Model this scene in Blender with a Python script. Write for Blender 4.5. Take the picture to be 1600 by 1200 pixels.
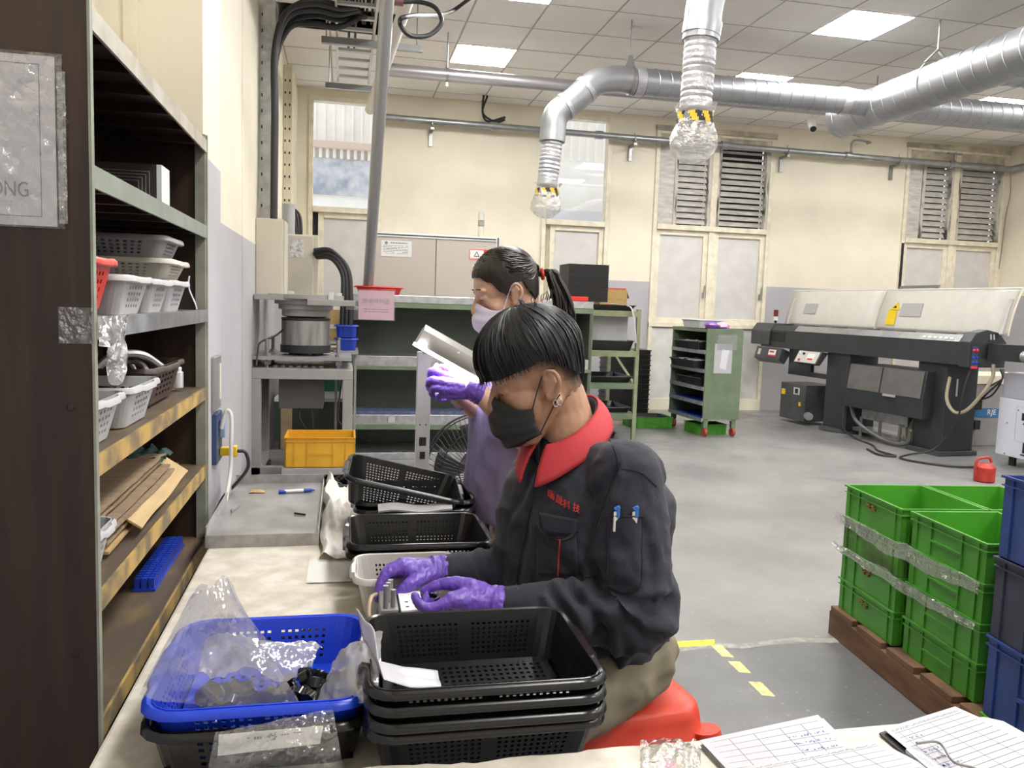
import bpy, bmesh, math, random
from mathutils import Vector as V, Matrix, Euler, noise
from math import sin, cos, pi, radians
random.seed(7)
sc = bpy.context.scene
for o in list(bpy.data.objects): bpy.data.objects.remove(o, do_unlink=True)
col = sc.collection

# ---------------------------------------------------------------- camera
F, PITCH, ROLL, YAW, CH = 1270.0, .0965, .0333, .2071, 1.40
fw0 = V((sin(YAW), cos(YAW), 0)); rt0 = V((cos(YAW), -sin(YAW), 0)); up0 = V((0, 0, 1))
FW = fw0*cos(PITCH) - up0*sin(PITCH); up1 = up0*cos(PITCH) + fw0*sin(PITCH)
RT = rt0*cos(ROLL) + up1*sin(ROLL); UP = up1*cos(ROLL) - rt0*sin(ROLL)
CAM = V((0, 0, CH))
cd = bpy.data.cameras.new('camera'); cam = bpy.data.objects.new('camera', cd); col.objects.link(cam)
cd.sensor_fit = 'HORIZONTAL'; cd.sensor_width = 36; cd.lens = 36*F/1600; cd.clip_start = .02; cd.clip_end = 200
m = Matrix((RT, UP, -FW)).transposed().to_4x4(); m.translation = CAM
cam.matrix_world = m
sc.camera = cam
def ray(px, py): return RT*((px-800)/F) + UP*(-(py-600)/F) + FW
def aZ(px, py, z): d = ray(px, py); return CAM + d*((z-CH)/d.z)
def aY(px, py, y): d = ray(px, py); return CAM + d*(y/d.y)
def aX(px, py, x): d = ray(px, py); return CAM + d*(x/d.x)

# ---------------------------------------------------------------- world, exposure
sc.view_settings.view_transform = 'Standard'; sc.view_settings.look = 'None'
sc.view_settings.gamma = 1.0; sc.view_settings.use_curve_mapping = False
sc.view_settings.exposure = 2.25
w = bpy.data.worlds.new('world'); sc.world = w; w.use_nodes = True
bg = w.node_tree.nodes['Background']; bg.inputs[0].default_value = (.93, .96, 1, 1); bg.inputs[1].default_value = .33
PANEL = 11.0          # radiance of the ceiling panels
sc.cycles.max_bounces = 10; sc.cycles.diffuse_bounces = 8; sc.cycles.glossy_bounces = 3
sc.cycles.transparent_max_bounces = 24; sc.cycles.transmission_bounces = 6
sc.cycles.sample_clamp_indirect = 4; sc.cycles.caustics_reflective = False; sc.cycles.caustics_refractive = False
sc.cycles.use_denoising = True

# ---------------------------------------------------------------- materials
MATS = {}
def mat(name, c, rough=.5, metal=0, var=0, scale=8, bump=0, bscale=60, c2=None, emit=0, spec=.5, stretch=(1, 1, 1), detail=4, lo=.35, hi=.65, alpha=1, sheen=0, coat=0):
    if name in MATS: return MATS[name]
    m = bpy.data.materials.new(name); m.use_nodes = True; nt = m.node_tree; b = nt.nodes['Principled BSDF']
    b.inputs['Base Color'].default_value = (*c, 1); b.inputs['Roughness'].default_value = rough; b.inputs['Metallic'].default_value = metal
    b.inputs['Specular IOR Level'].default_value = spec; b.inputs['Alpha'].default_value = alpha
    if sheen: b.inputs['Sheen Weight'].default_value = sheen
    if coat: b.inputs['Coat Weight'].default_value = coat
    if emit: b.inputs['Emission Color'].default_value = (*c, 1); b.inputs['Emission Strength'].default_value = emit
    if var or c2 or bump:
        tc = nt.nodes.new('ShaderNodeTexCoord'); mp = nt.nodes.new('ShaderNodeMapping'); mp.inputs['Scale'].default_value = stretch
        nt.links.new(tc.outputs['Object'], mp.inputs[0])
    if var or c2:
        n = nt.nodes.new('ShaderNodeTexNoise'); n.inputs['Scale'].default_value = scale; n.inputs['Detail'].default_value = detail
        nt.links.new(mp.outputs[0], n.inputs['Vector'])
        r = nt.nodes.new('ShaderNodeMapRange'); r.inputs[1].default_value = lo; r.inputs[2].default_value = hi
        nt.links.new(n.outputs['Fac'], r.inputs[0])
        mx = nt.nodes.new('ShaderNodeMix'); mx.data_type = 'RGBA'
        ca = c if c2 else tuple(x*(1-var) for x in c); cb = c2 if c2 else tuple(min(1, x*(1+var)) for x in c)
        mx.inputs['A'].default_value = (*ca, 1); mx.inputs['B'].default_value = (*cb, 1)
        nt.links.new(r.outputs[0], mx.inputs['Factor']); nt.links.new(mx.outputs['Result'], b.inputs['Base Color'])
        rr = nt.nodes.new('ShaderNodeMapRange'); rr.inputs[3].default_value = max(.02, rough-.08); rr.inputs[4].default_value = min(1, rough+.08)
        nt.links.new(n.outputs['Fac'], rr.inputs[0]); nt.links.new(rr.outputs[0], b.inputs['Roughness'])
    if bump:
        n2 = nt.nodes.new('ShaderNodeTexNoise'); n2.inputs['Scale'].default_value = bscale; n2.inputs['Detail'].default_value = 4
        nt.links.new(mp.outputs[0], n2.inputs['Vector'])
        bp = nt.nodes.new('ShaderNodeBump'); bp.inputs['Strength'].default_value = bump; bp.inputs['Distance'].default_value = .01
        nt.links.new(n2.outputs['Fac'], bp.inputs['Height']); nt.links.new(bp.outputs[0], b.inputs['Normal'])
    MATS[name] = m; return m
def film(name, tint=(1, 1, 1), amount=.25, white=.12, rough=.12, bump=.4, bscale=14):
    # thin clear plastic: mostly transparent, some gloss, a little milky diffuse
    if name in MATS: return MATS[name]
    m = bpy.data.materials.new(name); m.use_nodes = True; nt = m.node_tree; N = nt.nodes; L = nt.links
    for n in list(N): N.remove(n)
    out = N.new('ShaderNodeOutputMaterial'); tr = N.new('ShaderNodeBsdfTransparent'); tr.inputs[0].default_value = (*tint, 1)
    gl = N.new('ShaderNodeBsdfGlossy'); gl.inputs['Roughness'].default_value = rough
    df = N.new('ShaderNodeBsdfDiffuse'); df.inputs[0].default_value = (.9, .9, .92, 1)
    tl = N.new('ShaderNodeBsdfTranslucent'); tl.inputs[0].default_value = (.9, .9, .92, 1)
    ad = N.new('ShaderNodeMixShader'); ad.inputs[0].default_value = .5; L.new(df.outputs[0], ad.inputs[1]); L.new(tl.outputs[0], ad.inputs[2])
    m1 = N.new('ShaderNodeMixShader'); m2 = N.new('ShaderNodeMixShader')
    lw = N.new('ShaderNodeLayerWeight'); lw.inputs[0].default_value = .35
    mr = N.new('ShaderNodeMapRange'); mr.inputs[3].default_value = amount*.5; mr.inputs[4].default_value = min(1, amount*2.2); L.new(lw.outputs['Facing'], mr.inputs[0])
    tc = N.new('ShaderNodeTexCoord'); nz = N.new('ShaderNodeTexNoise'); nz.inputs['Scale'].default_value = bscale; nz.inputs['Detail'].default_value = 3
    L.new(tc.outputs['Object'], nz.inputs['Vector'])
    bp = N.new('ShaderNodeBump'); bp.inputs['Strength'].default_value = bump; bp.inputs['Distance'].default_value = .02; L.new(nz.outputs['Fac'], bp.inputs['Height'])
    L.new(bp.outputs[0], gl.inputs['Normal'])
    m1.inputs[0].default_value = white; L.new(tr.outputs[0], m1.inputs[1]); L.new(ad.outputs[0], m1.inputs[2])
    L.new(mr.outputs[0], m2.inputs[0]); L.new(m1.outputs[0], m2.inputs[1]); L.new(gl.outputs[0], m2.inputs[2])
    L.new(m2.outputs[0], out.inputs[0]); MATS[name] = m; return m

# ---------------------------------------------------------------- mesh builder
class MB:
    def __init__(s): s.v = []; s.f = []; s.mi = []; s.cur = 0
    def _add(s, vs, fs):
        o = len(s.v); s.v += [tuple(p) for p in vs]; s.f += [tuple(i+o for i in f) for f in fs]; s.mi += [s.cur]*len(fs)
        return s
    def box(s, x0, x1, y0, y1, z0, z1, M=None):
        vs = [V((x, y, z)) for z in (z0, z1) for y in (y0, y1) for x in (x0, x1)]
        if M is not None: vs = [M @ p for p in vs]
        return s._add(vs, [(0, 2, 3, 1), (4, 5, 7, 6), (0, 1, 5, 4), (2, 6, 7, 3), (0, 4, 6, 2), (1, 3, 7, 5)])
    def beam(s, p, q, w, h, up=V((0, 0, 1))):
        p = V(p); q = V(q); d = (q-p).normalized()
        if abs(d.dot(up)) > .98: up = V((0, 1, 0))
        a = d.cross(up).normalized(); b = a.cross(d).normalized(); vs = []
        for c in (p, q):
            for (i, j) in ((-1, -1), (1, -1), (1, 1), (-1, 1)): vs.append(c + a*i*w/2 + b*j*h/2)
        return s._add(vs, [(0, 1, 2, 3), (7, 6, 5, 4), (0, 4, 5, 1), (1, 5, 6, 2), (2, 6, 7, 3), (3, 7, 4, 0)])
    def tube(s, pts, r, n=8, closed=False, caps=True, flat=1.0):
        pts = [V(p) for p in pts]; k = len(pts); rs = r if isinstance(r, (list, tuple)) else [r]*k
        def tan(i):
            if closed: return (pts[(i+1) % k]-pts[i-1]).normalized()
            return (pts[min(i+1, k-1)]-pts[max(i-1, 0)]).normalized()
        t = tan(0); a = t.orthogonal().normalized()
        if abs(t.z) < .9: a = t.cross(V((0, 0, 1))).normalized()
        vs = []
        for i in range(k):
            t2 = tan(i); a = (a - t2*a.dot(t2)).normalized(); b = t2.cross(a)
            for j in range(n):
                an = 2*pi*j/n; vs.append(pts[i] + a*cos(an)*rs[i] + b*sin(an)*rs[i]*flat)
        fs = []
        for i in range(k if closed else k-1):
            for j in range(n):
                i2 = (i+1) % k; fs.append((i*n+j, i*n+(j+1) % n, i2*n+(j+1) % n, i2*n+j))
        if caps and not closed: fs += [tuple(range(n))[::-1], tuple((k-1)*n+j for j in range(n))]
        return s._add(vs, fs)
    def cyl(s, p, q, r, n=16, r2=None): return s.tube([p, q], [r, r if r2 is None else r2], n)
    def lathe(s, prof, n=24, c=(0, 0, 0), M=None):
        c = V(c); vs = []; k = len(prof)
        for (r, z) in prof:
            for j in range(n): vs.append(V((r*cos(2*pi*j/n), r*sin(2*pi*j/n), z)))
        vs = [(M @ p if M is not None else p) + c for p in vs]
        fs = [(i*n+j, i*n+(j+1) % n, (i+1)*n+(j+1) % n, (i+1)*n+j) for i in range(k-1) for j in range(n)]
        fs += [tuple(range(n))[::-1], tuple((k-1)*n+j for j in range(n))]
        return s._add(vs, fs)
    def prism(s, poly, f, a, b):
        # poly: 2D points, f(u, v, t) -> 3D, extruded t from a to b
        k = len(poly); vs = [f(u, v, a) for u, v in poly]+[f(u, v, b) for u, v in poly]
        fs = [tuple(range(k))[::-1], tuple(range(k, 2*k))]+[(i, (i+1) % k, k+(i+1) % k, k+i) for i in range(k)]
        return s._add(vs, fs)
    def face(s, *pts): return s._add(pts, [tuple(range(len(pts)))])
    def grid(s, fn, nu, nv, skip=None):
        vs = [fn(i/nu, j/nv) for j in range(nv+1) for i in range(nu+1)]
        fs = [(j*(nu+1)+i, j*(nu+1)+i+1, (j+1)*(nu+1)+i+1, (j+1)*(nu+1)+i) for j in range(nv) for i in range(nu) if not (skip and skip(i, j))]
        return s._add(vs, fs)
    def ball(s, c, r, n=12, M=None):
        r = r if isinstance(r, (tuple, list)) else (r, r, r); c = V(c); vs = []; k = n//2
        for i in range(1, k):
            for j in range(n):
                a = pi*i/k; b = 2*pi*j/n; vs.append(V((r[0]*sin(a)*cos(b), r[1]*sin(a)*sin(b), r[2]*cos(a))))
        vs += [V((0, 0, r[2])), V((0, 0, -r[2]))]
        vs = [(M @ p if M is not None else p)+c for p in vs]; T = (k-1)*n
        fs = [(i*n+j, (i+1)*n+j, (i+1)*n+(j+1) % n, i*n+(j+1) % n) for i in range(k-2) for j in range(n)]
        fs += [(T, j, (j+1) % n) for j in range(n)]+[(T+1, (k-2)*n+(j+1) % n, (k-2)*n+j) for j in range(n)]
        return s._add(vs, fs)
    def mesh(s, name, mats, smooth=40):
        me = bpy.data.meshes.new(name); me.from_pydata(s.v, [], s.f)
        for mm in (mats if isinstance(mats, (list, tuple)) else [mats]): me.materials.append(mm)
        if any(s.mi): me.polygons.foreach_set('material_index', s.mi)
        bm = bmesh.new(); bm.from_mesh(me); bmesh.ops.recalc_face_normals(bm, faces=bm.faces); bm.to_mesh(me); bm.free()
        if smooth:
            me.polygons.foreach_set('use_smooth', [True]*len(me.polygons)); me.set_sharp_from_angle(angle=radians(smooth))
        return me
    def build(s, name, mats, parent=None, smooth=40, bevel=0, solid=0, offset=0, subsurf=0, label=None):
        o = bpy.data.objects.new(name, s.mesh(name, mats, smooth)); col.objects.link(o)
        if parent is not None: o.parent = parent
        if solid:
            md = o.modifiers.new('s', 'SOLIDIFY'); md.thickness = solid; md.offset = offset
        if subsurf:
            md = o.modifiers.new('u', 'SUBSURF'); md.levels = subsurf; md.render_levels = subsurf
        if bevel:
            md = o.modifiers.new('b', 'BEVEL'); md.width = bevel; md.segments = 2; md.limit_method = 'ANGLE'; md.angle_limit = radians(35)
        if label: o['label'] = label
        return o
def tag(o, label, cat, group=None, kind=None):
    o['label'] = label; o['category'] = cat
    if group: o['group'] = group
    if kind: o['kind'] = kind
    return o
def thing(name, label, cat, loc=(0, 0, 0), rz=0, group=None):
    o = bpy.data.objects.new(name, None); col.objects.link(o); o.empty_display_size = .05
    o.location = loc; o.rotation_euler = (0, 0, rz)
    return tag(o, label, cat, group)
def struct(o): o['kind'] = 'structure'; return o
def kids(o): return [c for c in KID.get(o.name, [])]
def dup(root, loc, rot=None, label=None, group=None, scale=None):
    r = root.copy(); col.objects.link(r); r.location = loc
    if rot is not None: r.rotation_euler = rot if isinstance(rot, (tuple, list)) else (0, 0, rot)
    if scale: r.scale = scale
    if label: r['label'] = label
    if group: r['group'] = group
    for ch in list(root.children):
        c = ch.copy(); col.objects.link(c); c.parent = r
        for g in list(ch.children):
            d = g.copy(); col.objects.link(d); d.parent = c
    return r
def smoothpts(pts, k=6, closed=False):
    # Catmull-Rom through the points
    P = [V(p) for p in pts]; n = len(P); out = []
    for i in range(n if closed else n-1):
        p0 = P[i-1] if (i or closed) else P[0]*2-P[1]; p1 = P[i]; p2 = P[(i+1) % n]
        p3 = P[(i+2) % n] if (closed or i+2 < n) else P[-1]*2-P[-2]
        for j in range(k):
            t = j/k; out.append(.5*((2*p1)+(p2-p0)*t+(2*p0-5*p1+4*p2-p3)*t*t+(3*p1-p0-3*p2+p3)*t**3))
    if not closed: out.append(P[-1])
    return out
def text(name, body, size, m, parent, loc, xa, ya, thick=.0006, align='CENTER', space=1.0, sx=1.0):
    # lettering in the plane spanned by xa (reading direction) and ya (up)
    cu = bpy.data.curves.new(name, 'FONT'); cu.body = body; cu.size = size; cu.align_x = align; cu.align_y = 'CENTER'; cu.extrude = thick; cu.space_character = space
    t = bpy.data.objects.new(name, cu); me = bpy.data.meshes.new_from_object(t); bpy.data.objects.remove(t)
    for v_ in me.vertices: v_.co.x *= sx
    me.name = name; me.materials.clear(); me.materials.append(m)
    o = bpy.data.objects.new(name, me); col.objects.link(o)
    xa = V(xa).normalized(); ya = V(ya); ya = (ya-xa*ya.dot(xa)).normalized(); za = xa.cross(ya)
    M = Matrix((xa, ya, za)).transposed().to_4x4(); M.translation = V(loc); 
    if parent is not None: o.parent = parent
    o.matrix_basis = M; return o
# ================================================================ the room
XL, XR, YB, YF, H, TH = -.65, 9.87, 10.8, -3.2, 4.03, .2
def wallmat():
    m = bpy.data.materials.new('painted_wall'); m.use_nodes = True; nt = m.node_tree; N = nt.nodes; L = nt.links; b = N['Principled BSDF']
    b.inputs['Roughness'].default_value = .6
    tc = N.new('ShaderNodeTexCoord'); sp = N.new('ShaderNodeSeparateXYZ'); L.new(tc.outputs['Object'], sp.inputs[0])
    gt = N.new('ShaderNodeMath'); gt.operation = 'GREATER_THAN'; gt.inputs[1].default_value = 1.79; L.new(sp.outputs['Z'], gt.inputs[0])
    nz = N.new('ShaderNodeTexNoise'); nz.inputs['Scale'].default_value = 2.2; nz.inputs['Detail'].default_value = 6; L.new(tc.outputs['Object'], nz.inputs['Vector'])
    r = N.new('ShaderNodeMapRange'); r.inputs[1].default_value = .3; r.inputs[2].default_value = .7; r.inputs[3].default_value = .93; r.inputs[4].default_value = 1.03; L.new(nz.outputs['Fac'], r.inputs[0])
    mx = N.new('ShaderNodeMix'); mx.data_type = 'RGBA'; mx.inputs['A'].default_value = (.44, .43, .455, 1); mx.inputs['B'].default_value = (.79, .735, .60, 1); L.new(gt.outputs[0], mx.inputs['Factor'])
    mu = N.new('ShaderNodeMix'); mu.data_type = 'RGBA'; mu.blend_type = 'MULTIPLY'; mu.inputs['Factor'].default_value = 1
    L.new(mx.outputs['Result'], mu.inputs['A']); L.new(r.outputs[0], mu.inputs['B']); L.new(mu.outputs['Result'], b.inputs['Base Color'])
    n2 = N.new('ShaderNodeTexNoise'); n2.inputs['Scale'].default_value = 40; L.new(tc.outputs['Object'], n2.inputs['Vector'])
    bp = N.new('ShaderNodeBump'); bp.inputs['Strength'].default_value = .06; L.new(n2.outputs['Fac'], bp.inputs['Height']); L.new(bp.outputs[0], b.inputs['Normal'])
    return m
M_wall = wallmat()
M_cream = mat('cream_paint', (.76, .71, .57), .5, var=.06, scale=6)
M_frame = mat('cream_window_frame', (.74, .69, .55), .45, var=.1, scale=9)
M_louv = mat('weathered_louvre', (.44, .42, .39), .5, var=.22, scale=7, stretch=(1, 1, 4), c2=(.62, .60, .56))
M_grime = mat('sooty_frame', (.30, .27, .22), .6, var=.5, scale=5, c2=(.62, .56, .44))
M_lframe = mat('soot_streaked_frame', (.05, .045, .04), .6, c2=(.55, .52, .46), scale=3.2, stretch=(7, 1, 1.2), detail=6, lo=.36, hi=.52)
M_frost = mat('frosted_film', (.60, .58, .56), .45, var=.05, scale=5)
M_dark = mat('near_black', (.012, .012, .013), .6)
M_galv = mat('galvanised_steel', (.52, .53, .55), .34, metal=.85, var=.16, scale=16, bump=.05)
M_pipe = mat('grey_steel_pipe', (.33, .34, .35), .35, metal=.75, var=.12, scale=8)

def walled(name, mtl, f, u0, u1, v0, v1, holes, t0, t1):
    # a wall slab between t0 and t1 with rectangular openings (u0, u1, v0, v1)
    us = sorted({u0, u1, *[h[0] for h in holes], *[h[1] for h in holes]}); vs = sorted({v0, v1, *[h[2] for h in holes], *[h[3] for h in holes]})
    us = [u for u in us if u0 <= u <= u1]; vs = [v for v in vs if v0 <= v <= v1]
    def hole(i, j):
        if not (0 <= i < len(us)-1 and 0 <= j < len(vs)-1): return True
        uc = (us[i]+us[i+1])/2; vc = (vs[j]+vs[j+1])/2
        return any(h[0] < uc < h[1] and h[2] < vc < h[3] for h in holes)
    b = MB()
    for i in range(len(us)-1):
        for j in range(len(vs)-1):
            if hole(i, j): continue
            a0, a1, b0, b1 = us[i], us[i+1], vs[j], vs[j+1]
            b.face(f(a0, b0, t0), f(a1, b0, t0), f(a1, b1, t0), f(a0, b1, t0)); b.face(f(a0, b0, t1), f(a0, b1, t1), f(a1, b1, t1), f(a1, b0, t1))
            if hole(i-1, j): b.face(f(a0, b0, t0), f(a0, b1, t0), f(a0, b1, t1), f(a0, b0, t1))
            if hole(i+1, j): b.face(f(a1, b0, t0), f(a1, b0, t1), f(a1, b1, t1), f(a1, b1, t0))
            if hole(i, j-1): b.face(f(a0, b0, t0), f(a0, b0, t1), f(a1, b0, t1), f(a1, b0, t0))
            if hole(i, j+1): b.face(f(a0, b1, t0), f(a1, b1, t0), f(a1, b1, t1), f(a0, b1, t1))
    return struct(b.build(name, mtl, None, 0))

# --- floor: worn grey epoxy with scuffs
def floormat():
    m = bpy.data.materials.new('worn_floor'); m.use_nodes = True; nt = m.node_tree; N = nt.nodes; L = nt.links; b = N['Principled BSDF']
    tc = N.new('ShaderNodeTexCoord')
    def nz(s, d, lo, hi, a, c):
        n = N.new('ShaderNodeTexNoise'); n.inputs['Scale'].default_value = s; n.inputs['Detail'].default_value = d; L.new(tc.outputs['Object'], n.inputs['Vector'])
        r = N.new('ShaderNodeMapRange'); r.inputs[1].default_value = lo; r.inputs[2].default_value = hi; r.inputs[3].default_value = a; r.inputs[4].default_value = c; L.new(n.outputs['Fac'], r.inputs[0]); return r.outputs[0]
    mx = N.new('ShaderNodeMix'); mx.data_type = 'RGBA'; mx.inputs['A'].default_value = (.185, .182, .180, 1); mx.inputs['B'].default_value = (.262, .257, .248, 1); L.new(nz(1.3, 8, .35, .68, 0, 1), mx.inputs['Factor'])
    m2 = N.new('ShaderNodeMix'); m2.data_type = 'RGBA'; m2.inputs['B'].default_value = (.52, .5, .47, 1); L.new(mx.outputs['Result'], m2.inputs['A']); L.new(nz(48, 5, .66, .72, 0, .55), m2.inputs['Factor'])
    sp = N.new('ShaderNodeSeparateXYZ'); L.new(tc.outputs['Object'], sp.inputs[0])
    # the older, darker coat of paint on this side of the seam
    lt = N.new('ShaderNodeMath'); lt.operation = 'LESS_THAN'; lt.inputs[1].default_value = 3.03; L.new(sp.outputs['Y'], lt.inputs[0])
    m3 = N.new('ShaderNodeMix'); m3.data_type = 'RGBA'; m3.blend_type = 'MULTIPLY'; m3.inputs['B'].default_value = (.70, .71, .74, 1); L.new(lt.outputs[0], m3.inputs['Factor']); L.new(m2.outputs['Result'], m3.inputs['A'])
    L.new(m3.outputs['Result'], b.inputs['Base Color']); L.new(nz(5, 5, .3, .7, .30, .48), b.inputs['Roughness'])
    n2 = N.new('ShaderNodeTexNoise'); n2.inputs['Scale'].default_value = 9; n2.inputs['Detail'].default_value = 6; L.new(tc.outputs['Object'], n2.inputs['Vector'])
    bp = N.new('ShaderNodeBump'); bp.inputs['Strength'].default_value = .05; bp.inputs['Distance'].default_value = .02; L.new(n2.outputs['Fac'], bp.inputs['Height']); L.new(bp.outputs[0], b.inputs['Normal'])
    return m
struct(MB().box(XL-TH, XR+TH, YF-TH, YB+TH, -.15, 0).build('floor', floormat(), None, 0))

# --- ceiling: square lay-in tiles in a white grid, lit panels in some cells, one cell open
TX, TY, GX, GY = .63, .658, 1.10, 6.53
M_tile = mat('ceiling_tile', (.90, .875, .85), .7, var=.02, scale=3, bump=.1, bscale=90)
M_grid = mat('ceiling_grid', (.40, .375, .36), .5)
cells_lit = [(i, j) for i in (-5+5, 5, 10) for j in (3, 0, -3, -6, -9, -12)]
opened = [(-3, 2), (-2, 2)]
b = MB(); ix = range(math.floor((XL-GX)/TX)-0, math.ceil((XR-GX)/TX)); jy = range(math.floor((YF-GY)/TY), math.ceil((YB-GY)/TY))
for i in ix:
    for j in jy:
        x0, x1 = max(XL, GX+i*TX), min(XR, GX+(i+1)*TX); y0, y1 = max(YF, GY+j*TY), min(YB, GY+(j+1)*TY)
        if x1-x0 < .02 or y1-y0 < .02: continue
        op = (j == 2 and i < -1)
        g = .009; b.cur = 1
        b.face((x0, y0, H), (x1, y0, H), (x1, y0+g, H), (x0, y0+g, H)); b.face((x0, y1-g, H), (x1, y1-g, H), (x1, y1, H), (x0, y1, H))
        b.face((x0, y0+g, H), (x0+g, y0+g, H), (x0+g, y1-g, H), (x0, y1-g, H)); b.face((x1-g, y0+g, H), (x1, y0+g, H), (x1, y1-g, H), (x1-g, y1-g, H))
        b.cur = 0
        if op: continue
        z = H+.006
        b.face((x0+g, y0+g, z), (x1-g, y0+g, z), (x1-g, y1-g, z), (x0+g, y1-g, z))
        for (p, q) in (((x0+g, y0+g), (x1-g, y0+g)), ((x1-g, y0+g), (x1-g, y1-g)), ((x1-g, y1-g), (x0+g, y1-g)), ((x0+g, y1-g), (x0+g, y0+g))):
            b.face((*p, H), (*q, H), (*q, z), (*p, z))
ceil = struct(b.build('ceiling', [M_tile, M_grid], None, 0))
struct(MB().box(XL-TH, XR+TH, YF-TH, YB+TH, 4.75, 4.85).build('trim_1', mat('concrete_slab', (.10, .10, .10), .8), None, 0))
M_lit = mat('lit_diffuser', (1, .985, .96), .5, emit=PANEL); M_white = mat('white_enamel', (.8, .8, .8), .4)
names = {(0, 3): 'square ceiling light panel beyond the cable ladder, left of the ducts', (5, 3): 'square ceiling light panel half hidden behind the long horizontal duct',
         (5, 0): 'bright square ceiling light panel above the fat duct on the right', (10, 3): 'square ceiling light panel at the right edge, half hidden behind the branch duct', (0, 0): 'square ceiling light panel cut by the top edge of the photo'}
for (i, j) in cells_lit:
    x0 = GX+i*TX; y0 = GY+j*TY; cx, cy = x0+TX/2, y0+TY/2
    t = thing('ceiling_light', names.get((i, j), 'square ceiling light panel out of the picture'), 'ceiling light', (cx, cy, H), 0, 'recessed ceiling light panels')
    hx, hy = TX/2-.012, TY/2-.012
    MB().box(-hx, hx, -hy, hy, -.0055, -.002).build('diffuser', M_lit, t, 0)
    f = MB(); e = .01
    f.box(-hx-e, hx+e, -hy-e, -hy, -.008, -.001).box(-hx-e, hx+e, hy, hy+e, -.008, -.001).box(-hx-e, -hx, -hy, hy, -.008, -.001).box(hx, hx+e, -hy, hy, -.008, -.001)
    f.build('frame', M_white, t, 0)

# --- walls
WINS = {1: (-.45, .48, 3.93, 2.55, 1.12), 2: (2.60, 3.54, 3.96, 2.55, 1.12), 3: (4.18, 5.95, 3.87, 2.57, 1.17), 4: (8.08, 9.80, 3.92, 2.57, 1.17)}
holes = [(a, c, e, d) for (a, c, d, _, e) in WINS.values()]
walled('wall_back', M_wall, lambda u, v, t: V((u, t, v)), XL-TH, XR+TH, 0, 4.75, holes, YB, YB+TH)
walled('wall_left', M_wall, lambda u, v, t: V((t, u, v)), YF, YB, 0, 4.75, [], XL-TH, XL)
walled('wall_right', M_wall, lambda u, v, t: V((t, u, v)), YF, YB, 0, 4.75, [], XR, XR+TH)
walled('wall_front', M_wall, lambda u, v, t: V((u, t, v)), XL-TH, XR+TH, 0, 4.75, [], YF-TH, YF)
# the shallow wall pier the shelving ends against: its face is flush with the shelf front
pb = MB().box(XL, -.385, 2.43, 2.76, 0, 4.03); struct(pb.build('trim_2', M_wall, None, 0))
struct(MB().box(-.585, -.55, 2.422, 2.43, 0, 4.03).build('trim_3', M_cream, None, 0))
for k, y in enumerate((3.55, 4.6, 5.6)):
    struct(MB().box(XL, XL+.004, y, y+.05, 0, 4.03).build('trim_%d' % (4+k), M_wall, None, 0))
# --- windows
M_glass = film('clear_glass', (.97, .98, .98), .05, .02, .02, 0)
M_out = mat('bright_facade', (.86, .83, .78), .8, var=.05, scale=3)
def bar(b, x0, x1, z0, z1, y0=YB-.03, y1=YB+.12): b.box(x0, x1, y0, y1, z0, z1)
def window(n, x0, x1, zt, zm, zb, double):
    t = bpy.data.objects.new('window_%d' % n, None); col.objects.link(t); struct(t)
    b = MB(); e = .055
    bar(b, x0, x0+e, zb, zt); bar(b, x1-e, x1, zb, zt); bar(b, x0+e, x1-e, zt-e, zt); bar(b, x0+e, x1-e, zm-.05, zm+.02, YB-.05); bar(b, x0, x1, zb, zb+.06, YB-.06)
    xm = (x0+x1)/2
    if double: bar(b, xm-.045, xm+.045, zb+.06, zm-.05); bar(b, xm-.045, xm+.045, zm+.02, zt-e)
    b.build('frame', M_frame, t, 0, bevel=.004)
    lows = [(x0+e, xm-.045), (xm+.045, x1-e)] if double else [(x0+e+.07, x1-e)] 
    if n == 4: MB().box(x0+.005, x0+.05, YB-.034, YB-.03, zb+.06, zm-.06).build('gap', M_dark, t, 0)
    if not double:   # dark gap beside the sash that stands ajar
        MB().box(x0+e, x0+e+.07, YB+.06, YB+.08, zb+.06, zm-.05).build('gap', M_dark if n == 1 else M_frame, t, 0)
    for (a, c) in lows:
        s = MB(); q = .07; z0, z1 = zb+.06, zm-.05
        bar(s, a, a+q, z0, z1, YB+.0, YB+.06); bar(s, c-q, c, z0, z1, YB, YB+.06); bar(s, a+q, c-q, z1-q, z1, YB, YB+.06); bar(s, a+q, c-q, z0, z0+q, YB, YB+.06)
        so = s.build('sash', M_frame, t, 0, bevel=.004)
        MB().box(a+q-.01, c-q+.01, YB+.03, YB+.036, z0+q-.01, z1-q+.01).build('pane', M_frost, so, 0, label='frosted grey pane')
        hd = MB(); hd.box(c-q+.02, c-q+.045, YB-.03, YB, zb+.42, zb+.50); hd.beam((c-q+.03, YB-.03, zb+.46), (c-q+.045, YB-.035, zb+.60), .015, .015); hd.build('latch', M_pipe, so, 0)
    return t
for n in (1, 2):
    x0, x1, zt, zm, zb = WINS[n]; t = window(n, x0, x1, zt, zm, zb, False)
    MB().box(x0+.055, x1-.055, YB+.05, YB+.056, zm+.02, zt-.055).build('clear_pane', M_glass, t, 0, label='clear upper pane')
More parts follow.
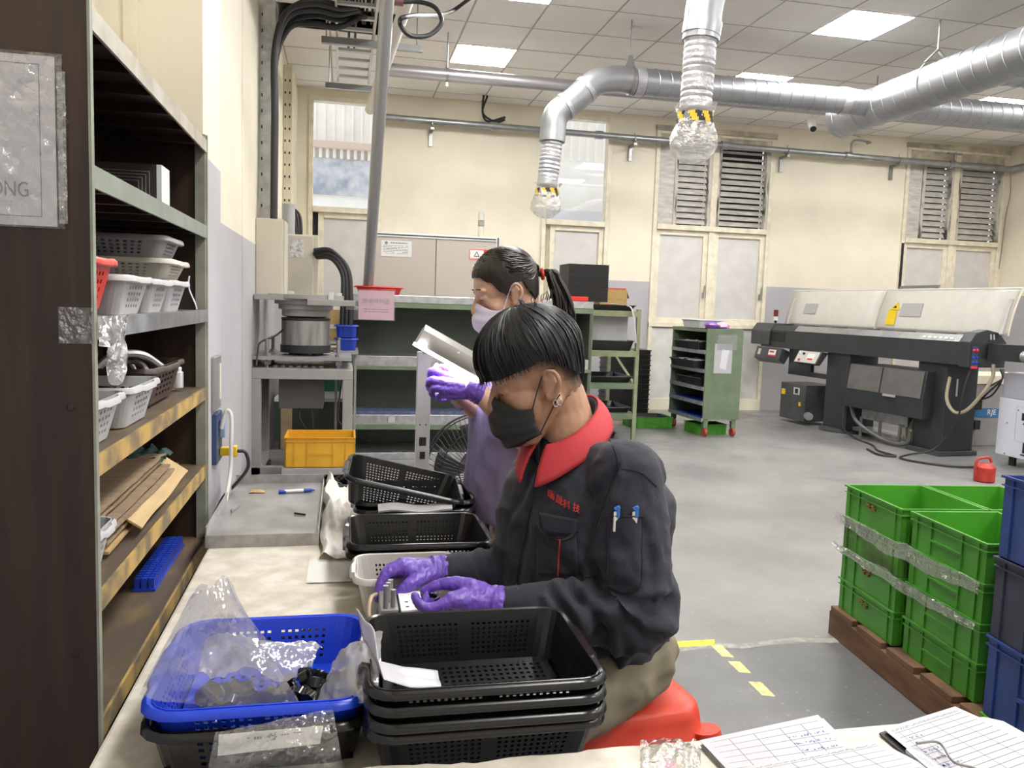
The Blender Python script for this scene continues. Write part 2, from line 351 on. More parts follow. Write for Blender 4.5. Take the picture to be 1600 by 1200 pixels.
for n in (3, 4):
    x0, x1, zt, zm, zb = WINS[n]; t = window(n, x0, x1, zt, zm, zb, True); xm = (x0+x1)/2
    MB().box(x0-.02, x1+.02, YB-.05, YB-.01, zt-.02, zt+.05).build('lintel', M_grime, t, 0, bevel=.005)
    MB().box(x0+.055, x1-.055, YB-.02, YB+.1, zt-.17, zt-.055).build('soot_rail', M_grime, t, 0)
    side = MB().box(x0+.055, x0+.29, YB+.0, YB+.03, zm+.02, zt-.17).build('side_panel', M_louv, t, 0)
    for k, (a, c) in enumerate(((x0+.29, xm-.045), (xm+.045, x1-.055))):
        f = MB(); f.box(a, a+.05, YB-.02, YB+.1, zm+.02, zt-.17).box(c-.05, c, YB-.02, YB+.1, zm+.02, zt-.17); fo = f.build('louvre_frame', M_lframe, t, 0, bevel=.003)
        MB().box(a+.05, c-.05, YB+.13, YB+.14, zm+.02, zt-.17).build('dark_backing', M_dark, fo, 0)
        openk = (n == 3 and k == 1); z = zm+.04; N = 13; dz = (zt-.19-zm-.04)/N
        for q in range(N):
            s = MB(); zc = z+dz*(q+.5); an = radians((30 if q > 10 else 52) if openk else 62); hh = dz*.62
            s.beam((a+.05, YB+.05, zc), (c-.05, YB+.05, zc), .006, hh*1.62, up=V((0, cos(an), sin(an)))); s.build('louvre_slat', M_louv, fo, 0)
# white boards closing the wall under the louvre windows, and the skirting
M_board = mat('scuffed_white_board', (.62, .61, .58), .5, var=.12, scale=4)
for k, n in enumerate((3, 4)):
    x0, x1, zt, zm, zb = WINS[n]
    b = MB(); b.box(x0+.03, x1-.03, YB-.03, YB, .16, zb-.02).build('trim_%d' % (7+k), M_board, None, 0).__setitem__('kind', 'structure')
    struct(MB().box(x0, x1, YB-.05, YB, 0, .16).build('baseboard_%s' % ('centre', 'right')[k], M_cream, None, 0))
    f = MB(); f.box(x0, x0+.05, YB-.05, YB, .16, zb).box(x1-.05, x1, YB-.05, YB, .16, zb).box((x0+x1)/2-.03, (x0+x1)/2+.03, YB-.05, YB, .16, zb)
    struct(f.build('trim_%d' % (9+k), M_frame, None, 0))
# the neighbouring building seen through the clear panes
nb = thing('neighbouring_building', 'bright ribbed neighbouring building seen through the tall left window panes', 'building', (0, 15, 0))
MB().box(-4, 9, 0, .3, 0, 7).build('facade', M_out, nb, 0)
z1_, z2_, z3_, z4_ = aY(540, 226, 15).z, aY(540, 236, 15).z, aY(540, 250, 15).z, aY(540, 306, 15).z
b = MB()
for k in range(60): b.box(-3.9+k*.16, -3.86+k*.16, -.05, 0, z1_, 7)
b.build('ribbing', M_out, nb, 0)
MB().box(-4, 2.6, -.25, 0, z2_, z1_).build('ledge', mat('ledge_tiles', (.62, .48, .40), .8), nb, 0)
b = MB()
for k in range(50): b.cyl((-3.9+k*.12, -.1, z2_), (-3.9+k*.12, -.1, z3_), .03, 6)
b.build('balustrade', M_out, nb)
MB().box(-4, 2.6, -.06, 0, z4_, z3_).build('blue_panel', mat('grey_blue_cladding', (.30, .33, .40), .7, c2=(.62, .63, .66), scale=5, detail=8), nb, 0)
MB().box(5.1, 5.6, -.3, 0, 0, 7).build('column', mat('pinkish_render', (.72, .64, .6), .8), nb, 0)
MB().box(2.9, 4.9, -.12, 0, 2.9, 3.2).build('sill_band', mat('grey_band', (.6, .6, .62), .8), nb, 0)
# ================================================================ overhead services
M_duct = mat('spiral_duct_steel', (.40, .41, .43), .43, metal=.85, var=.05, scale=5)
M_hose = mat('foil_hose', (.50, .50, .53), .38, metal=.55, bump=.7, bscale=45, var=.1)
M_bag = film('cloudy_bag', (.95, .94, .91), .34, .20, .16, 1.4, 30)
M_tapey = mat('hazard_yellow', (.80, .52, .03), .5); M_black = mat('black_rubber', (.018, .018, .02), .5); M_rod = mat('hanger_rod', (.30, .30, .30), .4, metal=.7)
def spiral(b, p, q, r, pitch=.12, n=28):
    # duct tube with raised seams
    p = V(p); q = V(q); L = (q-p).length; d = (q-p)/L; b.tube([p, q], r, n)
    k = int(L/pitch); a = d.cross(V((0, 0, 1))).normalized(); u = a.cross(d)
    for i in range(k):
        c = p + d*(pitch*(i+.5)); ring = [c + a*cos(2*pi*j/n)*(r+.001) + u*sin(2*pi*j/n)*(r+.001) + d*(pitch*.12*cos(2*pi*j/n+1)) for j in range(n)]
        b.tube(ring, .0038, 5, closed=True)
def hanger(t, x, y, zt, zb, r):
    h = MB(); h.cyl((x, y, zb+.1), (x, y, zt), .006, 8); h.prism([(-.05, 0), (.05, 0), (.02, .12), (-.02, .12)], lambda u, v, w: V((x+u, y+w, zb+v-.01)), -.02, .02); return h.build('hanger', M_rod, t)
# the thin duct across the room that ends in a down-turned extraction arm
YD, ZD, RD = 7.347, 3.49, .122
t = thing('extraction_duct', 'long horizontal spiral duct with elbow and down-turned hose at its left end', 'duct', (2.0, YD, ZD))
def rel(t, *ps): return [V(p)-t.location for p in ps]
O = t.location
b = MB(); spiral(b, (.62, 0, 0), (2.93, 0, 0), RD); b.build('straight_duct', M_duct, t)
el = smoothpts([(.62, 0, 0), (.42, 0, .005), (.22, 0, -.05), (.03, 0, -.22), (-.13, 0, -.36), (-.155, 0, -.52), (-.16, 0, -.60)], 6)
b = MB(); b.tube(el, .118, 24); b.build('elbow', M_duct, t)
for (pa, pb, rr) in (((.60, 0, 0), (.68, 0, 0), RD+.008), ((2.70, 0, 0), (2.78, 0, 0), RD+.008), (el[14], el[15], .126), (el[20], el[21], .126)):
    MB().cyl(pa, pb, rr, 24).build('joint_band', M_hose, t)
def hose(t, top, L, r, lean):
    b = MB(); pts = []; rs = []; n = int(L/.034)
    for i in range(n*3+1):
        s = i/(n*3); pts.append(V(top)+V((lean*s, 0, -L*s))); rs.append(r*(1.0 if i % 3 else .95)+random.uniform(-.002, .002))
    b.tube(pts, rs, 24); return b.build('flexible_hose', M_hose, t)
def endbag(t, c, r, L, seed):
    # crumpled clear bag tied over the hose mouth with hazard tape
    c = V(c); rg = random.Random(seed); n = 28; prof = []
    def fn(u, v):
        a = 2*pi*u; z = .06-v*(L+.06)
        if v < .15: k = 1.05+.25*(.15-v)/.15
        elif v < .26: k = 1.03
        else:
            q = (v-.26)/.74; k = 1.03+.34*sin(min(1, q/.55)*pi/2) if q < .55 else 1.37*max(0, cos((q-.55)/.45*pi/2))**.55+.03
        nn = noise.noise(V((cos(a)*2.2, sin(a)*2.2, z*9+seed)))*.20+noise.noise(V((cos(a)*5, sin(a)*5, z*26+seed)))*.12
        return c+V((cos(a)*r*(k+nn), sin(a)*r*(k+nn), z))
    b = MB(); b.grid(fn, 40, 30); o = b.build('plastic_bag', M_bag, t, 70)
    b = MB()
    for j in range(16):
        b.cur = j % 2; a0 = 2*pi*j/16; a1 = 2*pi*(j+1)/16
        for s in (0, 1, 2):
            z0 = .006-.02*s; sh = .10*s; b.face(*[c+V((cos(a+sh)*r*1.10, sin(a+sh)*r*1.10, z)) for a, z in ((a0, z0), (a1, z0), (a1, z0-.0205), (a0, z0-.0205))])
    b.build('hazard_tape', [M_tapey, M_black], t, 0, solid=.002)
hose(t, el[-1], .40, .096, -.03); endbag(t, el[-1]+V((-.03, 0, -.43)), .098, .26, 3)
h = hanger(t, .55, 0, H-ZD, .115, RD)
b = MB(); b.cyl((.55, -.001, 0), (.575, -.001, 0), RD+.006, 24); b.build('saddle', M_rod, t)
# the near extraction arm
t = thing('extraction_duct', 'near extraction elbow and ribbed hose with bagged mouth, hanging in front of the horizontal duct', 'duct', (2.11, 4.8, 3.2))
el = smoothpts([(.55, 0, .62), (.36, 0, .58), (.19, 0, .45), (.07, 0, .25), (.015, 0, .05), (.0, 0, -.16)], 6)
b = MB(); b.tube(el, .112, 24); b.build('elbow', M_duct, t)
b = MB(); b.cyl((.01, 0, -.05), (.0, 0, -.13), .117, 24); b.build('joint_band', M_duct, t)
b = MB(); spiral(b, (.55, 0, .62), (2.72, 0, .66), .115); b.build('straight_duct', M_duct, t)
hose(t, (0, 0, -.14), .44, .098, -.01); endbag(t, (-.012, 0, -.60), .101, .30, 11)
# fat main duct
t = thing('main_duct', 'fat spiral main duct running towards the camera on the right', 'duct', (5.13, 5.0, 3.5))
b = MB(); spiral(b, (0, 2.93, -.03), (0, -3.2, .0), .185, .16, 32); b.build('straight_duct', M_duct, t)
b = MB(); b.lathe([(.02, 0), (.15, 0), (.19, .012), (.19, .03), (.185, .035)], 32, (0, 2.96, -.03), Matrix.Rotation(pi/2, 3, 'X')); b.build('end_cap', M_duct, t)
b = MB(); b.tube(smoothpts([(-.22, 2.347, -.01), (-.12, 2.34, -.01), (-.02, 2.30, -.01)], 4), [.118]*3+[.13]*3+[.15]*3, 24); b.build('branch_collar', M_duct, t)
for y in (1.55, -1.0):
    b = MB(); b.cyl((0, y, .26), (0, y, H-3.5), .008, 8); b.beam((0, y, .28), (-.12, y, .16), .03, .012); b.beam((0, y, .28), (.12, y, .16), .03, .012)
    ring = [V((cos(a)*.19, y, sin(a)*.19)) for a in [2*pi*j/24 for j in range(24)]]; b.tube(ring, .008, 6, closed=True); b.build('hanger', M_rod, t)
# branches leaving the main duct to the right
for (y, z, r, lab) in ((7.33, 3.49, .122, 'spiral branch duct leaving the right side of the main duct, lower of the two'), (6.15, 3.52, .115, 'spiral branch duct at the right edge, above the lower branch')):
    t = thing('branch_duct', lab, 'duct', (5.13, y, z)); b = MB(); spiral(b, (.17, 0, 0), (4.5, 0, 0), r); b.build('straight_duct', M_duct, t)
    b = MB(); b.cyl((.15, 0, 0), (.26, 0, 0), r+.012, 24); b.build('collar', M_hose, t)
# bare steel rail under the ceiling
t = thing('cable_conduit', 'smooth grey steel conduit under the ceiling running right from the cable ladder', 'conduit', (.35, 8.2, 3.625))
M_chan = mat('satin_steel', (.42, .41, .42), .38, metal=.7)
b = MB(); b.cyl((0, 0, 0), (9.4, 0, .0), .062, 20); b.build('pipe', M_chan, t)
for x in (.62, 5.35, 8.0):
    b = MB(); b.cyl((x, 0, .06), (x, 0, H-3.625), .006, 8); b.cyl((x-.012, 0, 0), (x+.012, 0, 0), .07, 20); b.box(x-.012, x+.012, -.012, .012, -.11, -.06); b.build('clamp', M_rod, t)
# air pipe along the back wall
t = thing('air_pipe', 'grey compressed air pipe on brackets along the back wall', 'pipe', (.4, 10.62, 3.66))
def ap(x): return (x, 0, .04-.004*x)
b = MB(); b.cyl((0, 0, .04), (9.25, 0, 0), .043, 16); b.tube(smoothpts([(9.15, 0, 0), (9.30, 0, 0), (9.39, -.1, .02), (9.40, -.5, .03), (9.40, -6, .03)], 5), .043, 12); b.build('pipe', M_pipe, t)
for x in (.68, 3.4, 5.65, 7.42):
    b = MB(); b.box(x-.022, x+.022, -.05, .17, -.075, -.045); b.box(x-.022, x+.022, .14, .17, -.25, -.065); b.cyl((x-.008, 0, 0), (x+.008, 0, 0), .052, 16); b.cyl((x, 0, .03), (x, 0, .09), .006, 6); b.build('bracket', M_rod, t)
for x in (1.48, 2.9, 6.6, 8.3, 4.7): b = MB(); b.cyl((x-.05, 0, .04-.004*x), (x+.05, 0, .04-.004*x), .055, 16); b.build('coupling', M_pipe, t)
b = MB(); b.tube(smoothpts([(6.65, 0, .04), (6.65, 0, .2), (6.75, 0, .24), (6.95, 0, .22)], 4), .016, 8); b.beam((6.62, -.02, .31), (6.76, -.02, .28), .02, .01); b.ball((6.9, 0, .22), .03, 8); b.build('tap', M_pipe, t)
b = MB(); b.cyl((8.35, 0, .03), (8.35, 0, .18), .018, 8); b.box(8.22, 8.45, -.02, .02, .15, .17); b.build('valve', M_rod, t)
b = MB()
for s in (0, 1): b.tube(smoothpts([(1.30+.05*s, -.2, .36), (1.32, -.05, .18), (1.40+.1*s, 0, .09), (1.62, 0, .16-.03*s), (1.55, 0, .12), (1.49, 0, .06)], 5), .014, 8)
b.build('air_hose', M_black, t)
tag(MB().tube(smoothpts([(9.72, 10.62, 3.62), (9.78, 10.66, 3.3), (9.81, 10.74, 3.0), (9.82, 10.77, 2.5), (9.80, 10.77, 2.2)], 6), .008, 6).build('drain_tube', M_rod), 'thin drain tube hanging from the air pipe at the right corner', 'tube')
# camera, detector
t = thing('security_camera', 'small white bullet security camera hanging from the ceiling above the back wall', 'security camera', (5.98, 9.9, H))
b = MB(); b.cyl((0, 0, -.01), (0, 0, 0), .05, 16); b.cyl((0, 0, -.14), (0, 0, -.01), .012, 8); b.build('mount', M_white, t)
b = MB(); b.cyl((.0, .05, -.09), (-.03, -.07, -.22), .052, 16); b.build('body', M_white, t)
b = MB(); b.cyl((-.03, -.07, -.22), (-.032, -.077, -.227), .040, 16); b.build('lens', M_dark, t)
t = thing('smoke_detector', 'round white smoke detector on the ceiling tile beside the duct hanger', 'smoke detector', (2.66, 7.55, H+.004))
MB().lathe([(.055, 0), (.062, -.012), (.06, -.02), (.045, -.024), (.04, -.04), (.01, -.045)], 24).build('housing', M_white, t)
# cable ladder with its cables
def az(px, py, z): return aZ(px, py, z)
ZL = 3.70; xl = .0; p1 = aZ(525, 60, ZL); p2 = aZ(585, 60, ZL)
t = thing('cable_ladder', 'grey steel cable ladder hung under the ceiling, its rungs carrying black cables', 'cable ladder', (p1.x, 6.2, ZL)); w_ = p2.x-p1.x
M_lad = mat('ladder_steel', (.62, .62, .62), .4, metal=.4)
b = MB(); b.box(0, .02, -2.6, 2.75, -.04, .04).box(w_-.02, w_, -2.6, 2.75, -.04, .04); b.build('side_rail', M_lad, t, 0)
for k in range(18): MB().box(.02, w_-.02, -2.55+k*.3, -2.51+k*.3, -.035, -.01).build('rung', M_lad, t, 0)
for y, e in ((1.25, .42), (2.78, .20)):
    b = MB(); b.box(-.12, w_+e, y, y+.045, -.10, -.045); b.cyl((-.08, y+.02, -.06), (-.08, y+.02, H-ZL), .006, 6); b.cyl((w_+e-.05, y+.02, -.06), (w_+e-.05, y+.02, H-ZL), .006, 6); b.build('support_bar', M_pipe, t)
rg = random.Random(5)
for k in range(11):
    x = .035+k*(w_-.07)/10; e = rg.uniform(.95, 1.35) if k not in (3, 5) else 2.0
    tag(MB().tube([V((p1.x+x+rg.uniform(-.006, .006), 6.2-2.6+s*.4, ZL+.012)) for s in range(int((2.6+e)/.4)+1)], .0105, 6).build('ladder_cable', M_black), 'black cable lying in the overhead cable ladder', 'cable', 'cables in the overhead ladder')
# thick cables looping from the vertical trunking to the ladder
for k, (dy, dz) in enumerate(((0, 0), (.05, -.03), (.1, .06), (.16, -.10), (.2, -.02))):
    A = aX(436, 130, -.56); P = [(-.53, 6.55+dy*.5, 2.0), (-.53, 6.6+dy*.5, 2.8), (-.53, 6.6+dy*.5, 3.25+dz*.4), (-.45+dy*.1, 6.65+dy, 3.56+dz*.6), (-.25, 6.7+dy, 3.66+dz), (-.06, 6.75+dy, 3.66+dz*.9), (.08+.02*k, 6.75+dy, 3.69)]
    tag(MB().tube(smoothpts(P, 6), .024, 10).build('power_cable', M_black), 'thick black cable rising from the grey box and bending over to the cable ladder', 'cable', 'thick cables to the ladder')
# vertical trunking on the left wall
t = thing('vertical_trunking', 'tall galvanised steel trunking on the left wall above the grey boxes', 'trunking', (XL, 6.75, 2.0))
b = MB(); b.box(0, .02, -.0, .18, -.05, 1.67).box(0, .115, -.02, 0, -.05, 1.67); b.box(.1, .115, 0, .18, -.05, 1.67); b.cur = 1
for k in range(14): b.box(.012, .022, -.0215, -.0195, .1+k*.12, .125+k*.12)
b.build('channel', [M_galv, M_dark], t, 0)
t = thing('perforated_duct', 'old ivory slotted cable duct on the left wall near the corner', 'trunking', (XL, 9.2, 2.35))
b = MB(); b.box(.004, .09, 0, 1.0, 0, 1.5); b.cur = 1
for k in range(11): b.box(.015, .03, -.002, .001, .08+k*.125, .105+k*.125); b.box(.06, .075, -.002, .001, .08+k*.125, .105+k*.125)
b.build('body', [mat('old_ivory_plastic', (.62, .57, .42), .5, var=.15, scale=5), M_dark], t, 0)
for k in range(3):
    tag(MB().tube(smoothpts([(-.58+.02*k, 9.15, 2.36), (-.52+.03*k, 9.1, 2.26), (-.49+.02*k, 9.05, 2.0), (-.51+.01*k, 9.0, 1.75), (-.648, 8.9, 1.45)], 5), .016, 8).build('looped_cable', M_black), 'black cable looping out below the ivory slotted duct', 'cable', 'cables below the ivory duct')
tag(MB().cyl((-.47, 7.35, 1.9), (-.47, 7.35, 2.20), .055, 14).build('conduit_sleeve', mat('grey_plastic', (.36, .36, .37), .4)), 'grey plastic conduit sleeve standing on the rear grey box', 'conduit')
# beige electrical boxes
M_beige = mat('beige_enamel', (.56, .52, .43), .42, var=.04, scale=4)
t = thing('electrical_box', 'front beige electrical cabinet on the left wall, under the trunking', 'electrical box', (XL, 6.45, 1.39))
b = MB(); b.box(0, .2, 0, .32, 0, .60); b.build('body', M_beige, t, 0, bevel=.008)
b = MB(); b.box(.2, .216, .01, .31, .01, .59); b.build('door', M_beige, t, 0, bevel=.004)
t = thing('electrical_box', 'rear beige electrical cabinet with a mottled silver sticker, beside the left window', 'electrical box', (-.55, 7.1, 1.36))
b = MB(); b.box(0, .34, 0, .3, 0, .57); b.build('body', M_beige, t, 0, bevel=.006)
b = MB(); b.box(.015, .30, -.015, 0, .01, .56); b.build('door', M_beige, t, 0, bevel=.004)
b = MB(); b.box(.11, .22, -.018, -.015, .38, .53); b.build('sticker', mat('mottled_sticker', (.3, .3, .29), .5, var=.7, scale=40, c2=(.7, .7, .68)), t, 0)
for k in range(3):
    tag(MB().tube(smoothpts([(-.24, 7.05+.04*k, 1.80-.025*k), (-.1, 7.0, 1.80-.03*k), (.03-.02*k, 6.98, 1.66-.02*k), (.06-.03*k, 6.95, 1.45), (.055-.03*k, 6.95, 1.1), (.05, 6.95, .6)], 6), .021, 10).build('sheathed_cable', M_black), 'thick black cable arching from the rear grey box down behind the green cabinet', 'cable', 'cables arching behind the green cabinet')
# leaning pole and white tube
A = V((.21, 7.55, 1.30)); B = aY(606, -20, 5.3)
tag(MB().cyl(A, B, .045, 16).build('leaning_pole', mat('pole_grey', (.36, .36, .37), .35, metal=.5)), 'grey steel pole slanting from the machine enclosure up to the ceiling', 'pole')
A = aY(578, 172, 8.6); B = aZ(640, -10, 3.75)
tag(MB().cyl(A, B, .05, 16).build('white_tube', mat('milky_tube', (.72, .70, .67), .3)), 'milky white plastic tube slung beside the slanting pole', 'tube')
P = [aZ(742, -8, 3.9), aZ(700, 20, 3.8), aY(640, 25, 5.6), aY(625, 35, 5.6), aY(640, 55, 5.6), aY(670, 55, 5.7), aY(690, 35, 5.8), aY(680, 12, 5.9), aY(655, 3, 6.0), aY(630, 3, 6.0)]
tag(MB().tube(smoothpts(P, 8), .016, 8).build('air_line', M_black), 'black air line making a loop under the ceiling beside the slanting pole', 'hose')
P0 = V(P[-1]); tag(MB().cyl(P0+V((-.12, 0, 0)), P0+V((.0, 0, 0)), .03, 10).build('hose_fitting', mat('brass_fitting', (.25, .12, .12), .35, metal=.6)), 'dark brass fitting at the end of the looped air line', 'fitting')
# ================================================================ kits used in several places
def rrect(w, d, r, nx, nd, nc=4):
    # rounded rectangle as a list of (x, y, tag); tags mark straight runs: (side, index)
    out = []
    cs = [(w/2-r, -d/2+r, -pi/2), (w/2-r, d/2-r, 0), (-w/2+r, d/2-r, pi/2), (-w/2+r, -d/2+r, pi)]
    st = [((-w/2+r, -d/2), (w/2-r, -d/2), nx), ((w/2, -d/2+r), (w/2, d/2-r), nd), ((w/2-r, d/2), (-w/2+r, d/2), nx), ((-w/2, d/2-r), (-w/2, -d/2+r), nd)]
    for s in range(4):
        (a, b, n) = st[s]
        for i in range(n): t = i/n; out.append((a[0]+(b[0]-a[0])*t, a[1]+(b[1]-a[1])*t, s, i))
        cx, cy, a0 = cs[s]
        for i in range(nc): an = a0+pi/2*i/nc; out.append((cx+r*cos(an), cy+r*sin(an), s, -1))
    return out
def basket(name, label, cat, w, d, h, m, hx=24, hd=16, hz=6, taper=.12, r=.03, lip=.012, group=None, loc=(0, 0, 0), rz=0, floor_holes=True, thick=.0022, mid=True, rm=None, bump=.006):
    # perforated plastic basket: rim, wall with real holes, base
    t = thing(name, label, cat, loc, rz, group)
    nx, nd = 2*hx+1, 2*hd+1; top = rrect(w, d, r, nx, nd); bot = rrect(w*(1-taper*.8), d*(1-taper), r*.9, nx, nd); n = len(top)
    marg = .2; nz = 2*hz+1; zs = [0, h*.10]+[h*.10+(h*.72)*(k/nz) for k in range(1, nz+1)]+[h]
    def solidcol(s, i, nn, hn):
        if i < 0: return True
        if i % 2 == 0: return True
        if i < 2 or i > nn-3: return True
        return mid and abs(i-nn//2) < 2
    b = MB(); vs = []
    for z in zs:
        q = z/h; vs += [V((bot[j][0]+(top[j][0]-bot[j][0])*q, bot[j][1]+(top[j][1]-bot[j][1])*q, z)) for j in range(n)]
    fs = []
    for k in range(len(zs)-1):
        rowhole = 1 <= k <= nz and (k % 2 == 0)
        for j in range(n):
            s, i = top[j][2], top[j][3]; nn, hn = (nx, hx) if s in (0, 2) else (nd, hd)
            if rowhole and not solidcol(s, i, nn, hn): continue
            fs.append((k*n+j, k*n+(j+1) % n, (k+1)*n+(j+1) % n, (k+1)*n+j))
    b._add(vs, fs); b.build('wall', m, t, 0, solid=thick)
    b = MB(); W2, D2 = w*(1-taper*.8)/2-.004, d*(1-taper)/2-.004
    if floor_holes:
        gx, gy = max(9, hx*2-3)|1, max(7, hd*2-3)|1
        b.grid(lambda u, v: V(((u*2-1)*W2, (v*2-1)*D2, .002)), gx, gy, lambda i, j: i % 2 and j % 2 and 1 < i < gx-2 and 1 < j < gy-2)
    else: b.grid(lambda u, v: V(((u*2-1)*W2, (v*2-1)*D2, .002)), 2, 2)
    b.build('base', m, t, 0, solid=thick)
    b = MB(); prof = [(0, -.002), (lip*.55, .001), (lip, -.003), (lip+.001, -.010), (lip*.7, -.0125), (0, -.009)]; k = len(prof); vs = []
    for j in range(n):
        x, y, s, i = top[j]; x2, y2 = top[(j+1) % n][:2]; x0, y0 = top[j-1][:2]; tx, ty = x2-x0, y2-y0; l = math.hypot(tx, ty); nxn, nyn = ty/l, -tx/l
        e = 0; dz = 0
        if s in (1, 3) and i >= 0:
            q = abs(i/nd-.5); e = bump*max(0, min(1, (.30-q)/.06)); dz = -e*.5
        for (a, z) in prof: vs.append(V((x+nxn*(a+(e if a > .001 else 0)), y+nyn*(a+(e if a > .001 else 0)), h+z+dz)))
    b._add(vs, [(j*k+i, j*k+(i+1) % k, ((j+1) % n)*k+(i+1) % k, ((j+1) % n)*k+i) for j in range(n) for i in range(k)])
    b.build('rim', rm or m, t, 50)
    return t
def tray(name, label, cat, w, d, h, m, loc, rz=0, group=None, lip=.01, taper=.1):
    # plain open tray
    t = thing(name, label, cat, loc, rz, group); b = MB()
    top = rrect(w, d, .015, 1, 1, 3); bot = rrect(w*(1-taper), d*(1-taper), .015, 1, 1, 3); n = len(top)
    vs = [V((p[0], p[1], 0)) for p in bot]+[V((p[0], p[1], h)) for p in top]
    b._add(vs, [(j, (j+1) % n, n+(j+1) % n, n+j) for j in range(n)]+[tuple(range(n))]); b.build('body', m, t, 0, solid=.003)
    b = MB(); b.tube([V((p[0]*(1+lip/w), p[1]*(1+lip/d), h)) for p in top], .006, 6, closed=True); b.build('rim', m, t); return t
def crate(name, label, cat, w, d, h, m, loc, rz=0, group=None, marks=None, grip=True):
    # stackable ribbed crate: wall, rim, base and ribs
    t = thing(name, label, cat, loc, rz, group); e = .003; q = .008
    b = MB(); x, y = w/2-q, d/2-q
    b.box(-x, x, -y, y, .0, e); b.box(-x, x, -y, -y+e, 0, h).box(-x, x, y-e, y, 0, h).box(-x, -x+e, -y, y, 0, h).box(x-e, x, -y, y, 0, h); zr_ = 0; w0 = b
    b = MB(); zr = h-.030
    for (z0, z1, o) in ((h-.006, h+.001, q), (zr, zr+.004, q*.8)):
        X, Y = w/2-q+o, d/2-q+o
        b.box(-X, X, -Y, -y, z0, z1).box(-X, X, y, Y, z0, z1).box(-X, -x, -y, y, z0, z1).box(x, X, -y, y, z0, z1)
    b.build('rim', m, t, 0)
    b = MB(); o = q*.75
    for f in (-.36, -.18, .18, .36) if grip else (-.38, .38):
        b.box(f*w-.002, f*w+.002, -y-o, -y, .004, h-.006); b.box(f*w-.002, f*w+.002, y, y+o, .004, h-.006)
    for f in (-.40, .22, .40) if not grip else (-.40, -.2, .2, .40):
        b.box(-x-o, -x, f*d-.002, f*d+.002, .004, h-.006); b.box(x, x+o, f*d-.002, f*d+.002, .004, h-.006)
    if grip:
        b.box(-w*.18, w*.18, -y-o, -y, h*.42, h*.47).box(-w*.18, w*.18, y, y+o, h*.42, h*.47); b.box(-x-o, -x, -d*.2, d*.2, h*.42, h*.47).box(x, x+o, -d*.2, d*.2, h*.42, h*.47)
    w0._add([V(p) for p in b.v], b.f); w0.build('wall', m, t, 0)
    return t
def posts(b, x0, x1, y0, y1, z0, z1, s):
    for x in (x0, x1-s):
        for y in (y0, y1-s): b.box(x, x+s, y, y+s, z0, z1)
def lines(b, x0, x1, z0, z1, n, fn, fill=.8, seed=1, h=.35):
    # rows of fine print as thin bars in the plane given by fn(u, v)
    rg = random.Random(seed); dz = (z1-z0)/n
    for k in range(n):
        z = z1-dz*(k+.5); x = x0
        while x < x1-.002:
            L = min(rg.uniform(.06, .18)*(x1-x0), x1-x)
            if rg.random() < fill: b.face(fn(x, z-dz*h/2), fn(x+L*.85, z-dz*h/2), fn(x+L*.85, z+dz*h/2), fn(x, z+dz*h/2))
            x += L
M_green = mat('dark_green_enamel', (.082, .104, .078), .45, var=.08, scale=5)
M_greenl = mat('sage_green_enamel', (.15, .20, .125), .45, var=.12, scale=6)
M_rackg = mat('olive_green_paint', (.22, .25, .13), .45, var=.15, scale=8, c2=(.29, .31, .20))
M_blackp = mat('black_plastic', (.014, .014, .015), .32)
M_greyp = mat('grey_plastic_basket', (.45, .45, .46), .4)
M_red = mat('red_plastic', (.62, .03, .02), .38)
M_blue = mat('blue_plastic', (.015, .05, .42), .35)
M_crg = mat('green_crate_plastic', (.060, .27, .022), .42, var=.12, scale=6)
M_yel = mat('yellow_crate_plastic', (.62, .33, .02), .45, var=.08, scale=6)
M_card = mat('cardboard', (.42, .28, .13), .8, var=.08, scale=14)
M_paper = mat('white_paper', (.46, .46, .49), .75)
M_ink = mat('grey_ink', (.25, .25, .27), .7); M_inkb = mat('blue_ink', (.16, .17, .38), .7); M_pink = mat('pink_paper', (.74, .45, .54), .6)
M_steel = mat('machined_steel', (.36, .36, .36), .42, metal=.6, var=.12, scale=7)
M_mgrey = mat('grey_machine_paint', (.30, .29, .28), .5, var=.06, scale=6)
M_alu = mat('aluminium', (.70, .70, .70), .35, metal=.6)
# ================================================================ left background: feeder stand
t = thing('machine_stand', 'grey steel frame stand carrying the round vibrating bowl feeder by the left wall', 'machine stand', (-.29, 6.2, 0))
b = MB(); posts(b, -.37, .37, 0, .75, .05, .80, .075); b.box(-.37, .37, 0, .075, .80, .875).box(-.37, .37, .675, .75, .80, .875).box(-.37, -.295, .075, .675, .80, .875).box(.295, .37, .075, .675, .80, .875)
b.box(-.37, .37, 0, .075, .07, .14).box(-.37, -.295, .075, .675, .07, .14).box(-.37, .37, .675, .75, .07, .14); b.build('frame', M_mgrey, t, 0, bevel=.004)
MB().box(-.36, .36, .01, .74, .875, .882).build('deck', M_steel, t, 0)
for x in (-.26, .26):
    for y in (.1, .62): b = MB(); b.cyl((x, y, .88), (x, y, 1.09), .014, 8); b.cyl((x, y, .90), (x, y, .93), .028, 6); b.cyl((x, y, .966), (x, y, .985), .026, 6); b.build('levelling_bolt', M_rod, t)
for x in (-.31, .31):
    for y in (.05, .7): MB().cyl((x, y, 0), (x, y, .06), .03, 10).build('foot', M_black, t)
MB().box(-.38, .36, .03, .72, .94, .966).build('top_plate', M_steel, t, 0)
b = MB()
for i in range(7):
    for j in range(2): b.ball((-.2+i*.055, .10+j*.07, .885), (.022, .022, .015), 8)
b.build('rubber_mat', M_steel, t)
b = MB(); b.box(-.18, .15, .16, .6, .56, .80); b.build('control_box', mat('dark_grey_metal', (.085, .085, .085), .5), t, 0, bevel=.004)
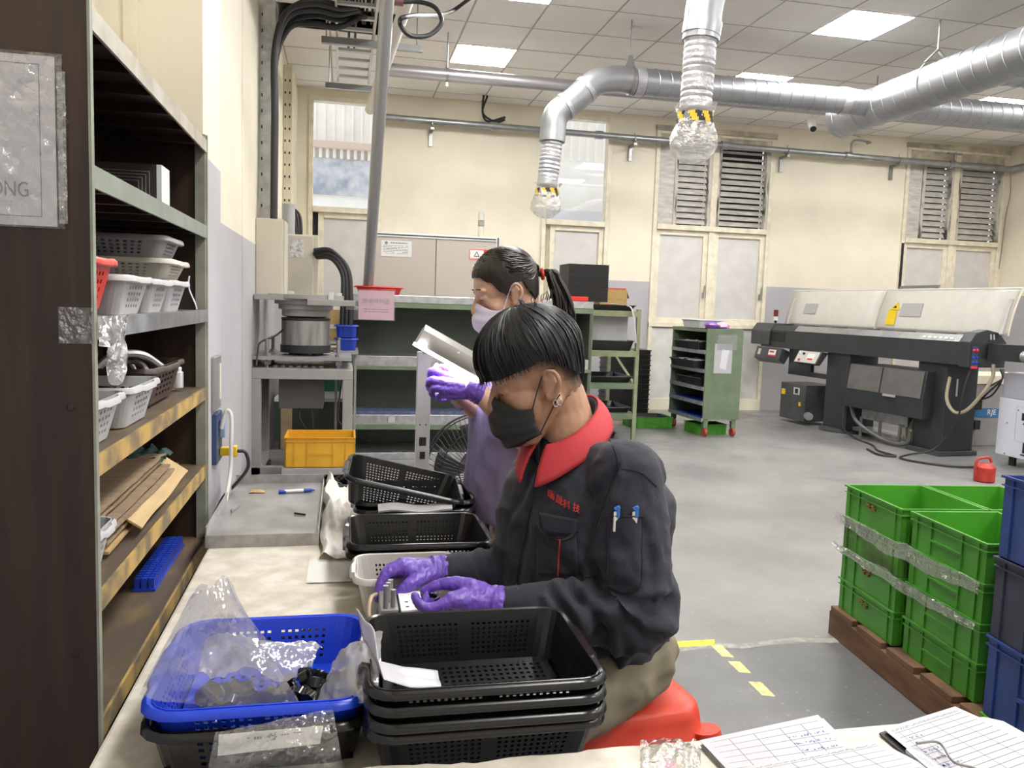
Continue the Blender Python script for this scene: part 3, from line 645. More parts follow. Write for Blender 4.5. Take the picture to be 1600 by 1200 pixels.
t = thing('bowl_feeder', 'round grey vibrating bowl feeder with wide stepped bowl on the steel stand', 'bowl feeder', (-.28, 6.5, .966))
b = MB(); b.lathe([(.15, 0), (.19, .0), (.19, .055), (.17, .06)], 32, (0, 0, .02)); 
for a in (.6, 2.2, 3.9, 5.5): b.cyl((cos(a)*.12, sin(a)*.12, 0), (cos(a)*.12, sin(a)*.12, .03), .035, 10)
b.build('rubber_base', M_black, t)
MB().lathe([(.178, .075), (.183, .08), (.183, .265), (.175, .27)], 40).build('drum', mat('brushed_grey_steel', (.34, .33, .32), .33, metal=.75, var=.3, scale=3, stretch=(6, 6, .6)), t)
MB().lathe([(.12, .268), (.185, .27), (.185, .285), (.12, .29)], 32).build('black_ring', M_black, t)
b = MB(); b.lathe([(.12, .285), (.18, .30), (.18, .345), (.205, .35), (.205, .385), (.235, .39), (.235, .42), (.25, .43), (.285, .43), (.285, .46), (.27, .463), (.24, .44), (.0, .41)], 40); b.build('bowl', M_mgrey, t)
b = MB(); b.box(.02, .37, -.30, -.13, .385, .43); b.box(-.36, -.05, -.24, -.1, .415, .455); b.box(.30, .40, -.20, -.10, .36, .385); b.build('track', M_mgrey, t, 0, bevel=.004)
for p in ((-.1, -.2), (.19, -.22), (.25, .1)): b = MB(); b.box(p[0]-.02, p[0]+.02, p[1]-.02, p[1]+.02, .43, .485); b.build('clamp', M_alu, t, 0, bevel=.003)
tag(MB().tube(smoothpts([(-.44, 6.42, 1.16), (-.5, 6.35, 1.11), (-.6, 6.3, 1.06), (-.67+.06, 6.22, .98), (-.615, 6.17, .90)], 5), .007, 6).build('feeder_cable', M_black), 'thin black cable running from the bowl feeder drum to the wall', 'cable')
for k in range(3): tag(MB().tube(smoothpts([(-.30+.05*k if k < 2 else .0, 6.42, .80 if k == 2 else .6), (-.32+.1*k if k < 2 else -.03, 6.38, .5), (-.26+.04*k if k < 2 else .01, 6.4, .38 if k < 2 else .42)], 5), .008, 6).build('hanging_cable', M_black), ['leftmost thin black cable hanging under the dark control box of the stand', 'second thin black cable hanging under the dark control box of the stand', 'thin black cable hanging inside the right leg of the steel stand'][k], 'cable')
# low bench with the yellow crate, in front of the stand's lower half
t = thing('low_bench', 'low grey steel bench under the bowl feeder stand, carrying the yellow crate', 'bench', (-.19, 5.55, 0))
b = MB(); posts(b, -.20, .30, 0, .40, 0, .22, .04); b.box(-.20, .30, 0, .40, .22, .26); b.build('frame', M_mgrey, t, 0, bevel=.003)
t = crate('storage_crate', 'mustard yellow plastic crate on the low bench under the bowl feeder', 'crate', .47, .34, .205, M_yel, (-.14, 5.74, .262), 0); 
t = tray('storage_bin', 'black tray full of scrap under the low grey bench', 'bin', .36, .3, .14, M_blackp, (-.13, 5.72, .0))
rg = random.Random(2)
b = MB()
for k in range(26): c = V((rg.uniform(-.15, .15), rg.uniform(-.12, .12), .12+rg.uniform(0, .03))); b.beam(c, c+V((rg.uniform(-.04, .04), rg.uniform(-.03, .03), .02)), .012, .008)
o = b.build('metal_scrap', M_steel); o.location = (-.13, 5.72, 0); tag(o, 'tangled metal scrap heaped in the black tray under the low bench', 'scrap', None, 'stuff')
tag(MB().lathe([(.03, 0), (.035, .01), (.02, .05), (.025, .06)], 12, (-.02, 5.72, .268)).build('metal_part', M_alu), 'small bright metal part lying in the yellow crate', 'metal part')
# things behind the stand
t = thing('white_table', 'white topped table standing behind the bowl feeder stand', 'table', (-.1, 7.6, 0))
MB().box(-.5, .12, 0, .8, .46, .49).build('tabletop', M_white, t, 0); b = MB()
MB().box(-.5, .12, .02, .06, .1, .46).build('green_apron', M_green, t, 0)
for x in (-.47, .05):
    for y in (.1, .7): MB().box(x, x+.04, y, y+.04, 0, .46).build('leg', M_greenl, t, 0)
tag(MB().box(-.52, -.43, 7.3, 7.38, 0, .62).build('wooden_post', mat('pale_wood', (.55, .42, .25), .6, var=.1)), 'pale wooden post standing behind the left leg of the bowl feeder stand', 'post')
t = thing('carton', 'brown cardboard carton on the shelf behind the bowl feeder', 'carton', (.0, 8.1, 1.0)); b = MB(); b.box(-.2, .12, -.1, .2, 0, .30); b.build('body', M_card, t, 0); b = MB(); b.box(-.20, .12, -.101, -.1, .12, .16); b.build('tape', M_frost, t, 0)
t = thing('back_shelf', 'low pale shelf carrying carton and blue basket behind the bowl feeder', 'shelf', (0, 7.8, 0)); MB().box(-.55, .14, -.12, .5, .93, .96).build('board', M_cream, t, 0); b = MB()
for x in (-.5, .1): MB().box(x, x+.03, .4, .43, 0, .93).build('leg', M_cream, t, 0)
MB().box(-.18, -.02, .42, .45, .3, .93).build('hanging_cloth', mat('green_cloth', (.05, .22, .13), .9), t, 0)
basket('blue_basket', 'blue basket of parts beside the bowl feeder drum, topmost of two', 'basket', .17, .2, .10, M_blue, 9, 9, 4, loc=(.03, 7.0, 1.09)); basket('blue_basket', 'blue basket under the other blue basket beside the feeder drum', 'basket', .17, .2, .10, M_blue, 9, 9, 4, loc=(.03, 7.0, .98))
t = thing('stand_shelf', 'small grey stand behind the green cabinet edge carrying two blue baskets', 'shelf', (.03, 7.0, 0)); MB().box(-.1, .1, -.12, .12, .95, .978).build('board', M_mgrey, t, 0)
for x in (-.09, .07): MB().box(x, x+.02, .05, .07, 0, .95).build('leg', M_mgrey, t, 0)
# machine enclosure behind the cabinet
t = thing('machine_enclosure', 'grey panelled machine enclosure in an aluminium frame behind the green cabinet', 'machine', (.25, 8.2, 0))
b = MB(); e = .04; W_ = 1.30; z0, z1 = .4, 2.075
posts(b, 0, W_, 0, .9, z0, z1, e)
for z in (z0, z1-e): b.box(e, W_-e, 0, e, z, z+e).box(e, W_-e, .9-e, .9, z, z+e).box(0, e, e, .9-e, z, z+e).box(W_-e, W_, e, .9-e, z, z+e)
b.build('frame', M_alu, t, 0, bevel=.003)
b = MB(); b.box(e, W_-e, -.0015, .0, z1-.026, z1-.014); b.box(.014, .026, -.0015, .0, z0, z1); b.box(W_-.026, W_-.014, -.0015, .0, z0, z1); b.build('slot_strip', M_dark, t, 0)
M_pan = mat('warm_grey_panel', (.50, .45, .40), .4)
for (a, c) in ((e, W_/2), (W_/2+.008, W_-e)): MB().box(a, c, .01, .02, z0+e, z1-e).build('panel', M_pan, t, 0)
MB().box(e, W_-e, .88, .89, z0+e, z1-e).build('rear_panel', M_pan, t, 0); MB().box(0.01, .02, e, .86, z0+e, z1-e).build('side_panel', M_pan, t, 0); MB().box(0.01, W_, 0.01, .89, z1-.03, z1-.02).build('roof', M_pan, t, 0)
for zz in (1.80, .8):
    hg = MB().box(-.01, .055, -.012, 0, zz, zz+.07).build('hinge', M_blackp, t, 0, bevel=.003); b = MB()
    for (x, z) in ((.005, .015), (.04, .015), (.005, .055), (.04, .055)): b.ball((x, -.013, zz+z), (.008, .004, .008), 8)
    b.build('screw', M_alu, hg)
for (x, y) in ((.05, .05), (W_-.05, .05), (.05, .85), (W_-.05, .85)): MB().cyl((x, y, 0), (x, y, z0), .025, 10).build('foot', M_black, t)
pl = MB().box(.11, .41, .006, .0099, 1.84, 1.995).build('rating_plate', mat('plate_white', (.74, .74, .73), .35), t, 0, bevel=.002)
b = MB(); lines(b, .13, .38, 1.865, 1.955, 6, lambda u, v: V((u, .0055, v)), .9, 4); lines(b, .20, .37, 1.968, 1.982, 1, lambda u, v: V((u, .0055, v)), 1, 5, .8); b.lathe([(.004, 0), (.016, 0), (.016, .0005)], 16, (.16, .0055, 1.973), Matrix.Rotation(pi/2, 3, 'X')); b.build('fine_print', M_ink, pl, 0)
M_lred = mat('label_red', (.75, .03, .05), .4); M_lwh = mat('label_white', (.8, .8, .78), .4)
wl = MB().box(.995, 1.14, .006, .0099, 1.855, 1.945).build('warning_label', M_lwh, t, 0); b = MB(); b.box(1.137, 1.25, .004, .0085, 1.852, 1.948); b.box(.992, 1.25, .0045, .006, 1.943, 1.95); b.box(.992, 1.25, .0045, .006, 1.85, 1.857); b.box(.992, .998, .0045, .006, 1.857, 1.943); b.build('red_field', M_lred, wl, 0)
b = MB()
for k in range(3): a0 = pi/2+2*pi*k/3; a1 = a0+2*pi/3; c = V((1.065, .0045, 1.895)); b.beam(c+V((cos(a0), 0, sin(a0)))*.03, c+V((cos(a1), 0, sin(a1)))*.03, .006, .002, up=V((0, 1, 0)))
b.face((1.155, .0035, 1.88), (1.185, .0035, 1.88), (1.17, .0035, 1.915)); b.face((1.195, .0035, 1.88), (1.205, .0035, 1.88), (1.2, .0035, 1.91)); b.face((1.215, .0035, 1.875), (1.235, .0035, 1.875), (1.235, .0035, 1.912), (1.215, .0035, 1.912)); b.build('hazard_sign', M_dark, wl, 0)
b = MB().box(1.03, 1.11, .006, .0099, 1.74, 1.80).build('small_plate', M_frost, t, 0)
t = thing('signal_tower', 'grey ivory signal tower standing on the machine enclosure', 'signal light', (1.40, 8.5, 2.055))
b = MB(); b.cyl((0, 0, 0), (0, 0, .15), .033, 16); b.build('lower_stage', mat('ivory_lens', (.62, .60, .46), .4), t); b = MB(); b.cyl((0, 0, .155), (0, 0, .21), .034, 16); b.build('middle_stage', mat('grey_lens', (.30, .30, .27), .4), t); b = MB(); b.cyl((0, 0, .215), (0, 0, .29), .033, 16); b.cyl((0, 0, .29), (0, 0, .30), .028, 16); b.build('upper_stage', mat('pale_lens', (.60, .60, .55), .4), t)
# green cabinet with shelves
t = thing('green_cabinet', 'wide dark green steel shelving cabinet standing behind the woman', 'cabinet', (.06, 7.2, 0))
W_, D_ = 2.19, .55; MB().box(0, .025, 0, D_, 0, 1.42).build('side_panel', M_green, t, 0); MB().box(W_-.025, W_, 0, D_, 0, 1.42).build('side_panel', M_green, t, 0)
MB().box(.025, W_-.025, D_-.01, D_, 0, 1.42).build('back_panel', M_green, t, 0)
MB().box(0, W_, -.01, D_, 1.39, 1.455).build('galvanised_top', M_galv, t, 0, bevel=.004); MB().box(0, W_, -.015, .0, 1.345, 1.388).build('top_lip', M_greenl, t, 0)
for (za, zb) in ((.92, .80), (.40, .27), (.06, .0)):
    s = MB().box(.025, W_-.025, -.005, D_-.01, za-.09, za).build('shelf', M_galv, t, 0, bevel=.003); MB().box(0, W_, -.012, -.005, zb, za-.09).build('shelf_lip', M_greenl, s, 0)
nt_ = thing('pink_notice', 'pink paper notice in a clear sleeve on the front of the green cabinet top', 'notice', (.09, 7.178, 1.235)); MB().box(.04, .345, -.002, 0, 0, .25).build('sheet', M_pink, nt_, 0); MB().box(0, .355, -.004, -.003, -.005, .26).build('sleeve', film('clear_sleeve', (1, 1, 1), .12, .10, .1, .3), nt_, 0)
text('heading', '現場待判區', .048, M_ink, nt_, (.19, -.0026, .155), (1, 0, 0), (0, 0, 1), .0002); b = MB(); lines(b, .09, .30, .06, .10, 2, lambda u, v: V((u, -.0026, v)), 1, 6); b.build('fine_print', M_ink, nt_, 0)
basket('red_basket', 'low red basket on the left end of the green cabinet top', 'basket', .40, .28, .07, M_red, 24, 14, 3, loc=(.31, 7.38, 1.456), taper=.18)
tag(MB().box(.40, .46, 7.16, 7.175, .335, .395, Matrix.Rotation(0, 4, 'Y')).build('white_tag', M_paper, None, 0), 'small white tag stuck on the lower shelf edge of the green cabinet', 'tag')
o = MB().box(.10, 1.2, 7.24, 7.5, .401, .425).build('blue_mat', mat('blue_grey_mesh', (.10, .12, .22), .7, var=.3, scale=30), None, 0); tag(o, 'blue grey mesh mat lying on the lower shelf of the green cabinet', 'mat')
# black stacked trays and red tray on the right end of the cabinet
n_tr = 22
for k in range(n_tr):
    b = MB(); z = 1.457+k*.0155; b.box(2.02, 2.40-.001, 7.24, 7.58, z, z+.011); b.box(2.015, 2.405, 7.235, 7.585, z+.011, z+.0145)
    o = b.build('flat_tray', M_blackp, None, 0); tag(o, 'thin black flat tray in the tall stack on the right of the green cabinet', 'tray', 'stacked black trays on the green cabinet')
tag(MB().box(1.90, 2.2, 7.195, 7.235, 1.456, 1.50).build('red_tray', M_red, None, 0, bevel=.006), 'red tray lying in front of the black tray stack on the cabinet', 'tray')
# open green rack with trays
t = thing('green_rack', 'open olive green steel rack beside the green cabinet', 'rack', (2.50, 8.1, 0))
W_, D_ = .56, .95
for x in (0, W_-.04):
    for y in (0, D_-.04): MB().box(x, x+.04, y, y+.04, 0, 1.40).build('post', M_rackg, t, 0)
for k, z in enumerate((1.38, .96, .62, .30)):
    b = MB(); b.box(.04, W_-.04, 0, .03, z-.06, z).box(.04, W_-.04, D_-.03, D_, z-.06, z).box(0, .03, .04, D_-.04, z-.06, z).box(W_-.03, W_, .04, D_-.04, z-.06, z); b.box(.03, W_-.03, .03, D_-.03, z-.012, z); b.build('shelf', M_rackg if k in (0, 1) else M_greenl, t, 0)
for x in (W_-.02, .02): MB().beam((x, .08, .62), (x, D_-.05, .95), .03, .006).build('brace', M_rackg, t, 0)
for k, (z, h, lab) in enumerate(((1.382, .055, 'black tray on top of the olive green rack'), (.962, .10, 'black tray with loose parts on the upper shelf of the olive rack'), (.622, .06, 'black tray on the middle shelf of the olive rack'), (.302, .05, 'black tray on the lowest shelf of the olive rack'))):
    tray('black_tray', lab, 'tray', .48, .6, h, M_blackp, (2.78, 8.47, z))
rg = random.Random(8); b = MB()
for k in range(40): b.ball((2.78+rg.uniform(-.18, .18), 8.4+rg.uniform(-.2, .2), 1.04+rg.uniform(0, .015)), .018, 6)
tag(b.build('loose_parts', M_steel), 'small grey loose parts in the tray on the upper shelf of the olive rack', 'parts', None, 'stuff')
t = thing('cardboard_box', 'brown cardboard box with open flaps on top of the olive rack', 'box', (2.82, 8.42, 1.395)); b = MB(); b.box(-.15, .15, -.11, .11, 0, .205).build('body', mat('tan_carton', (.50, .34, .12), .75, var=.06), t, 0); b = MB(); b.box(-.15, .15, -.112, -.11, .098, .106); b.build('tape_seam', M_card, t, 0)
b = MB(); b.beam((-.15, 0, .205), (-.26, -.05, .17), .16, .004); b.build('flap', M_paper, t, 0); b = MB(); b.beam((.15, 0, .2), (.18, 0, .12), .2, .004); b.build('side_flap', M_card, t, 0)
tag(MB().box(-.12, .14, -.1, .1, .207, .225, Matrix.Translation((2.82, 8.42, 1.395))).build('red_folder', mat('coral_red', (.65, .10, .08), .5), None, 0), 'coral red folder lying on the cardboard box on the olive rack', 'folder')
b = MB(); b.tube(smoothpts([(2.72, 8.29, 1.425), (2.79, 8.27, 1.45), (2.86, 8.27, 1.445), (2.92, 8.20, 1.435), (2.95, 8.08, 1.40), (2.98, 8.05, 1.2), (3.0, 8.05, 1.05)], 5), .012, 8, flat=.4); tag(b.build('paper_strap', M_paper), 'white paper strap hanging from the cardboard box down the front of the olive rack', 'strap')
b = MB(); b.ball((2.76, 8.28, 1.425), (.05, .02, .025), 10); tag(b.build('tape_roll', M_red), 'crumpled red tape lying before the cardboard box on the olive rack', 'tape')
tag(MB().box(2.55, 2.99, 8.3, 8.32, 1.05, 1.32).build('grey_sheet', mat('pale_sheet', (.55, .55, .55), .6), None, 0), 'pale grey sheet leaning inside the top bay of the olive rack', 'sheet')
# black crate tower on the green crate, behind the rack
for k in range(13):
    z = .09+k*.062; b = MB(); b.box(-.27, .27, -.19, .19, 0, .045); b.box(-.28, .28, -.2, .2, .045, .058); o = b.build('black_crate', M_blackp, None, 0); o.location = (3.55, 9.9, z); tag(o, 'black shallow crate in the tower standing behind the olive rack', 'crate', 'black crate tower')
tag(MB().box(3.2, 3.9, 9.66, 10.14, 0, .088).build('wooden_skid', M_card, None, 0), 'low skid under the black crate tower', 'skid')
t = crate('green_crate', 'bright green low crate on the floor left of the green trolley', 'crate', .52, .36, .13, M_crg, (3.62, 9.2, 0)); tray('black_tray', 'black tray lying in the low green crate on the floor', 'tray', .4, .26, .06, M_blackp, (3.6, 9.2, .075))
tray('black_tray', 'black tray on the floor under the olive rack', 'tray', .3, .4, .06, M_blackp, (2.76, 8.5, 0.0))
# green trolley
t = thing('green_trolley', 'sage green shelf trolley on red castors in front of the louvre window', 'trolley', (3.95, 8.38, 0), radians(3)); W_, D_ = .45, .86
b = MB(); b.box(0, W_, -.0, .02, .20, 1.215); b.build('near_panel', M_greenl, t, 0, bevel=.003); MB().box(0, W_, D_-.02, D_, .20, 1.215).build('far_panel', M_greenl, t, 0); MB().box(W_-.015, W_, .02, D_-.02, .2, 1.215).build('back_panel', M_greenl, t, 0); MB().box(0, W_, .02, D_-.02, 1.175, 1.20).build('top', M_greenl, t, 0); MB().box(.15, W_, .03, D_-.03, 1.20, 1.21).build('blue_mat', M_blue, t, 0)
for k, z in enumerate((.96, .75, .55, .385, .20)):
    s = MB().box(0, W_-.015, .02, D_-.02, z-.02, z).build('shelf', M_galv, t, 0); MB().box(-.012, 0, .01, D_-.01, z-.03, z+.012).build('shelf_lip', M_galv, s, 0)
    if k > 2: MB().box(.0, W_-.02, .03, D_-.03, z+.001, z+.006).build('blue_liner', M_blue, s, 0)
for x in (.05, W_-.05):
    for y in (.04, D_-.04):
        c = MB().box(x-.025, x+.025, y-.025, y+.025, .10, .20).build('castor', M_greenl, t, 0); MB().lathe([(.015, -.015), (.05, -.015), (.05, .015), (.015, .015)], 16, (x, y, .051), Matrix.Rotation(pi/2, 3, 'Y')).build('wheel', mat('castor_red', (.40, .07, .05), .5), c)
def on(t, x, y, z): return t.location + Matrix.Rotation(t.rotation_euler.z, 3, 'Z') @ V((x, y, z))
for k, (z, dx) in enumerate(((.975, -.06), (.765, -.10), (.565, .0))):
    tray('black_tray', 'black tray poking out of the %s shelf of the green trolley' % ('top', 'second', 'third')[k], 'tray', .42, .60, .085, M_blackp, on(t, .20+dx, .38, z), t.rotation_euler.z)
    b = MB(); b.grid(lambda u, v: on(t, .04+dx+.3*u, .12+.5*v, z+.088+.025*noise.noise(V((u*4+k, v*5, 3)))), 8, 10); tag(b.build('plastic_bag', mat('milky_film', (.62, .62, .64), .25)), 'milky bag of parts lying in the tray on the %s shelf of the green trolley' % ('top', 'second', 'third')[k], 'bag')
o = MB().box(.10, .32, -.0035, -.001, .72, 1.05).build('paper_sheet', M_paper, None, 0); o.location = t.location; o.rotation_euler = t.rotation_euler; tag(o, 'white paper sheet taped to the near side of the green trolley', 'paper')
o = MB().box(.13, .37, -.006, -.004, .98, 1.15).build('clear_sleeve', film('trolley_sleeve', (.95, .97, .96), .2, .25, .1, .5), None, 0); o.location = t.location; o.rotation_euler = t.rotation_euler; tag(o, 'clear plastic sleeve above the paper sheet on the green trolley', 'sleeve')
o = MB().face((.17, -.0045, .78), (.25, -.0045, .76), (.27, -.0045, .93), (.29, -.0045, .98), (.19, -.0045, .99)).build('paper_slip', mat('grey_white_paper', (.66, .66, .70), .7), None, 0, solid=.001); o.location = t.location; o.rotation_euler = t.rotation_euler; tag(o, 'small folded paper slip pinned on the white sheet on the green trolley', 'paper')
for k, (c, x, lab) in enumerate((((.22, .08, .40), .12, 'purple bag on top of the green trolley'), ((.80, .42, .50), .26, 'pink bag on top of the green trolley beside the purple one'))):
    b = MB(); P = on(t, x, .14, 1.245)
    def fn(u, v, P=P, k=k): a = 2*pi*u; q = pi*v; r = 1+.3*noise.noise(V((cos(a)*2+k*5, sin(a)*2, q*2))); return P+V((.08*sin(q)*cos(a)*r, .07*sin(q)*sin(a)*r, .045*cos(q)*r))
    b.grid(fn, 14, 9); tag(b.build('plastic_bag', mat('bag_%d' % k, c, .35)), lab, 'bag')
t2 = tray('white_tray', 'pale tray on top of the green trolley behind the bags', 'tray', .30, .42, .09, mat('pale_grey_plastic', (.55, .55, .58), .4), on(t, .2, .52, 1.212), t.rotation_euler.z)
crate('green_crate', 'green crate on the floor under the green trolley', 'crate', .38, .34, .12, M_crg, on(t, .21, .32, 0), t.rotation_euler.z)
# ================================================================ the tall shelving on the left
M_wood = mat('dark_brown_steel', (.018, .010, .007), .42, c2=(.042, .023, .014), scale=3, stretch=(9, 9, .7), bump=.04)
M_post = mat('greyed_green_post', (.26, .27, .22), .5, var=.18, scale=12)
M_lipw = mat('worn_cream_lip', (.34, .30, .23), .6, c2=(.50, .47, .40), scale=14, detail=6)
M_lipg = mat('grey_green_lip', (.22, .25, .21), .5, var=.15, scale=10)
M_lipy = mat('worn_yellow_wood', (.16, .12, .07), .7, c2=(.46, .30, .09), scale=11, detail=7, lo=.40, hi=.60)
M_brd = mat('worn_brown_board', (.085, .062, .042), .6, c2=(.20, .13, .05), scale=13, detail=8, lo=.48, hi=.72, stretch=(1, .35, 1))
SX0, SX1, SY0, SY1 = XL+.004, -.37, 1.345, 2.415
t = thing('shelving_unit', 'tall dark brown steel shelving unit standing along the left wall', 'shelving unit', (SX0, SY0, 0)); W_, D_ = SX1-SX0, SY1-SY0
MB().box(-.0, W_-.004, 0, .012, 0, 2.1).build('near_panel', M_wood, t, 0); MB().box(0, W_-.004, D_-.012, D_, 0, 1.83).build('far_panel', M_wood, t, 0); MB().box(0, .006, .012, D_-.012, 0, 1.83).build('back_panel', M_wood, t, 0)
for (y0, z) in ((-.002, 2.1), (D_-.012, 1.835)):
    b = MB(); b.box(W_-.004, W_, y0, y0+.014, 0, z); b.box(W_-.03, W_-.004, y0+(.014 if y0 < 0 else -.012), y0+(.016 if y0 < 0 else 0.0), 0, z); b.build('post', M_post, t, 0)
for z in (1.647, 1.222, .83, 1.93): MB().ball((W_-.036, -.001, z), (.006, .004, .006), 8).build('bolt_head', M_wood, t)
LV = [(1.82, M_lipw), (1.588, M_lipg), (1.358, M_galv), (1.143, M_lipy), (.923, M_lipy), (.712, M_lipy)]
for k, (z, ml) in enumerate(LV):
    s = MB().box(.006, W_-.004, .012, D_-.012, z-.012, z)
    if k < 3:
        for q in range(6): s.box(.008, W_-.008, .1+q*.165, .118+q*.165, z-.03, z-.012)
    s = s.build('shelf', M_brd if k > 2 else (M_galv if k == 2 else M_wood), t, 0)
    MB().box(W_-.006, W_-.001, .012, D_-.012, z-.032, z+.002).build('lip', ml, s, 0)
    if k in (3, 4): MB().box(.006, W_-.075, .03, D_-.03, z, z+.008).build('loose_plank', M_lipy if k == 3 else M_brd, s, 0)
# notice in a sleeve on the end panel
t = thing('notice_sheet', 'white printed notice in a glossy clear sleeve on the shelving end panel', 'notice', (-.36, SY0-.002, 1.494))
MB().box(-.285, -.0585, -.002, 0, 0, .245).build('sheet', mat('lilac_white_paper', (.62, .61, .65), .6), t, 0)
b = MB()
b.grid(lambda u, v: V((-.29+.243*u, -.004-.0060*max(0, noise.noise(V((u*7, v*12, 2))))+.0050*noise.noise(V((u*15+v*7, v*17-u*4, 5))), -.003+.252*v)), 50, 60); b.build('sleeve', film('glossy_sleeve', (1, 1, 1), .30, .05, .10, .6, 40), t, 60)
MB().box(-.055, -.044, -.003, 0, .005, .225).build('sleeve_edge', film('taped_edge', (.9, .9, .85), .4, .25, .2, 1, 60), t, 0)
b = MB(); b.box(-.285, -.078, -.0026, -.0022, .232, .2332).box(-.0796, -.0784, -.0026, -.0022, .013, .232).box(-.285, -.0784, -.0026, -.0022, .013, .0142); b.build('border_line', M_ink, t, 0)
text('lettering', 'ONG', .031, M_ink, t, (-.1215, -.0026, .051), (1, 0, 0), (0, 0, 1), .0002, sx=.74)
# torn clear film and tape at the third shelf
b = MB()
def fn(u, v): a = noise.noise(V((u*6, v*4, 1)))*.012; L = .045+.06*math.exp(-((u-.55)/.22)**2)+.02*u; return V((-.366+.010*v*sin(u*11)+abs(a)*.8, 1.347+.17*u+a*v, 1.362-L*v))
b.grid(fn, 28, 18); tag(b.build('torn_film', film('crumpled_film', (.9, .88, .85), .4, .55, .2, 1.2, 40), None, 70), 'crumpled torn plastic film hanging from the near corner of the third shelf', 'plastic film')
tag(MB().grid(lambda u, v: V((-.42+.048*u, 1.3425-.001*abs(noise.noise(V((u*9, v*9, 4)))), 1.32+.055*v)), 10, 10).build('clear_tape', film('old_tape', (.9, .9, .9), .3, .12, .3, 1.5, 90)), 'old clear tape stuck on the shelving end panel beside the third shelf', 'tape')
# box file on the second shelf
t = thing('box_file', 'dark box with line pattern and white end on the second shelf', 'box', (-.62, 2.08, 1.589)); MB().box(0, .187, 0, .09, 0, .112).build('body', mat('brown_black_card', (.05, .04, .036), .4), t, 0); MB().box(.187, .198, 0, .09, 0, .112).build('white_end', M_white, t, 0)
b = MB()
for k in range(4): q = .008*k; b.box(.06+q, .172-q, -.001, 0, .094-q*.9, .0954-q*.9); b.box(.1706-q, .172-q, -.001, 0, .02, .094-q*.9)
b.build('line_pattern', mat('silver_line', (.35, .33, .36), .4), t, 0)
# baskets: a near-to-far row on each shelf
def gb(label, x1, y0, y1, z, h, m=M_greyp, w=.215, hx=10, hz=4, group=None, cat='basket'):
    return basket('plastic_basket', label, cat, w, y1-y0, h, m, hx, 7, hz, taper=.22, r=.02, lip=.008, loc=(x1-w/2, (y0+y1)/2, z+.001), bump=.004, mid=False, group=group)
S3 = 1.358
gb('red and white basket, nearest on the third shelf', -.392, 1.36, 1.55, S3+.012, .085, M_red)
gb('light grey basket on the third shelf, front of the row of three', -.385, 1.58, 1.79, S3, .072)
gb('light grey basket on the third shelf, middle of the row of three', -.385, 1.81, 1.99, S3, .070)
gb('light grey basket on the third shelf, far end of the row of three', -.388, 2.01, 2.21, S3, .072)
gb('cream grey basket lying across the row of baskets on the third shelf', -.39, 1.99, 2.22, S3+.075, .045, mat('cream_plastic', (.55, .52, .44), .4))
gb('dark grey basket topmost of the pile on the third shelf', -.40, 1.99, 2.20, S3+.122, .05, mat('mid_grey_plastic', (.30, .30, .31), .4))
tag(MB().grid(lambda u, v: V((-.382+.012*v-.006*sin(v*5), 2.19+.018*u+.004*sin(v*6), 1.447-.085*v)), 2, 12).build('white_strap', M_paper, None, 60, solid=.001), 'white cable strap hanging off the basket pile on the third shelf', 'strap')
S4 = 1.151
gb('dark brown basket of metal rings on the fourth shelf', -.40, 1.86, 2.2, S4, .085, mat('dark_brown_plastic', (.045, .025, .022), .4))
b = MB()
for k, (x, y, r, a) in enumerate(((-.47, 1.98, .032, .3), (-.5, 2.06, .028, 1.2), (-.56, 1.95, .03, .8))):
    ring = [V((x, y, S4+.065))+Matrix.Rotation(a, 3, 'Z') @ V((r*cos(q), .35*r*sin(q), r*sin(q)*.9)) for q in [2*pi*j/20 for j in range(20)]]
    o = MB().tube(ring, .007, 8, closed=True).build('metal_ring', M_steel); tag(o, ['metal ring nearest the front in the dark brown basket', 'metal ring at the far side of the dark brown basket', 'metal ring deepest inside the dark brown basket'][k], 'ring')
o = MB().tube(smoothpts([(-.54, 1.90, S4+.06), (-.50, 1.93, S4+.105), (-.45, 1.98, S4+.11), (-.415, 2.04, S4+.075)], 6), .009, 8).build('pull_handle', M_alu); tag(o, 'bright curved metal handle sticking out of the dark brown basket', 'handle')
tag(MB().lathe([(.014, 0), (.016, .002), (.016, .042), (.012, .045), (.012, .054), (.01, .056)], 16, (-.43, 2.29, S4)).build('metal_cylinder', M_alu), 'small metal cylinder standing beside the dark brown basket', 'cylinder')
gb('grey basket in the middle of the fourth shelf', -.382, 1.60, 1.83, S4-.006, .078)
b = MB(); b.ball((-.47, 1.72, S4+.045), (.05, .05, .02), 12); tag(b.build('black_part', M_blackp), 'black part lying in the middle grey basket on the fourth shelf', 'part')
gb('grey basket nearest the camera on the fourth shelf', -.384, 1.36, 1.56, S4-.006, .078)
tag(MB().box(-.47, -.41, 1.42, 1.5, S4+.05, S4+.062).build('pink_slip', M_pink), 'pink slip in the nearest grey basket on the fourth shelf', 'slip')
S5 = .923
gb('grey basket nearest the camera on the fifth shelf', -.384, 1.36, 1.49, S5, .088)
rg = random.Random(3)
M_cardp = mat('printed_cardboard', (.30, .21, .125), .8, c2=(.21, .145, .085), scale=16, stretch=(.4, 3, 1))
for k in range(7):
    z = S5+.012+k*.0125; x1 = -.40-rg.uniform(0, .02); sg = rg.uniform(-.006, .006)
    b = MB(); b.grid(lambda u, v: V((-.63+(x1+.63)*u, 1.53+.55*v+sg*10*u*.3, z+.003*sin(v*3+k)+.004*noise.noise(V((u*3, v*5, k))))), 6, 10)
    o = b.build('cardboard_sheet', M_cardp if k else M_card, None, 0, solid=.0055); tag(o, 'brown flattened cardboard sheet in the pile on the fifth shelf', 'cardboard', 'cardboard pile on the fifth shelf')
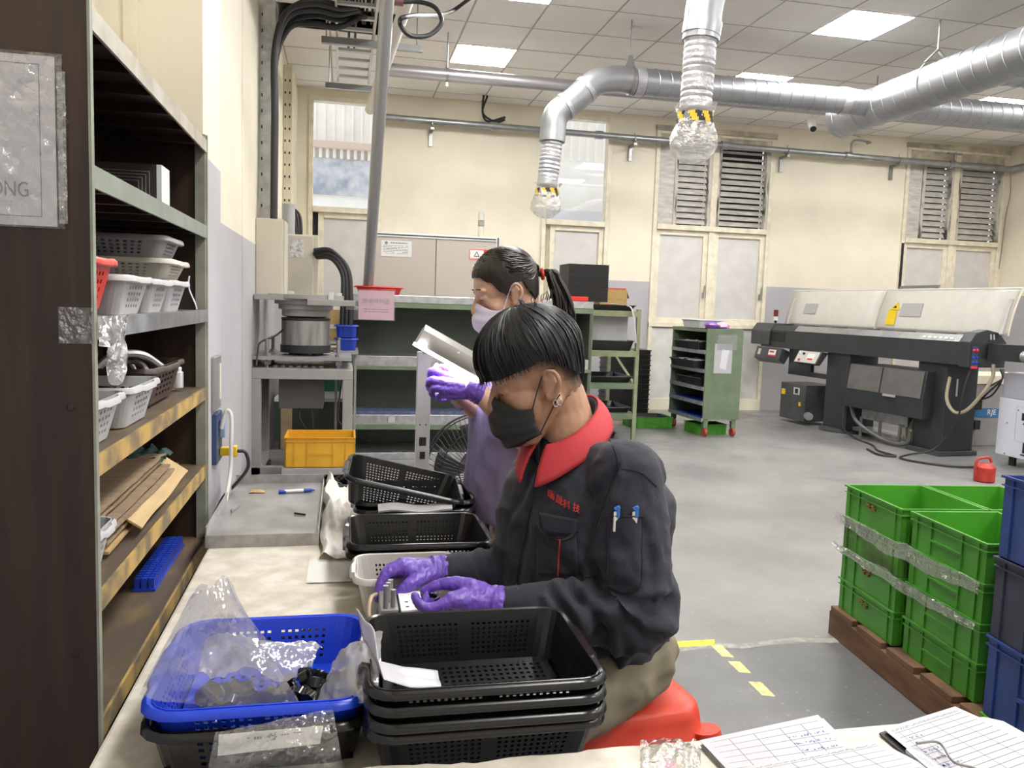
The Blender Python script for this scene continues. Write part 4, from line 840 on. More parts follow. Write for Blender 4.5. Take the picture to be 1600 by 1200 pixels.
M_corr = mat('yellow_corrugated', (.46, .33, .16), .8, var=.08, scale=14, stretch=(6, .5, 1))
b = MB(); b.grid(lambda u, v: V((-.46+.082*u-.01*v, 1.66+.54*v, .998-.055*u+.003*sin(v*9))), 6, 12); tag(b.build('corrugated_sheet', M_corr, None, 0, solid=.004), 'yellowish corrugated card slanting off the front of the cardboard pile', 'cardboard')
b = MB(); b.grid(lambda u, v: V((-.51+.10*u, 2.0+.13*v, 1.018+.028*abs(noise.noise(V((u*3, v*3, 5))))-.012*u)), 12, 12); tag(b.build('green_cloth', mat('dark_green_cloth', (.015, .05, .04), .9), None, 60), 'dark green cloth bunched on top of the cardboard pile', 'cloth')
b = MB()
for i in range(3):
    for j in range(20): b.box(-.465+i*.016, -.453+i*.016, 1.96+j*.0175, 1.972+j*.0175, .716, .742)
b.box(-.47, -.418, 1.955, 2.315, .713, .718); tag(b.build('blue_mat', M_blue, None, 0), 'blue studded plastic strip lying on the lowest visible shelf', 'strip')
# wall plates, plug and cords on the pier
t = thing('switch_plate', 'grey wall switch plate with a pale strip, above the blue outlet', 'switch', (-.385, 2.56, 1.05)); MB().box(0, .012, 0, .12, 0, .165).build('plate', M_steel, t, 0, bevel=.003); MB().box(.012, .015, .075, .105, .03, .14).build('strip', M_lipy if False else mat('pale_label', (.62, .60, .50), .5), t, 0)
t = thing('wall_outlet', 'dark blue wall outlet plate with the yellow plug', 'outlet', (-.385, 2.57, .885)); MB().box(0, .014, 0, .12, 0, .155).build('plate', mat('navy_plate', (.03, .055, .13), .35), t, 0, bevel=.003); MB().box(.014, .03, .06, .1, .075, .13).build('socket', mat('ice_blue', (.35, .45, .6), .3), t, 0, bevel=.003)
t = thing('power_plug', 'yellow plug in the blue wall outlet', 'plug', (-.37, 2.645, .915)); b = MB(); b.box(0, .038, -.014, .014, -.013, .013).box(.038, .05, -.017, .017, -.017, .017); b.build('body', mat('plug_yellow', (.80, .52, .02), .35), t, 0, bevel=.003); MB().tube(smoothpts([(.05, 0, 0), (.075, 0, -.005), (.083, .0, -.05), (.055, 0, -.095), (.01, .0, -.145), (-.01, -.05, -.19)], 6), .0055, 8).build('cord', M_black, t)
o = MB().tube(smoothpts([(-.365, 2.62, .99), (-.350, 2.62, 1.045), (-.335, 2.62, 1.03), (-.334, 2.61, .95), (-.336, 2.60, .85), (-.345, 2.5, .74), (-.352, 2.42, .66), (-.345, 2.40, .5)], 6), .0062, 8).build('white_cable', mat('white_cable', (.72, .70, .66), .4)); tag(o, 'white cable hanging from the wall outlet down beside the table', 'cord')
# ================================================================ the work table and everything on it
TZ = .75
M_top = mat('worn_cream_table', (.50, .46, .38), .5, c2=(.66, .62, .54), scale=22, detail=7, bump=.05, bscale=120)
M_crk = film('crinkled_clear_film', (.99, .98, .96), .30, .10, .12, 1.2, 26)
t = thing('work_table', 'long cream topped work table running away beside the shelving', 'table', (0, 0, 0)); 
MB().box(-.335, .355, 1.06, 2.845, TZ-.035, TZ).build('tabletop', M_top, t, 0, bevel=.006); b = MB()
for x in (-.31, .30):
    for y in (1.1, 2.78): MB().box(x, x+.04, y, y+.04, 0, TZ-.035).build('leg', M_mgrey, t, 0)
t = thing('side_table', 'cream covered table edge in the foreground carrying the paper forms', 'table', (0, 0, 0)); NZ = .79
rg = random.Random(4); n = 60; pts = []
for i in range(n+1):
    x = .02+.96*i/n; pts.append((x, 1.022+.012*noise.noise(V((x*9, 0, 0)))+.012*max(0, noise.noise(V((x*28, 3, 0)))) if x < .45 else 1.026+.002*noise.noise(V((x*9, 0, 0)))))
poly = [(0.0, .35)]+[(-.0, .99)]+pts+[(1.0, 1.01), (1.005, .97), (1.005, .35)]
MB().prism(poly, lambda u, v, w: V((u, v, w)), NZ-.006, NZ).build('cover_sheet', M_top, t, 0); MB().box(.02, 1.0, .36, 1.0, NZ-.04, NZ-.006).build('tabletop', M_top, t, 0)
for x in (.05, .93):
    for y in (.4, .93): MB().box(x, x+.04, y, y+.04, 0, NZ-.04).build('leg', M_mgrey, t, 0)
# sheet metal tray
t = thing('metal_tray', 'shallow galvanised sheet metal tray on the far end of the work table', 'tray', (-.34, 2.16, TZ)); L_, W_ = .62, .285
M_gs = mat('stained_galvanised', (.40, .40, .40), .32, metal=.75, c2=(.58, .58, .59), scale=9, detail=7)
b = MB(); b.box(.001, W_-.001, .003, L_-.003, .024, .032); b.build('floor_sheet', M_gs, t, 0)
b = MB(); b.box(0, W_, 0, .003, 0, .033).box(0, W_, L_-.003, L_, 0, .06).box(0, .003, .003, L_-.003, 0, .055).box(W_-.003, W_, .003, L_-.003, 0, .045); b.build('side_wall', mat('dull_galvanised', (.30, .29, .27), .5, metal=.25, c2=(.42, .41, .39), scale=30), t, 0)
t = thing('ballpoint_pen', 'blue and white ballpoint pen lying in the metal tray', 'pen', (-.19, 2.62, TZ+.0385), radians(10)); MB().cyl((0, 0, 0), (.075, 0, 0), .0055, 10).build('barrel', M_white, t); MB().cyl((-.002, 0, 0), (.02, 0, -.001), .0062, 10).build('cap', M_blue, t); b = MB(); b.cyl((.075, 0, 0), (.098, 0, 0), .0058, 10); b.cyl((.098, 0, 0), (.112, 0, 0), .0055, 10, .001); b.build('grip', M_blue, t)
o = MB().cyl((-.128, 2.36, TZ+.036), (-.098, 2.34, TZ+.036), .003, 6).build('metal_pin', M_dark); tag(o, 'short dark pin lying in the metal tray near the pen', 'pin')
b = MB(); b.cyl((-.305, 2.40, TZ+.035), (-.29, 2.47, TZ+.035), .002, 6); b.ball((-.305, 2.40, TZ+.037), .005, 8); tag(b.build('long_screw', M_steel), 'long screw lying at the left of the metal tray', 'screw')
b = MB(); b.grid(lambda u, v: V((-.285+.05*u, 2.63+.03*v, TZ+.034+.01*abs(noise.noise(V((u*4, v*4, 8)))))), 6, 6); tag(b.build('dry_scrap', M_card), 'curled brown scrap at the far side of the metal tray', 'scrap')
# crumpled paper and film between the tray and the baskets
M_wp = mat('crumpled_white_wrap', (.66, .63, .58), .5, bump=.3, bscale=50)
b = MB()
def fn(u, v):
    x = -.05+.115*u; y = 2.02+.78*v; z = TZ+.006+.045*max(0, 1-abs(u-.12)*5)*(.4+.6*v)+.03*abs(noise.noise(V((u*5, v*7, 1))))*(.3+v)
    return V((x+.02*noise.noise(V((v*6, 0, 3))), y, z))
b.grid(fn, 20, 40); tag(b.build('crumpled_wrap', M_wp, None, 60), 'crumpled white plastic wrap beside the metal tray', 'wrap')
tag(MB().grid(lambda u, v: V((-.075+.14*u, 1.86+.17*v, TZ+.002+.002*abs(noise.noise(V((u*4, v*4, 9)))))), 8, 8).build('white_sheet', mat('glossy_white_sheet', (.74, .73, .70), .18)), 'glossy white sheet on the table left of the black baskets', 'sheet')
# black baskets
def bb(label, loc, rot=0, group=None):
    o = dup(BB, loc, rot, label) ; 
    return o
BW, BD, BH = .318, .262, .078
lab = ['top black basket of the front stack, empty, with a bag corner draped in', 'black basket second from the top of the front stack', 'black basket third from the top of the front stack', 'black basket at the bottom of the front stack']
M_bb = mat('glossy_black_plastic', (.010, .010, .011), .22)
BB = basket('black_basket', lab[3], 'basket', BW, BD, BH, M_bb, 26, 16, 7, taper=.14, r=.03, lip=.011, loc=(.204, 1.168, TZ+.001))
for k, dz in ((2, .01498), (1, .03744), (0, .0599)): dup(BB, (.204+.001*k, 1.168-.001*k, TZ+.001+dz), 0, lab[k])
dup(BB, (.183, 1.945, TZ+.001), 0, 'black basket under the middle empty black basket'); dup(BB, (.183, 1.945, TZ+.02346), 0, 'empty black basket on top of the middle pair, beyond the grey basket')
dup(BB, (.205, 2.345, TZ+.001), 0, 'black basket at the bottom of the far stack under the tilted one'); dup(BB, (.205, 2.345, TZ+.0235), 0, 'black basket in the middle of the far stack, right under the tilted one')
dup(BB, (.165, 2.33, TZ+.072), (radians(3), radians(12.5), radians(-3)), 'tilted empty black basket resting on the far stack')
o = MB().grid(lambda u, v: V((.10+.20*u, 2.165+.03*v, TZ+.085+.012*v+.004*sin(u*8))), 12, 4).build('paper_bundle', M_paper, None, 0, solid=.006); tag(o, 'folded white paper bundle between the far stack and the middle black basket', 'paper')
G = basket('grey_basket', 'white grey basket beyond the gloved hands, full of holes', 'basket', .212, .165, .088, mat('pale_grey_basket', (.58, .56, .53), .4), 18, 12, 6, taper=.2, r=.025, lip=.009, loc=(.142, 1.70, TZ+.001), mid=True)
# blue basket on a black basket, with bags and black rings
BL = basket('black_basket', 'black basket under the blue basket', 'basket', .29, .31, .07, M_bb, 13, 14, 4, taper=.12, r=.04, lip=.012, loc=(-.105, 1.25, TZ+.001))
basket('blue_basket', 'bright blue basket of bagged parts in the left foreground', 'basket', .285, .305, .078, mat('royal_blue_plastic', (.012, .05, .55), .3), 17, 15, 5, taper=.12, r=.04, lip=.014, loc=(-.105, 1.25, TZ+.023))
M_ring = mat('gloss_black_ring', (.012, .012, .014), .15); rg = random.Random(12)
R0 = None
for k in range(64):
    x = -.105+rg.uniform(-.10, .12) if k < 36 else -.012+rg.uniform(-.045, .03); y = 1.19+rg.uniform(-.06, .09) if k < 36 else 1.20+rg.uniform(-.055, .06); z = TZ+.034+(rg.uniform(0, .022) if k < 36 else .0006*k+rg.uniform(0, .012))
    if R0 is None:
        b = MB(); b.lathe([(.0105, -.006), (.0125, -.007), (.0125, .007), (.0105, .006), (.0085, .003), (.0085, -.003), (.0105, -.006)], 16); R0 = b.build('lens_ring', M_ring); o = R0
    else: o = R0.copy(); col.objects.link(o)
    o.location = (x, y, z); o.rotation_euler = (rg.uniform(0, 1.4), rg.uniform(0, 1.4), rg.uniform(0, 3)); tag(o, 'small shiny black ring among the loose rings in the blue basket', 'ring', 'black rings in the blue basket')
tag(MB().grid(lambda u, v: V((-.165+.035*u, 1.12+.03*v, TZ+.066+.03*u*(1-v))), 4, 4).build('pink_tag', M_pink, None, 0, solid=.001), 'pink paper tag among the black rings in the blue basket', 'tag')
M_film = film('poly_bag_film', (.95, .95, .97), .26, .18, .10, .9, 12); M_film2 = film('poly_bag_film_thick', (.92, .92, .95), .30, .52, .14, 1.0, 16)
def sheet(name, label, corners, nu, nv, m, amp, seed, cat='plastic bag', curl=0, solid=0):
    # a crumpled film spanned between four corners (p00, p10, p11, p01)
    a, b_, c, d = [V(p) for p in corners]; nrm = (b_-a).cross(d-a).normalized(); q = MB()
    def fn(u, v):
        p = a*(1-u)*(1-v)+b_*u*(1-v)+c*u*v+d*(1-u)*v
        return p + nrm*(amp*(noise.noise(V((u*3.1, v*3.1, seed)))+.5*abs(noise.noise(V((u*8, v*8, seed)))))+curl*sin(pi*u)*sin(pi*v))
    q.grid(fn, nu, nv); o = q.build(name, m, None, 70); tag(o, label, cat); return o
# large clear bag standing up out of the blue basket
P = [aY(215, 1080, 1.20), aY(470, 1108, 1.16), aY(352, 915, 1.22), aY(290, 930, 1.30)]
P[0] = V((-.262, 1.17, .90)); P[1] = V((-.045, 1.12, .868)); P[2] = aY(352, 912, 1.17); P[3] = aY(308, 935, 1.25)
t = thing('plastic_bag', 'large clear plastic bag standing open in the blue basket', 'plastic bag', (-.15, 1.18, .84)); O = t.location
def bagfn(lo, hi, seed, bulge):
    def fn(u, v):
        p = V(lo[0])*(1-u)*(1-v)+V(lo[1])*u*(1-v)+V(hi[1])*u*v+V(hi[0])*(1-u)*v
        return p-O+V((0, bulge*sin(pi*u)*(1-v*.7), 0))+V((0, 1, .3))*.02*(noise.noise(V((u*3, v*3, seed)))+.5*abs(noise.noise(V((u*7, v*7, seed)))))
    return fn
lo = [aY(218, 1085, 1.14), aY(470, 1104, 1.13)]; hi = [aY(300, 930, 1.17), aY(356, 905, 1.17)]
MB().grid(bagfn(lo, hi, 1, -.02), 26, 26).build('front_film', M_film, t, 70); lo2 = [aY(222, 1075, 1.2), aY(455, 1090, 1.22)]
MB().grid(bagfn(lo2, hi, 5, .06), 26, 26).build('back_film', M_film, t, 70)
sheet('plastic_bag', 'filled milky bag lying at the back of the blue basket', [aY(310, 1050, 1.24), aY(470, 1060, 1.22), aY(505, 1010, 1.30), aY(320, 1000, 1.32)], 24, 16, M_film2, .02, 9, curl=.03)
sheet('plastic_bag', 'milky bag of paper draped from the blue basket over the black basket rim', [aY(490, 1108, 1.13), aY(590, 1100, 1.08), aY(598, 985, 1.17), aY(520, 1035, 1.24)], 24, 20, M_film2, .015, 14, curl=.03)
# the folded white form in its sleeve that lies over the black basket rim
o = MB(); path = [aY(585, 985, 1.14), aY(590, 1030, 1.12), aY(600, 1062, 1.10), aZ(640, 1072, .84), aZ(690, 1075, .835)]
def fn(u, v):
    k = min(3, int(v*4)); f = v*4-k; p = path[k]*(1-f)+path[k+1]*f
    return p+V((0, .055*u, .0))+V((-.025*u*(1-v), 0, .012*u*(1-v)+.002*sin(u*9+v*6)))
o.grid(fn, 8, 20); o = o.build('paper_form', mat('sleeved_form', (.56, .56, .60), .3), None, 60, solid=.0008); tag(o, 'folded white form in a clear sleeve hanging into the top black basket', 'form')
# bag with a printed label in front of the blue basket
t = thing('labelled_bag', 'clear bag with a printed white label leaning on the front of the blue basket', 'plastic bag', (-.1, 1.06, .80)); O = t.location
def fn(u, v): p = aY(322, 1215, 1.055)*(1-u)*(1-v)+aY(540, 1215, 1.05)*u*(1-v)+aY(520, 1105, 1.065)*u*v+aY(338, 1140, 1.07)*(1-u)*v; return p-O+V((0, -.006+.012*noise.noise(V((u*4, v*4, 3)))-.018*sin(pi*u)*sin(pi*v), 0))
MB().grid(fn, 26, 18).build('film', M_crk, t, 70)
def pl(px, py, y): return aY(px, py, y)-O
l0, l1, l2, l3 = pl(340, 1181, 1.068), pl(500, 1162, 1.066), pl(505, 1134, 1.069), pl(342, 1148, 1.071)
lb = MB().face(l0, l1, l2, l3).build('label', mat('label_paper', (.80, .80, .80), .6), t, 0, solid=.0006)
b = MB(); rg = random.Random(6)
def lf(u, v): return (l0*(1-u)*(1-v)+l1*u*(1-v)+l2*u*v+l3*(1-u)*v)+V((0, -.001, 0))
for (u0, u1, v0, v1) in ((.27, .31, .70, .74), (.34, .42, .62, .76), (.60, .68, .70, .76), (.72, .80, .74, .80)):
    k = max(1, int((u1-u0)/.022))
    for q in range(k): a = u0+(u1-u0)*q/k; c = a+(u1-u0)/k*.7; b.face(lf(a, v0), lf(c, v0), lf(c, v1), lf(a, v1))
for q in range(22): a = .46+.014*rg.uniform(0, 6); v = .35+rg.uniform(0, .5); b.face(lf(a, v), lf(a+.02, v+.02), lf(a+.018, v+.06), lf(a-.003, v+.03))
b.build('print', M_ink, lb, 0)
# dark blue glove / cloth behind the blue basket
b = MB()
def fn(u, v): return V((-.085+.115*u, 1.43+.07*v, TZ+.004+(.05+.03*noise.noise(V((u*6, v*5, 2))))*sin(pi*u)**.6*sin(pi*v)**.6+.016*abs(noise.noise(V((u*11, v*9, 7))))))
b.grid(fn, 28, 16); tag(b.build('work_glove', mat('navy_cloth', (.014, .018, .04), .9), None, 70), 'crumpled dark navy cloth glove behind the blue basket', 'glove')
# test fixture between the baskets, under the hands
t = thing('test_fixture', 'small metal fixture with pins and black lens barrels under the gloved hands', 'fixture', (.12, 1.52, TZ))
MB().box(-.055, .075, -.075, .055, 0, .012).box(-.05, .07, -.07, .05, .012, .045).build('base_plate', M_steel, t, 0, bevel=.002)
fx0 = len(t.children)
MB().box(-.045, -.012, -.06, .045, .012, .052).build('pin_block', M_steel, t, 0, bevel=.002); b = MB()
for (x, y, h) in ((-.036, -.05, .095), (-.022, -.045, .085), (-.030, -.02, .09), (-.024, .01, .085)): MB().cyl((x, y, .05), (x, y, h), .005, 10).build('pin', M_steel, t)
pt = MB().box(-.008, .035, -.06, .04, .012, .050).build('label_block', M_white, t, 0, bevel=.001); b = MB(); 
for (x, y) in ((.002, -.045), (.022, -.048), (.002, -.02), (.024, -.015)): b.box(x, x+.006, y, y+.004, .0501, .0507)
for (x, z) in ((.004, .036), (.022, .036), (.004, .022), (.022, .024)): b.box(x, x+.006, -.0607, -.0601, z, z+.004)
b.build('print', M_dark, pt, 0)
for (x, y) in ((.052, -.045), (.052, -.005)): MB().lathe([(.019, 0), (.019, .038), (.017, .042), (.013, .042), (.012, .02), (.0, .02)], 20, (x, y, .012)).build('lens_barrel', M_ring, t)
b = MB(); b.tube(smoothpts([(-.056, -.06, .01), (-.066, -.05, .04), (-.062, -.02, .06), (-.05, .03, .05)], 5), .004, 8); b.build('clip', mat('tan_clip', (.45, .33, .22), .5), t); b = MB(); b.cyl((-.075, -.06, .02), (-.057, -.06, .02), .007, 10); b.build('knob', M_steel, t)
for c_ in list(t.children):
    if not c_.name.startswith('base_plate'): c_.location.z += .033
# paper forms on the near table
def form(name, label, cs, z, rows, cols, hand, hdr, cat='form'):
    t = thing(name, label, cat, (cs[0].x, cs[0].y, z)); O = V((cs[0].x, cs[0].y, z)); q = [V((c.x, c.y, z))-O for c in cs]
    def f(u, v, dz=.0): p = q[0]*(1-u)*(1-v)+q[1]*u*(1-v)+q[2]*u*v+q[3]*(1-u)*v; return p+V((0, 0, dz))
    MB().face(f(0, 0), f(1, 0), f(1, 1), f(0, 1)).build('sheet', M_paper, t, 0, solid=.0006); b = MB(); e = .0005
    for k in range(rows+1): v = .06+.86*k/rows; b.face(f(.05, v, e), f(.95, v, e), f(.95, v+.004, e), f(.05, v+.004, e))
    for c in cols: b.face(f(c, .06, e), f(c+.004, .06, e), f(c+.004, .92, e), f(c, .92, e))
    b.build('ruled_lines', mat('faint_line', (.13, .13, .15), .7), t, 0)
    rg = random.Random(rows); b = MB()
    def mark(u, v, du, dv): b.face(f(u, v, e), f(u+du, v, e), f(u+du, v+dv, e), f(u, v+dv, e))
    for (u0, u1, v0, v1) in hand:
        for k in range(int(170*(u1-u0)/.4)):
            u = rg.uniform(u0, u1); v = v0+(v1-v0)*rg.randrange(5)/5+rg.uniform(0, .02); mark(u, v, rg.uniform(.004, .014), rg.uniform(.004, .02))
    if hand: b.build('handwriting', M_inkb, t, 0)
    if hdr:
        b = MB()
        for k in range(60): mark(.05+.9*k/60, .935+rg.uniform(0, .015), rg.uniform(.006, .012), rg.uniform(.008, .022))
        b.build('heading', M_ink, t, 0)
    return t
Z1 = NZ+.008
c = [aZ(x, y, Z1) for x, y in ((1175, 1245), (1395, 1235), (1278, 1118), (1093, 1158))]
for k in range(6):
    o = MB(); d = V((.002*(k % 3), -.0015*k, 0)); o.face(*[V((p.x, p.y, NZ+.0012*(k+1)))+d for p in c]); tag(o.build('loose_sheet', M_paper, None, 0, solid=.0007), 'white sheet in the pad under the handwritten form', 'paper', 'sheets of the left pad')
form('paper_form', 'handwritten ruled form on top of the left pad of papers', c, Z1+.001, 9, (.2, .4, .62, .8), [(.62, .92, .35, .85)], False)
c = [aZ(x, y, Z1+.004) for x, y in ((1290, 1290), (1530, 1240), (1372, 1158), (1160, 1200))]
form('paper_form', 'printed ruled form overlapping the handwritten form at the bottom edge', c, Z1+.004, 10, (.12, .3, .45, .6, .75), [], True)
c = [aZ(x, y, Z1) for x, y in ((1560, 1290), (1740, 1215), (1492, 1105), (1380, 1140))]
t = thing('clipboard', 'black clipboard with a metal clip at the lower right', 'clipboard', (c[0].x, c[0].y, NZ)); O = t.location
MB().face(*[V((p.x, p.y, NZ+.002))-O for p in (c[0]-(c[2]-c[3])*.04, c[1], c[2], c[3]-(c[2]-c[3])*.05)]).build('board', M_blackp, t, 0, solid=.003, offset=1)
A = c[3]*.72+c[0]*.28; B = c[3]*.1+c[0]*.9; u_ = (c[2]-c[3]).normalized(); b = MB(); b.beam(V((A.x, A.y, NZ+.012))-O, V((B.x, B.y, NZ+.012))-O, .02, .006); b.build('clip_bar', M_galv, t, 0, bevel=.002)
w0 = [A+u_*.01, A*.9+B*.1+u_*.045, A*.6+B*.4+u_*.03, A*.4+B*.6+u_*.05, A*.2+B*.8+u_*.03]; b = MB(); b.tube(smoothpts([V((p.x, p.y, NZ+.02))-O for p in w0], 5), .0018, 6); b.build('clip_wire', M_rod, t)
form('paper_form', 'long ruled form held in the black clipboard', c, Z1+.001, 16, (.1, .22, .5, .74), [(.1, .3, .5, .9)], True)
b = MB()
def fn(u, v): p = aZ(1000+95*u, 1215-62*v*(1-.35*abs(u-.4)), NZ+.002); return p+V((0, 0, .022*abs(noise.noise(V((u*4, v*4, 6))))+.012*sin(pi*u)*sin(pi*v)))
b.grid(fn, 22, 16); tag(b.build('plastic_bag', M_crk, None, 70), 'small clear crumpled bag beside the left pad of papers', 'plastic bag')
tag(MB().face(aZ(1030, 1190, NZ+.001), aZ(1055, 1188, NZ+.001), aZ(1062, 1215, NZ+.001), aZ(1032, 1215, NZ+.001)).build('pink_slip', M_pink, None, 0, solid=.0006), 'pink slip under the small clear bag at the bottom edge', 'slip')
# inspection lamp
t = thing('inspection_lamp', 'white inspection lamp, lit, on a flat upright bar before the woman', 'lamp', (.27, 2.74, TZ))
MB().box(-.024, .024, -.012, .012, 0, .485).build('post', mat('white_lamp_post', (.46, .45, .45), .4, metal=.2), t, 0, bevel=.003); MB().box(-.06, .06, -.05, .05, 0, .012).build('foot', M_white, t, 0, bevel=.003)
MB().box(-.012, .012, -.0135, -.012, .165, .195).build('dial', M_dark, t, 0, bevel=.003); MB().box(-.009, .009, -.0135, -.012, .12, .145).build('switch', M_dark, t, 0)
for x in (-.012, .008): MB().box(x, x+.004, -.0135, -.012, .235, .24).build('screw', M_dark, t, 0)
A = aY(650, 535, 2.27)-t.location; B = aY(757, 595, 2.27)-t.location; d = (B-A).normalized(); nn = V((d.z, 0, -d.x)); nn = nn if nn.z > 0 else -nn
b = MB(); pr = []
hw = .052
for s in range(9):
    q = s/8; e = 1-.35*(abs(q-.5)*2)**4; c = A+(B-A)*q
    pr.append([c+V((0, -hw*e, 0)), c+V((0, -hw*e*.8, 0))+nn*.040, c+nn*.056+V((0, 0, 0)), c+V((0, hw*e*.8, 0))+nn*.040, c+V((0, hw*e, 0))])
vs = [p for r in pr for p in r]; b._add(vs, [(i*5+j, i*5+j+1, (i+1)*5+j+1, (i+1)*5+j) for i in range(8) for j in range(4)]+[tuple(range(5)), tuple(40+j for j in range(5))])
b.build('lamp_head', mat('white_lamp_shell', (.42, .41, .39), .35), t, 50, solid=.002)
b = MB(); b._add([p for r in pr for p in (r[0]*.5+r[4]*.5+V((0, -hw*.93, 0))-nn*.006, r[0]*.5+r[4]*.5+V((0, hw*.93, 0))-nn*.006)], [(i*2, i*2+1, i*2+3, i*2+2) for i in range(8)]); b.build('lit_tube', mat('lamp_light', (1, .98, 1), .4, emit=6), t, 0, solid=.009)
b = MB(); b.tube(smoothpts([(0, 0, .48), (0, -.10, .515), tuple((A*.72+B*.28)*.7+V((0, -.03, .16))), tuple(A*.65+B*.35+nn*.05)], 4), .008, 8); b.build('arm', M_alu, t); b = MB(); b.ball((A+B)*.5+nn*.03+V((0, -.035, 0)), .011, 10); b.build('knob', M_alu, t)
# fan behind the table
t = thing('floor_fan', 'black wire cage pedestal fan behind the woman', 'fan', (.585, 3.4, 0)); c = V((0, 0, .70)); R_ = .235
b = MB()
for r, y in ((R_, 0), (R_*.98, -.03), (.17, -.055), (.10, -.065), (.05, -.07), (R_*.98, .04)): b.tube([c+V((r*cos(q), y, r*sin(q))) for q in [2*pi*j/40 for j in range(40)]], .003, 5, closed=True)
for k in range(60): a = 2*pi*k/60; b.tube([c+V((r*cos(a+tw), y, r*sin(a+tw))) for r, y, tw in ((.05, -.07, .3), (.10, -.065, .2), (.17, -.055, .1), (R_, 0, 0))], .0016, 4)
b.build('cage', M_black, t); b = MB(); b.cyl(c+V((0, -.02, 0)), c+V((0, .12, 0)), .06, 20); b.build('motor', M_blackp, t)
for k in range(4):
    b = MB(); a = 2*pi*k/4
    def fn(u, v): r = .05+.15*u; q = a+(v-.5)*(.5+.5*u); return c+V((r*cos(q), -.015+.04*(v-.5), r*sin(q)))
    b.grid(fn, 6, 6); b.build('blade', mat('smoke_blade', (.06, .06, .065), .3), t, 60, solid=.002)
MB().cyl((0, .06, .02), (0, .06, .66), .016, 12).build('pole', M_blackp, t); MB().lathe([(.2, 0), (.2, .015), (.03, .03)], 28, (0, .06, 0)).build('foot', M_blackp, t)
# ================================================================ right background: bar feeder
M_anth = mat('anthracite_paint', (.030, .034, .038), .42, var=.15, scale=6); M_anth2 = mat('worn_anthracite', (.055, .058, .062), .4, var=.25, scale=5)
M_hood = mat('off_white_hood', (.70, .68, .62), .4, var=.03)
N0 = V((6.016, 6.9, 0)); DU = V((-.105, .995, 0)).normalized(); RV = V((DU.y, -DU.x, 0))
t = thing('bar_feeder', 'long dark grey bar feeder machine with raised off-white hood on the right', 'machine', N0)
def P(u, v, z): return DU*u+RV*v+V((0, 0, z))
def pb(b, u0, u1, v0, v1, z0, z1):
    vs = [P(u, v, z) for z in (z0, z1) for v in (v0, v1) for u in (u0, u1)]
    b._add(vs, [(0, 2, 3, 1), (4, 5, 7, 6), (0, 1, 5, 4), (2, 6, 7, 3), (0, 4, 6, 2), (1, 3, 7, 5)]); return b
b = MB(); b.prism([(0, .955), (0, 1.185), (.06, 1.255), (.10, 1.255), (.10, 1.20), (.36, 1.20), (.36, 1.255), (.42, 1.255), (.45, 1.1), (.42, .955)], lambda u, v, w: P(w, u, v), .10, 3.42); b.build('trough', M_anth, t, 0, bevel=.004)
b = MB(); b.prism([(-.012, .94), (-.012, 1.19), (.06, 1.285), (.20, 1.315), (.36, 1.285), (.46, 1.19), (.46, .94)], lambda u, v, w: P(w, u, v), -.02, .10); b.build('end_cap', M_anth, t, 0, bevel=.008)
b = MB(); b.prism([(-.03, .98), (-.03, 1.17), (.05, 1.275), (.36, 1.275), (.46, 1.17), (.44, .98)], lambda u, v, w: P(w, u, v), 3.20, 3.62); b.build('far_cap', M_anth2, t, 0, bevel=.01); b = MB(); pb(b, 2.9, 3.2, -.004, 0, 1.03, 1.16); b.build('latch_recess', M_dark, t, 0)

b = MB(); b.prism([(-.0, 1.186), (.058, 1.253), (.056, 1.257), (-.004, 1.188)], lambda u, v, w: P(w, u, v), .12, 2.7); b.build('polished_edge', M_steel, t, 0)
b = MB()
for k in range(6): b.prism([(.004, 1.204), (.02, 1.224), (.019, 1.228), (.003, 1.208)], lambda u, v, w: P(w, u, v), .20+k*.07, .245+k*.07)
b.build('worn_lettering', mat('pale_mark', (.6, .6, .58), .5), t, 0)
for k in range(5): b = MB(); pb(b, .5+k*.55, .75+k*.55, .12, .36, 1.20, 1.26); b.build('roller_block', M_anth, t, 0)
# hood: two curved leaves
for (u0, u1) in ((-.12, 1.66), (1.68, 3.40)):
    b = MB()
    def fn(a, c, u0=u0, u1=u1): q = c; return P(u0+(u1-u0)*a, .36+.10*q**1.8+.035*q, 1.262+.485*q-.02*q*q)
    b.grid(fn, 6, 14); h = b.build('hood_leaf', M_hood, t, 60, solid=.012); b = MB(); b.tube([fn(a/6, 1.0) for a in range(7)], .014, 8); b.build('hood_edge', M_hood, h)
    b = MB(); b.tube([fn(0.0, c/10)+RV*-.008 for c in range(11)], .010, 6); b.build('seam_strip', M_frame, h)
def hoodpt(u, q, e=-.016): return P(u, .36+.10*q**1.8+.035*q+e, 1.262+.485*q-.02*q*q)
def sticker(name, u0, u1, q0, q1, m, e=-.016, sk=0): return MB().face(hoodpt(u0, q0, e), hoodpt(u1, q0, e), hoodpt(u1+sk, q1, e), hoodpt(u0+sk, q1, e)).build(name, m, t, 0, solid=.0008)
sticker('grey_sticker', 2.80, 3.05, .33, .62, mat('silver_sticker', (.45, .44, .43), .4)); sticker('grey_sticker', 1.03, 1.34, .34, .66, MATS['silver_sticker']); sticker('yellow_label', 1.38, 1.52, .12, .48, mat('label_yellow', (.85, .60, .01), .45)); s = sticker('yellow_triangle', 1.37, 1.50, .49, .52, MATS['label_yellow'])
MB().face(hoodpt(1.50, .49, -.017), hoodpt(1.35, .49, -.017), hoodpt(1.41, .70, -.017)).build('warning_triangle', MATS['label_yellow'], t, 0, solid=.0008); MB().face(hoodpt(1.46, .535, -.019), hoodpt(1.40, .535, -.019), hoodpt(1.42, .60, -.019)).build('warning_mark', M_dark, t, 0, solid=.0006)
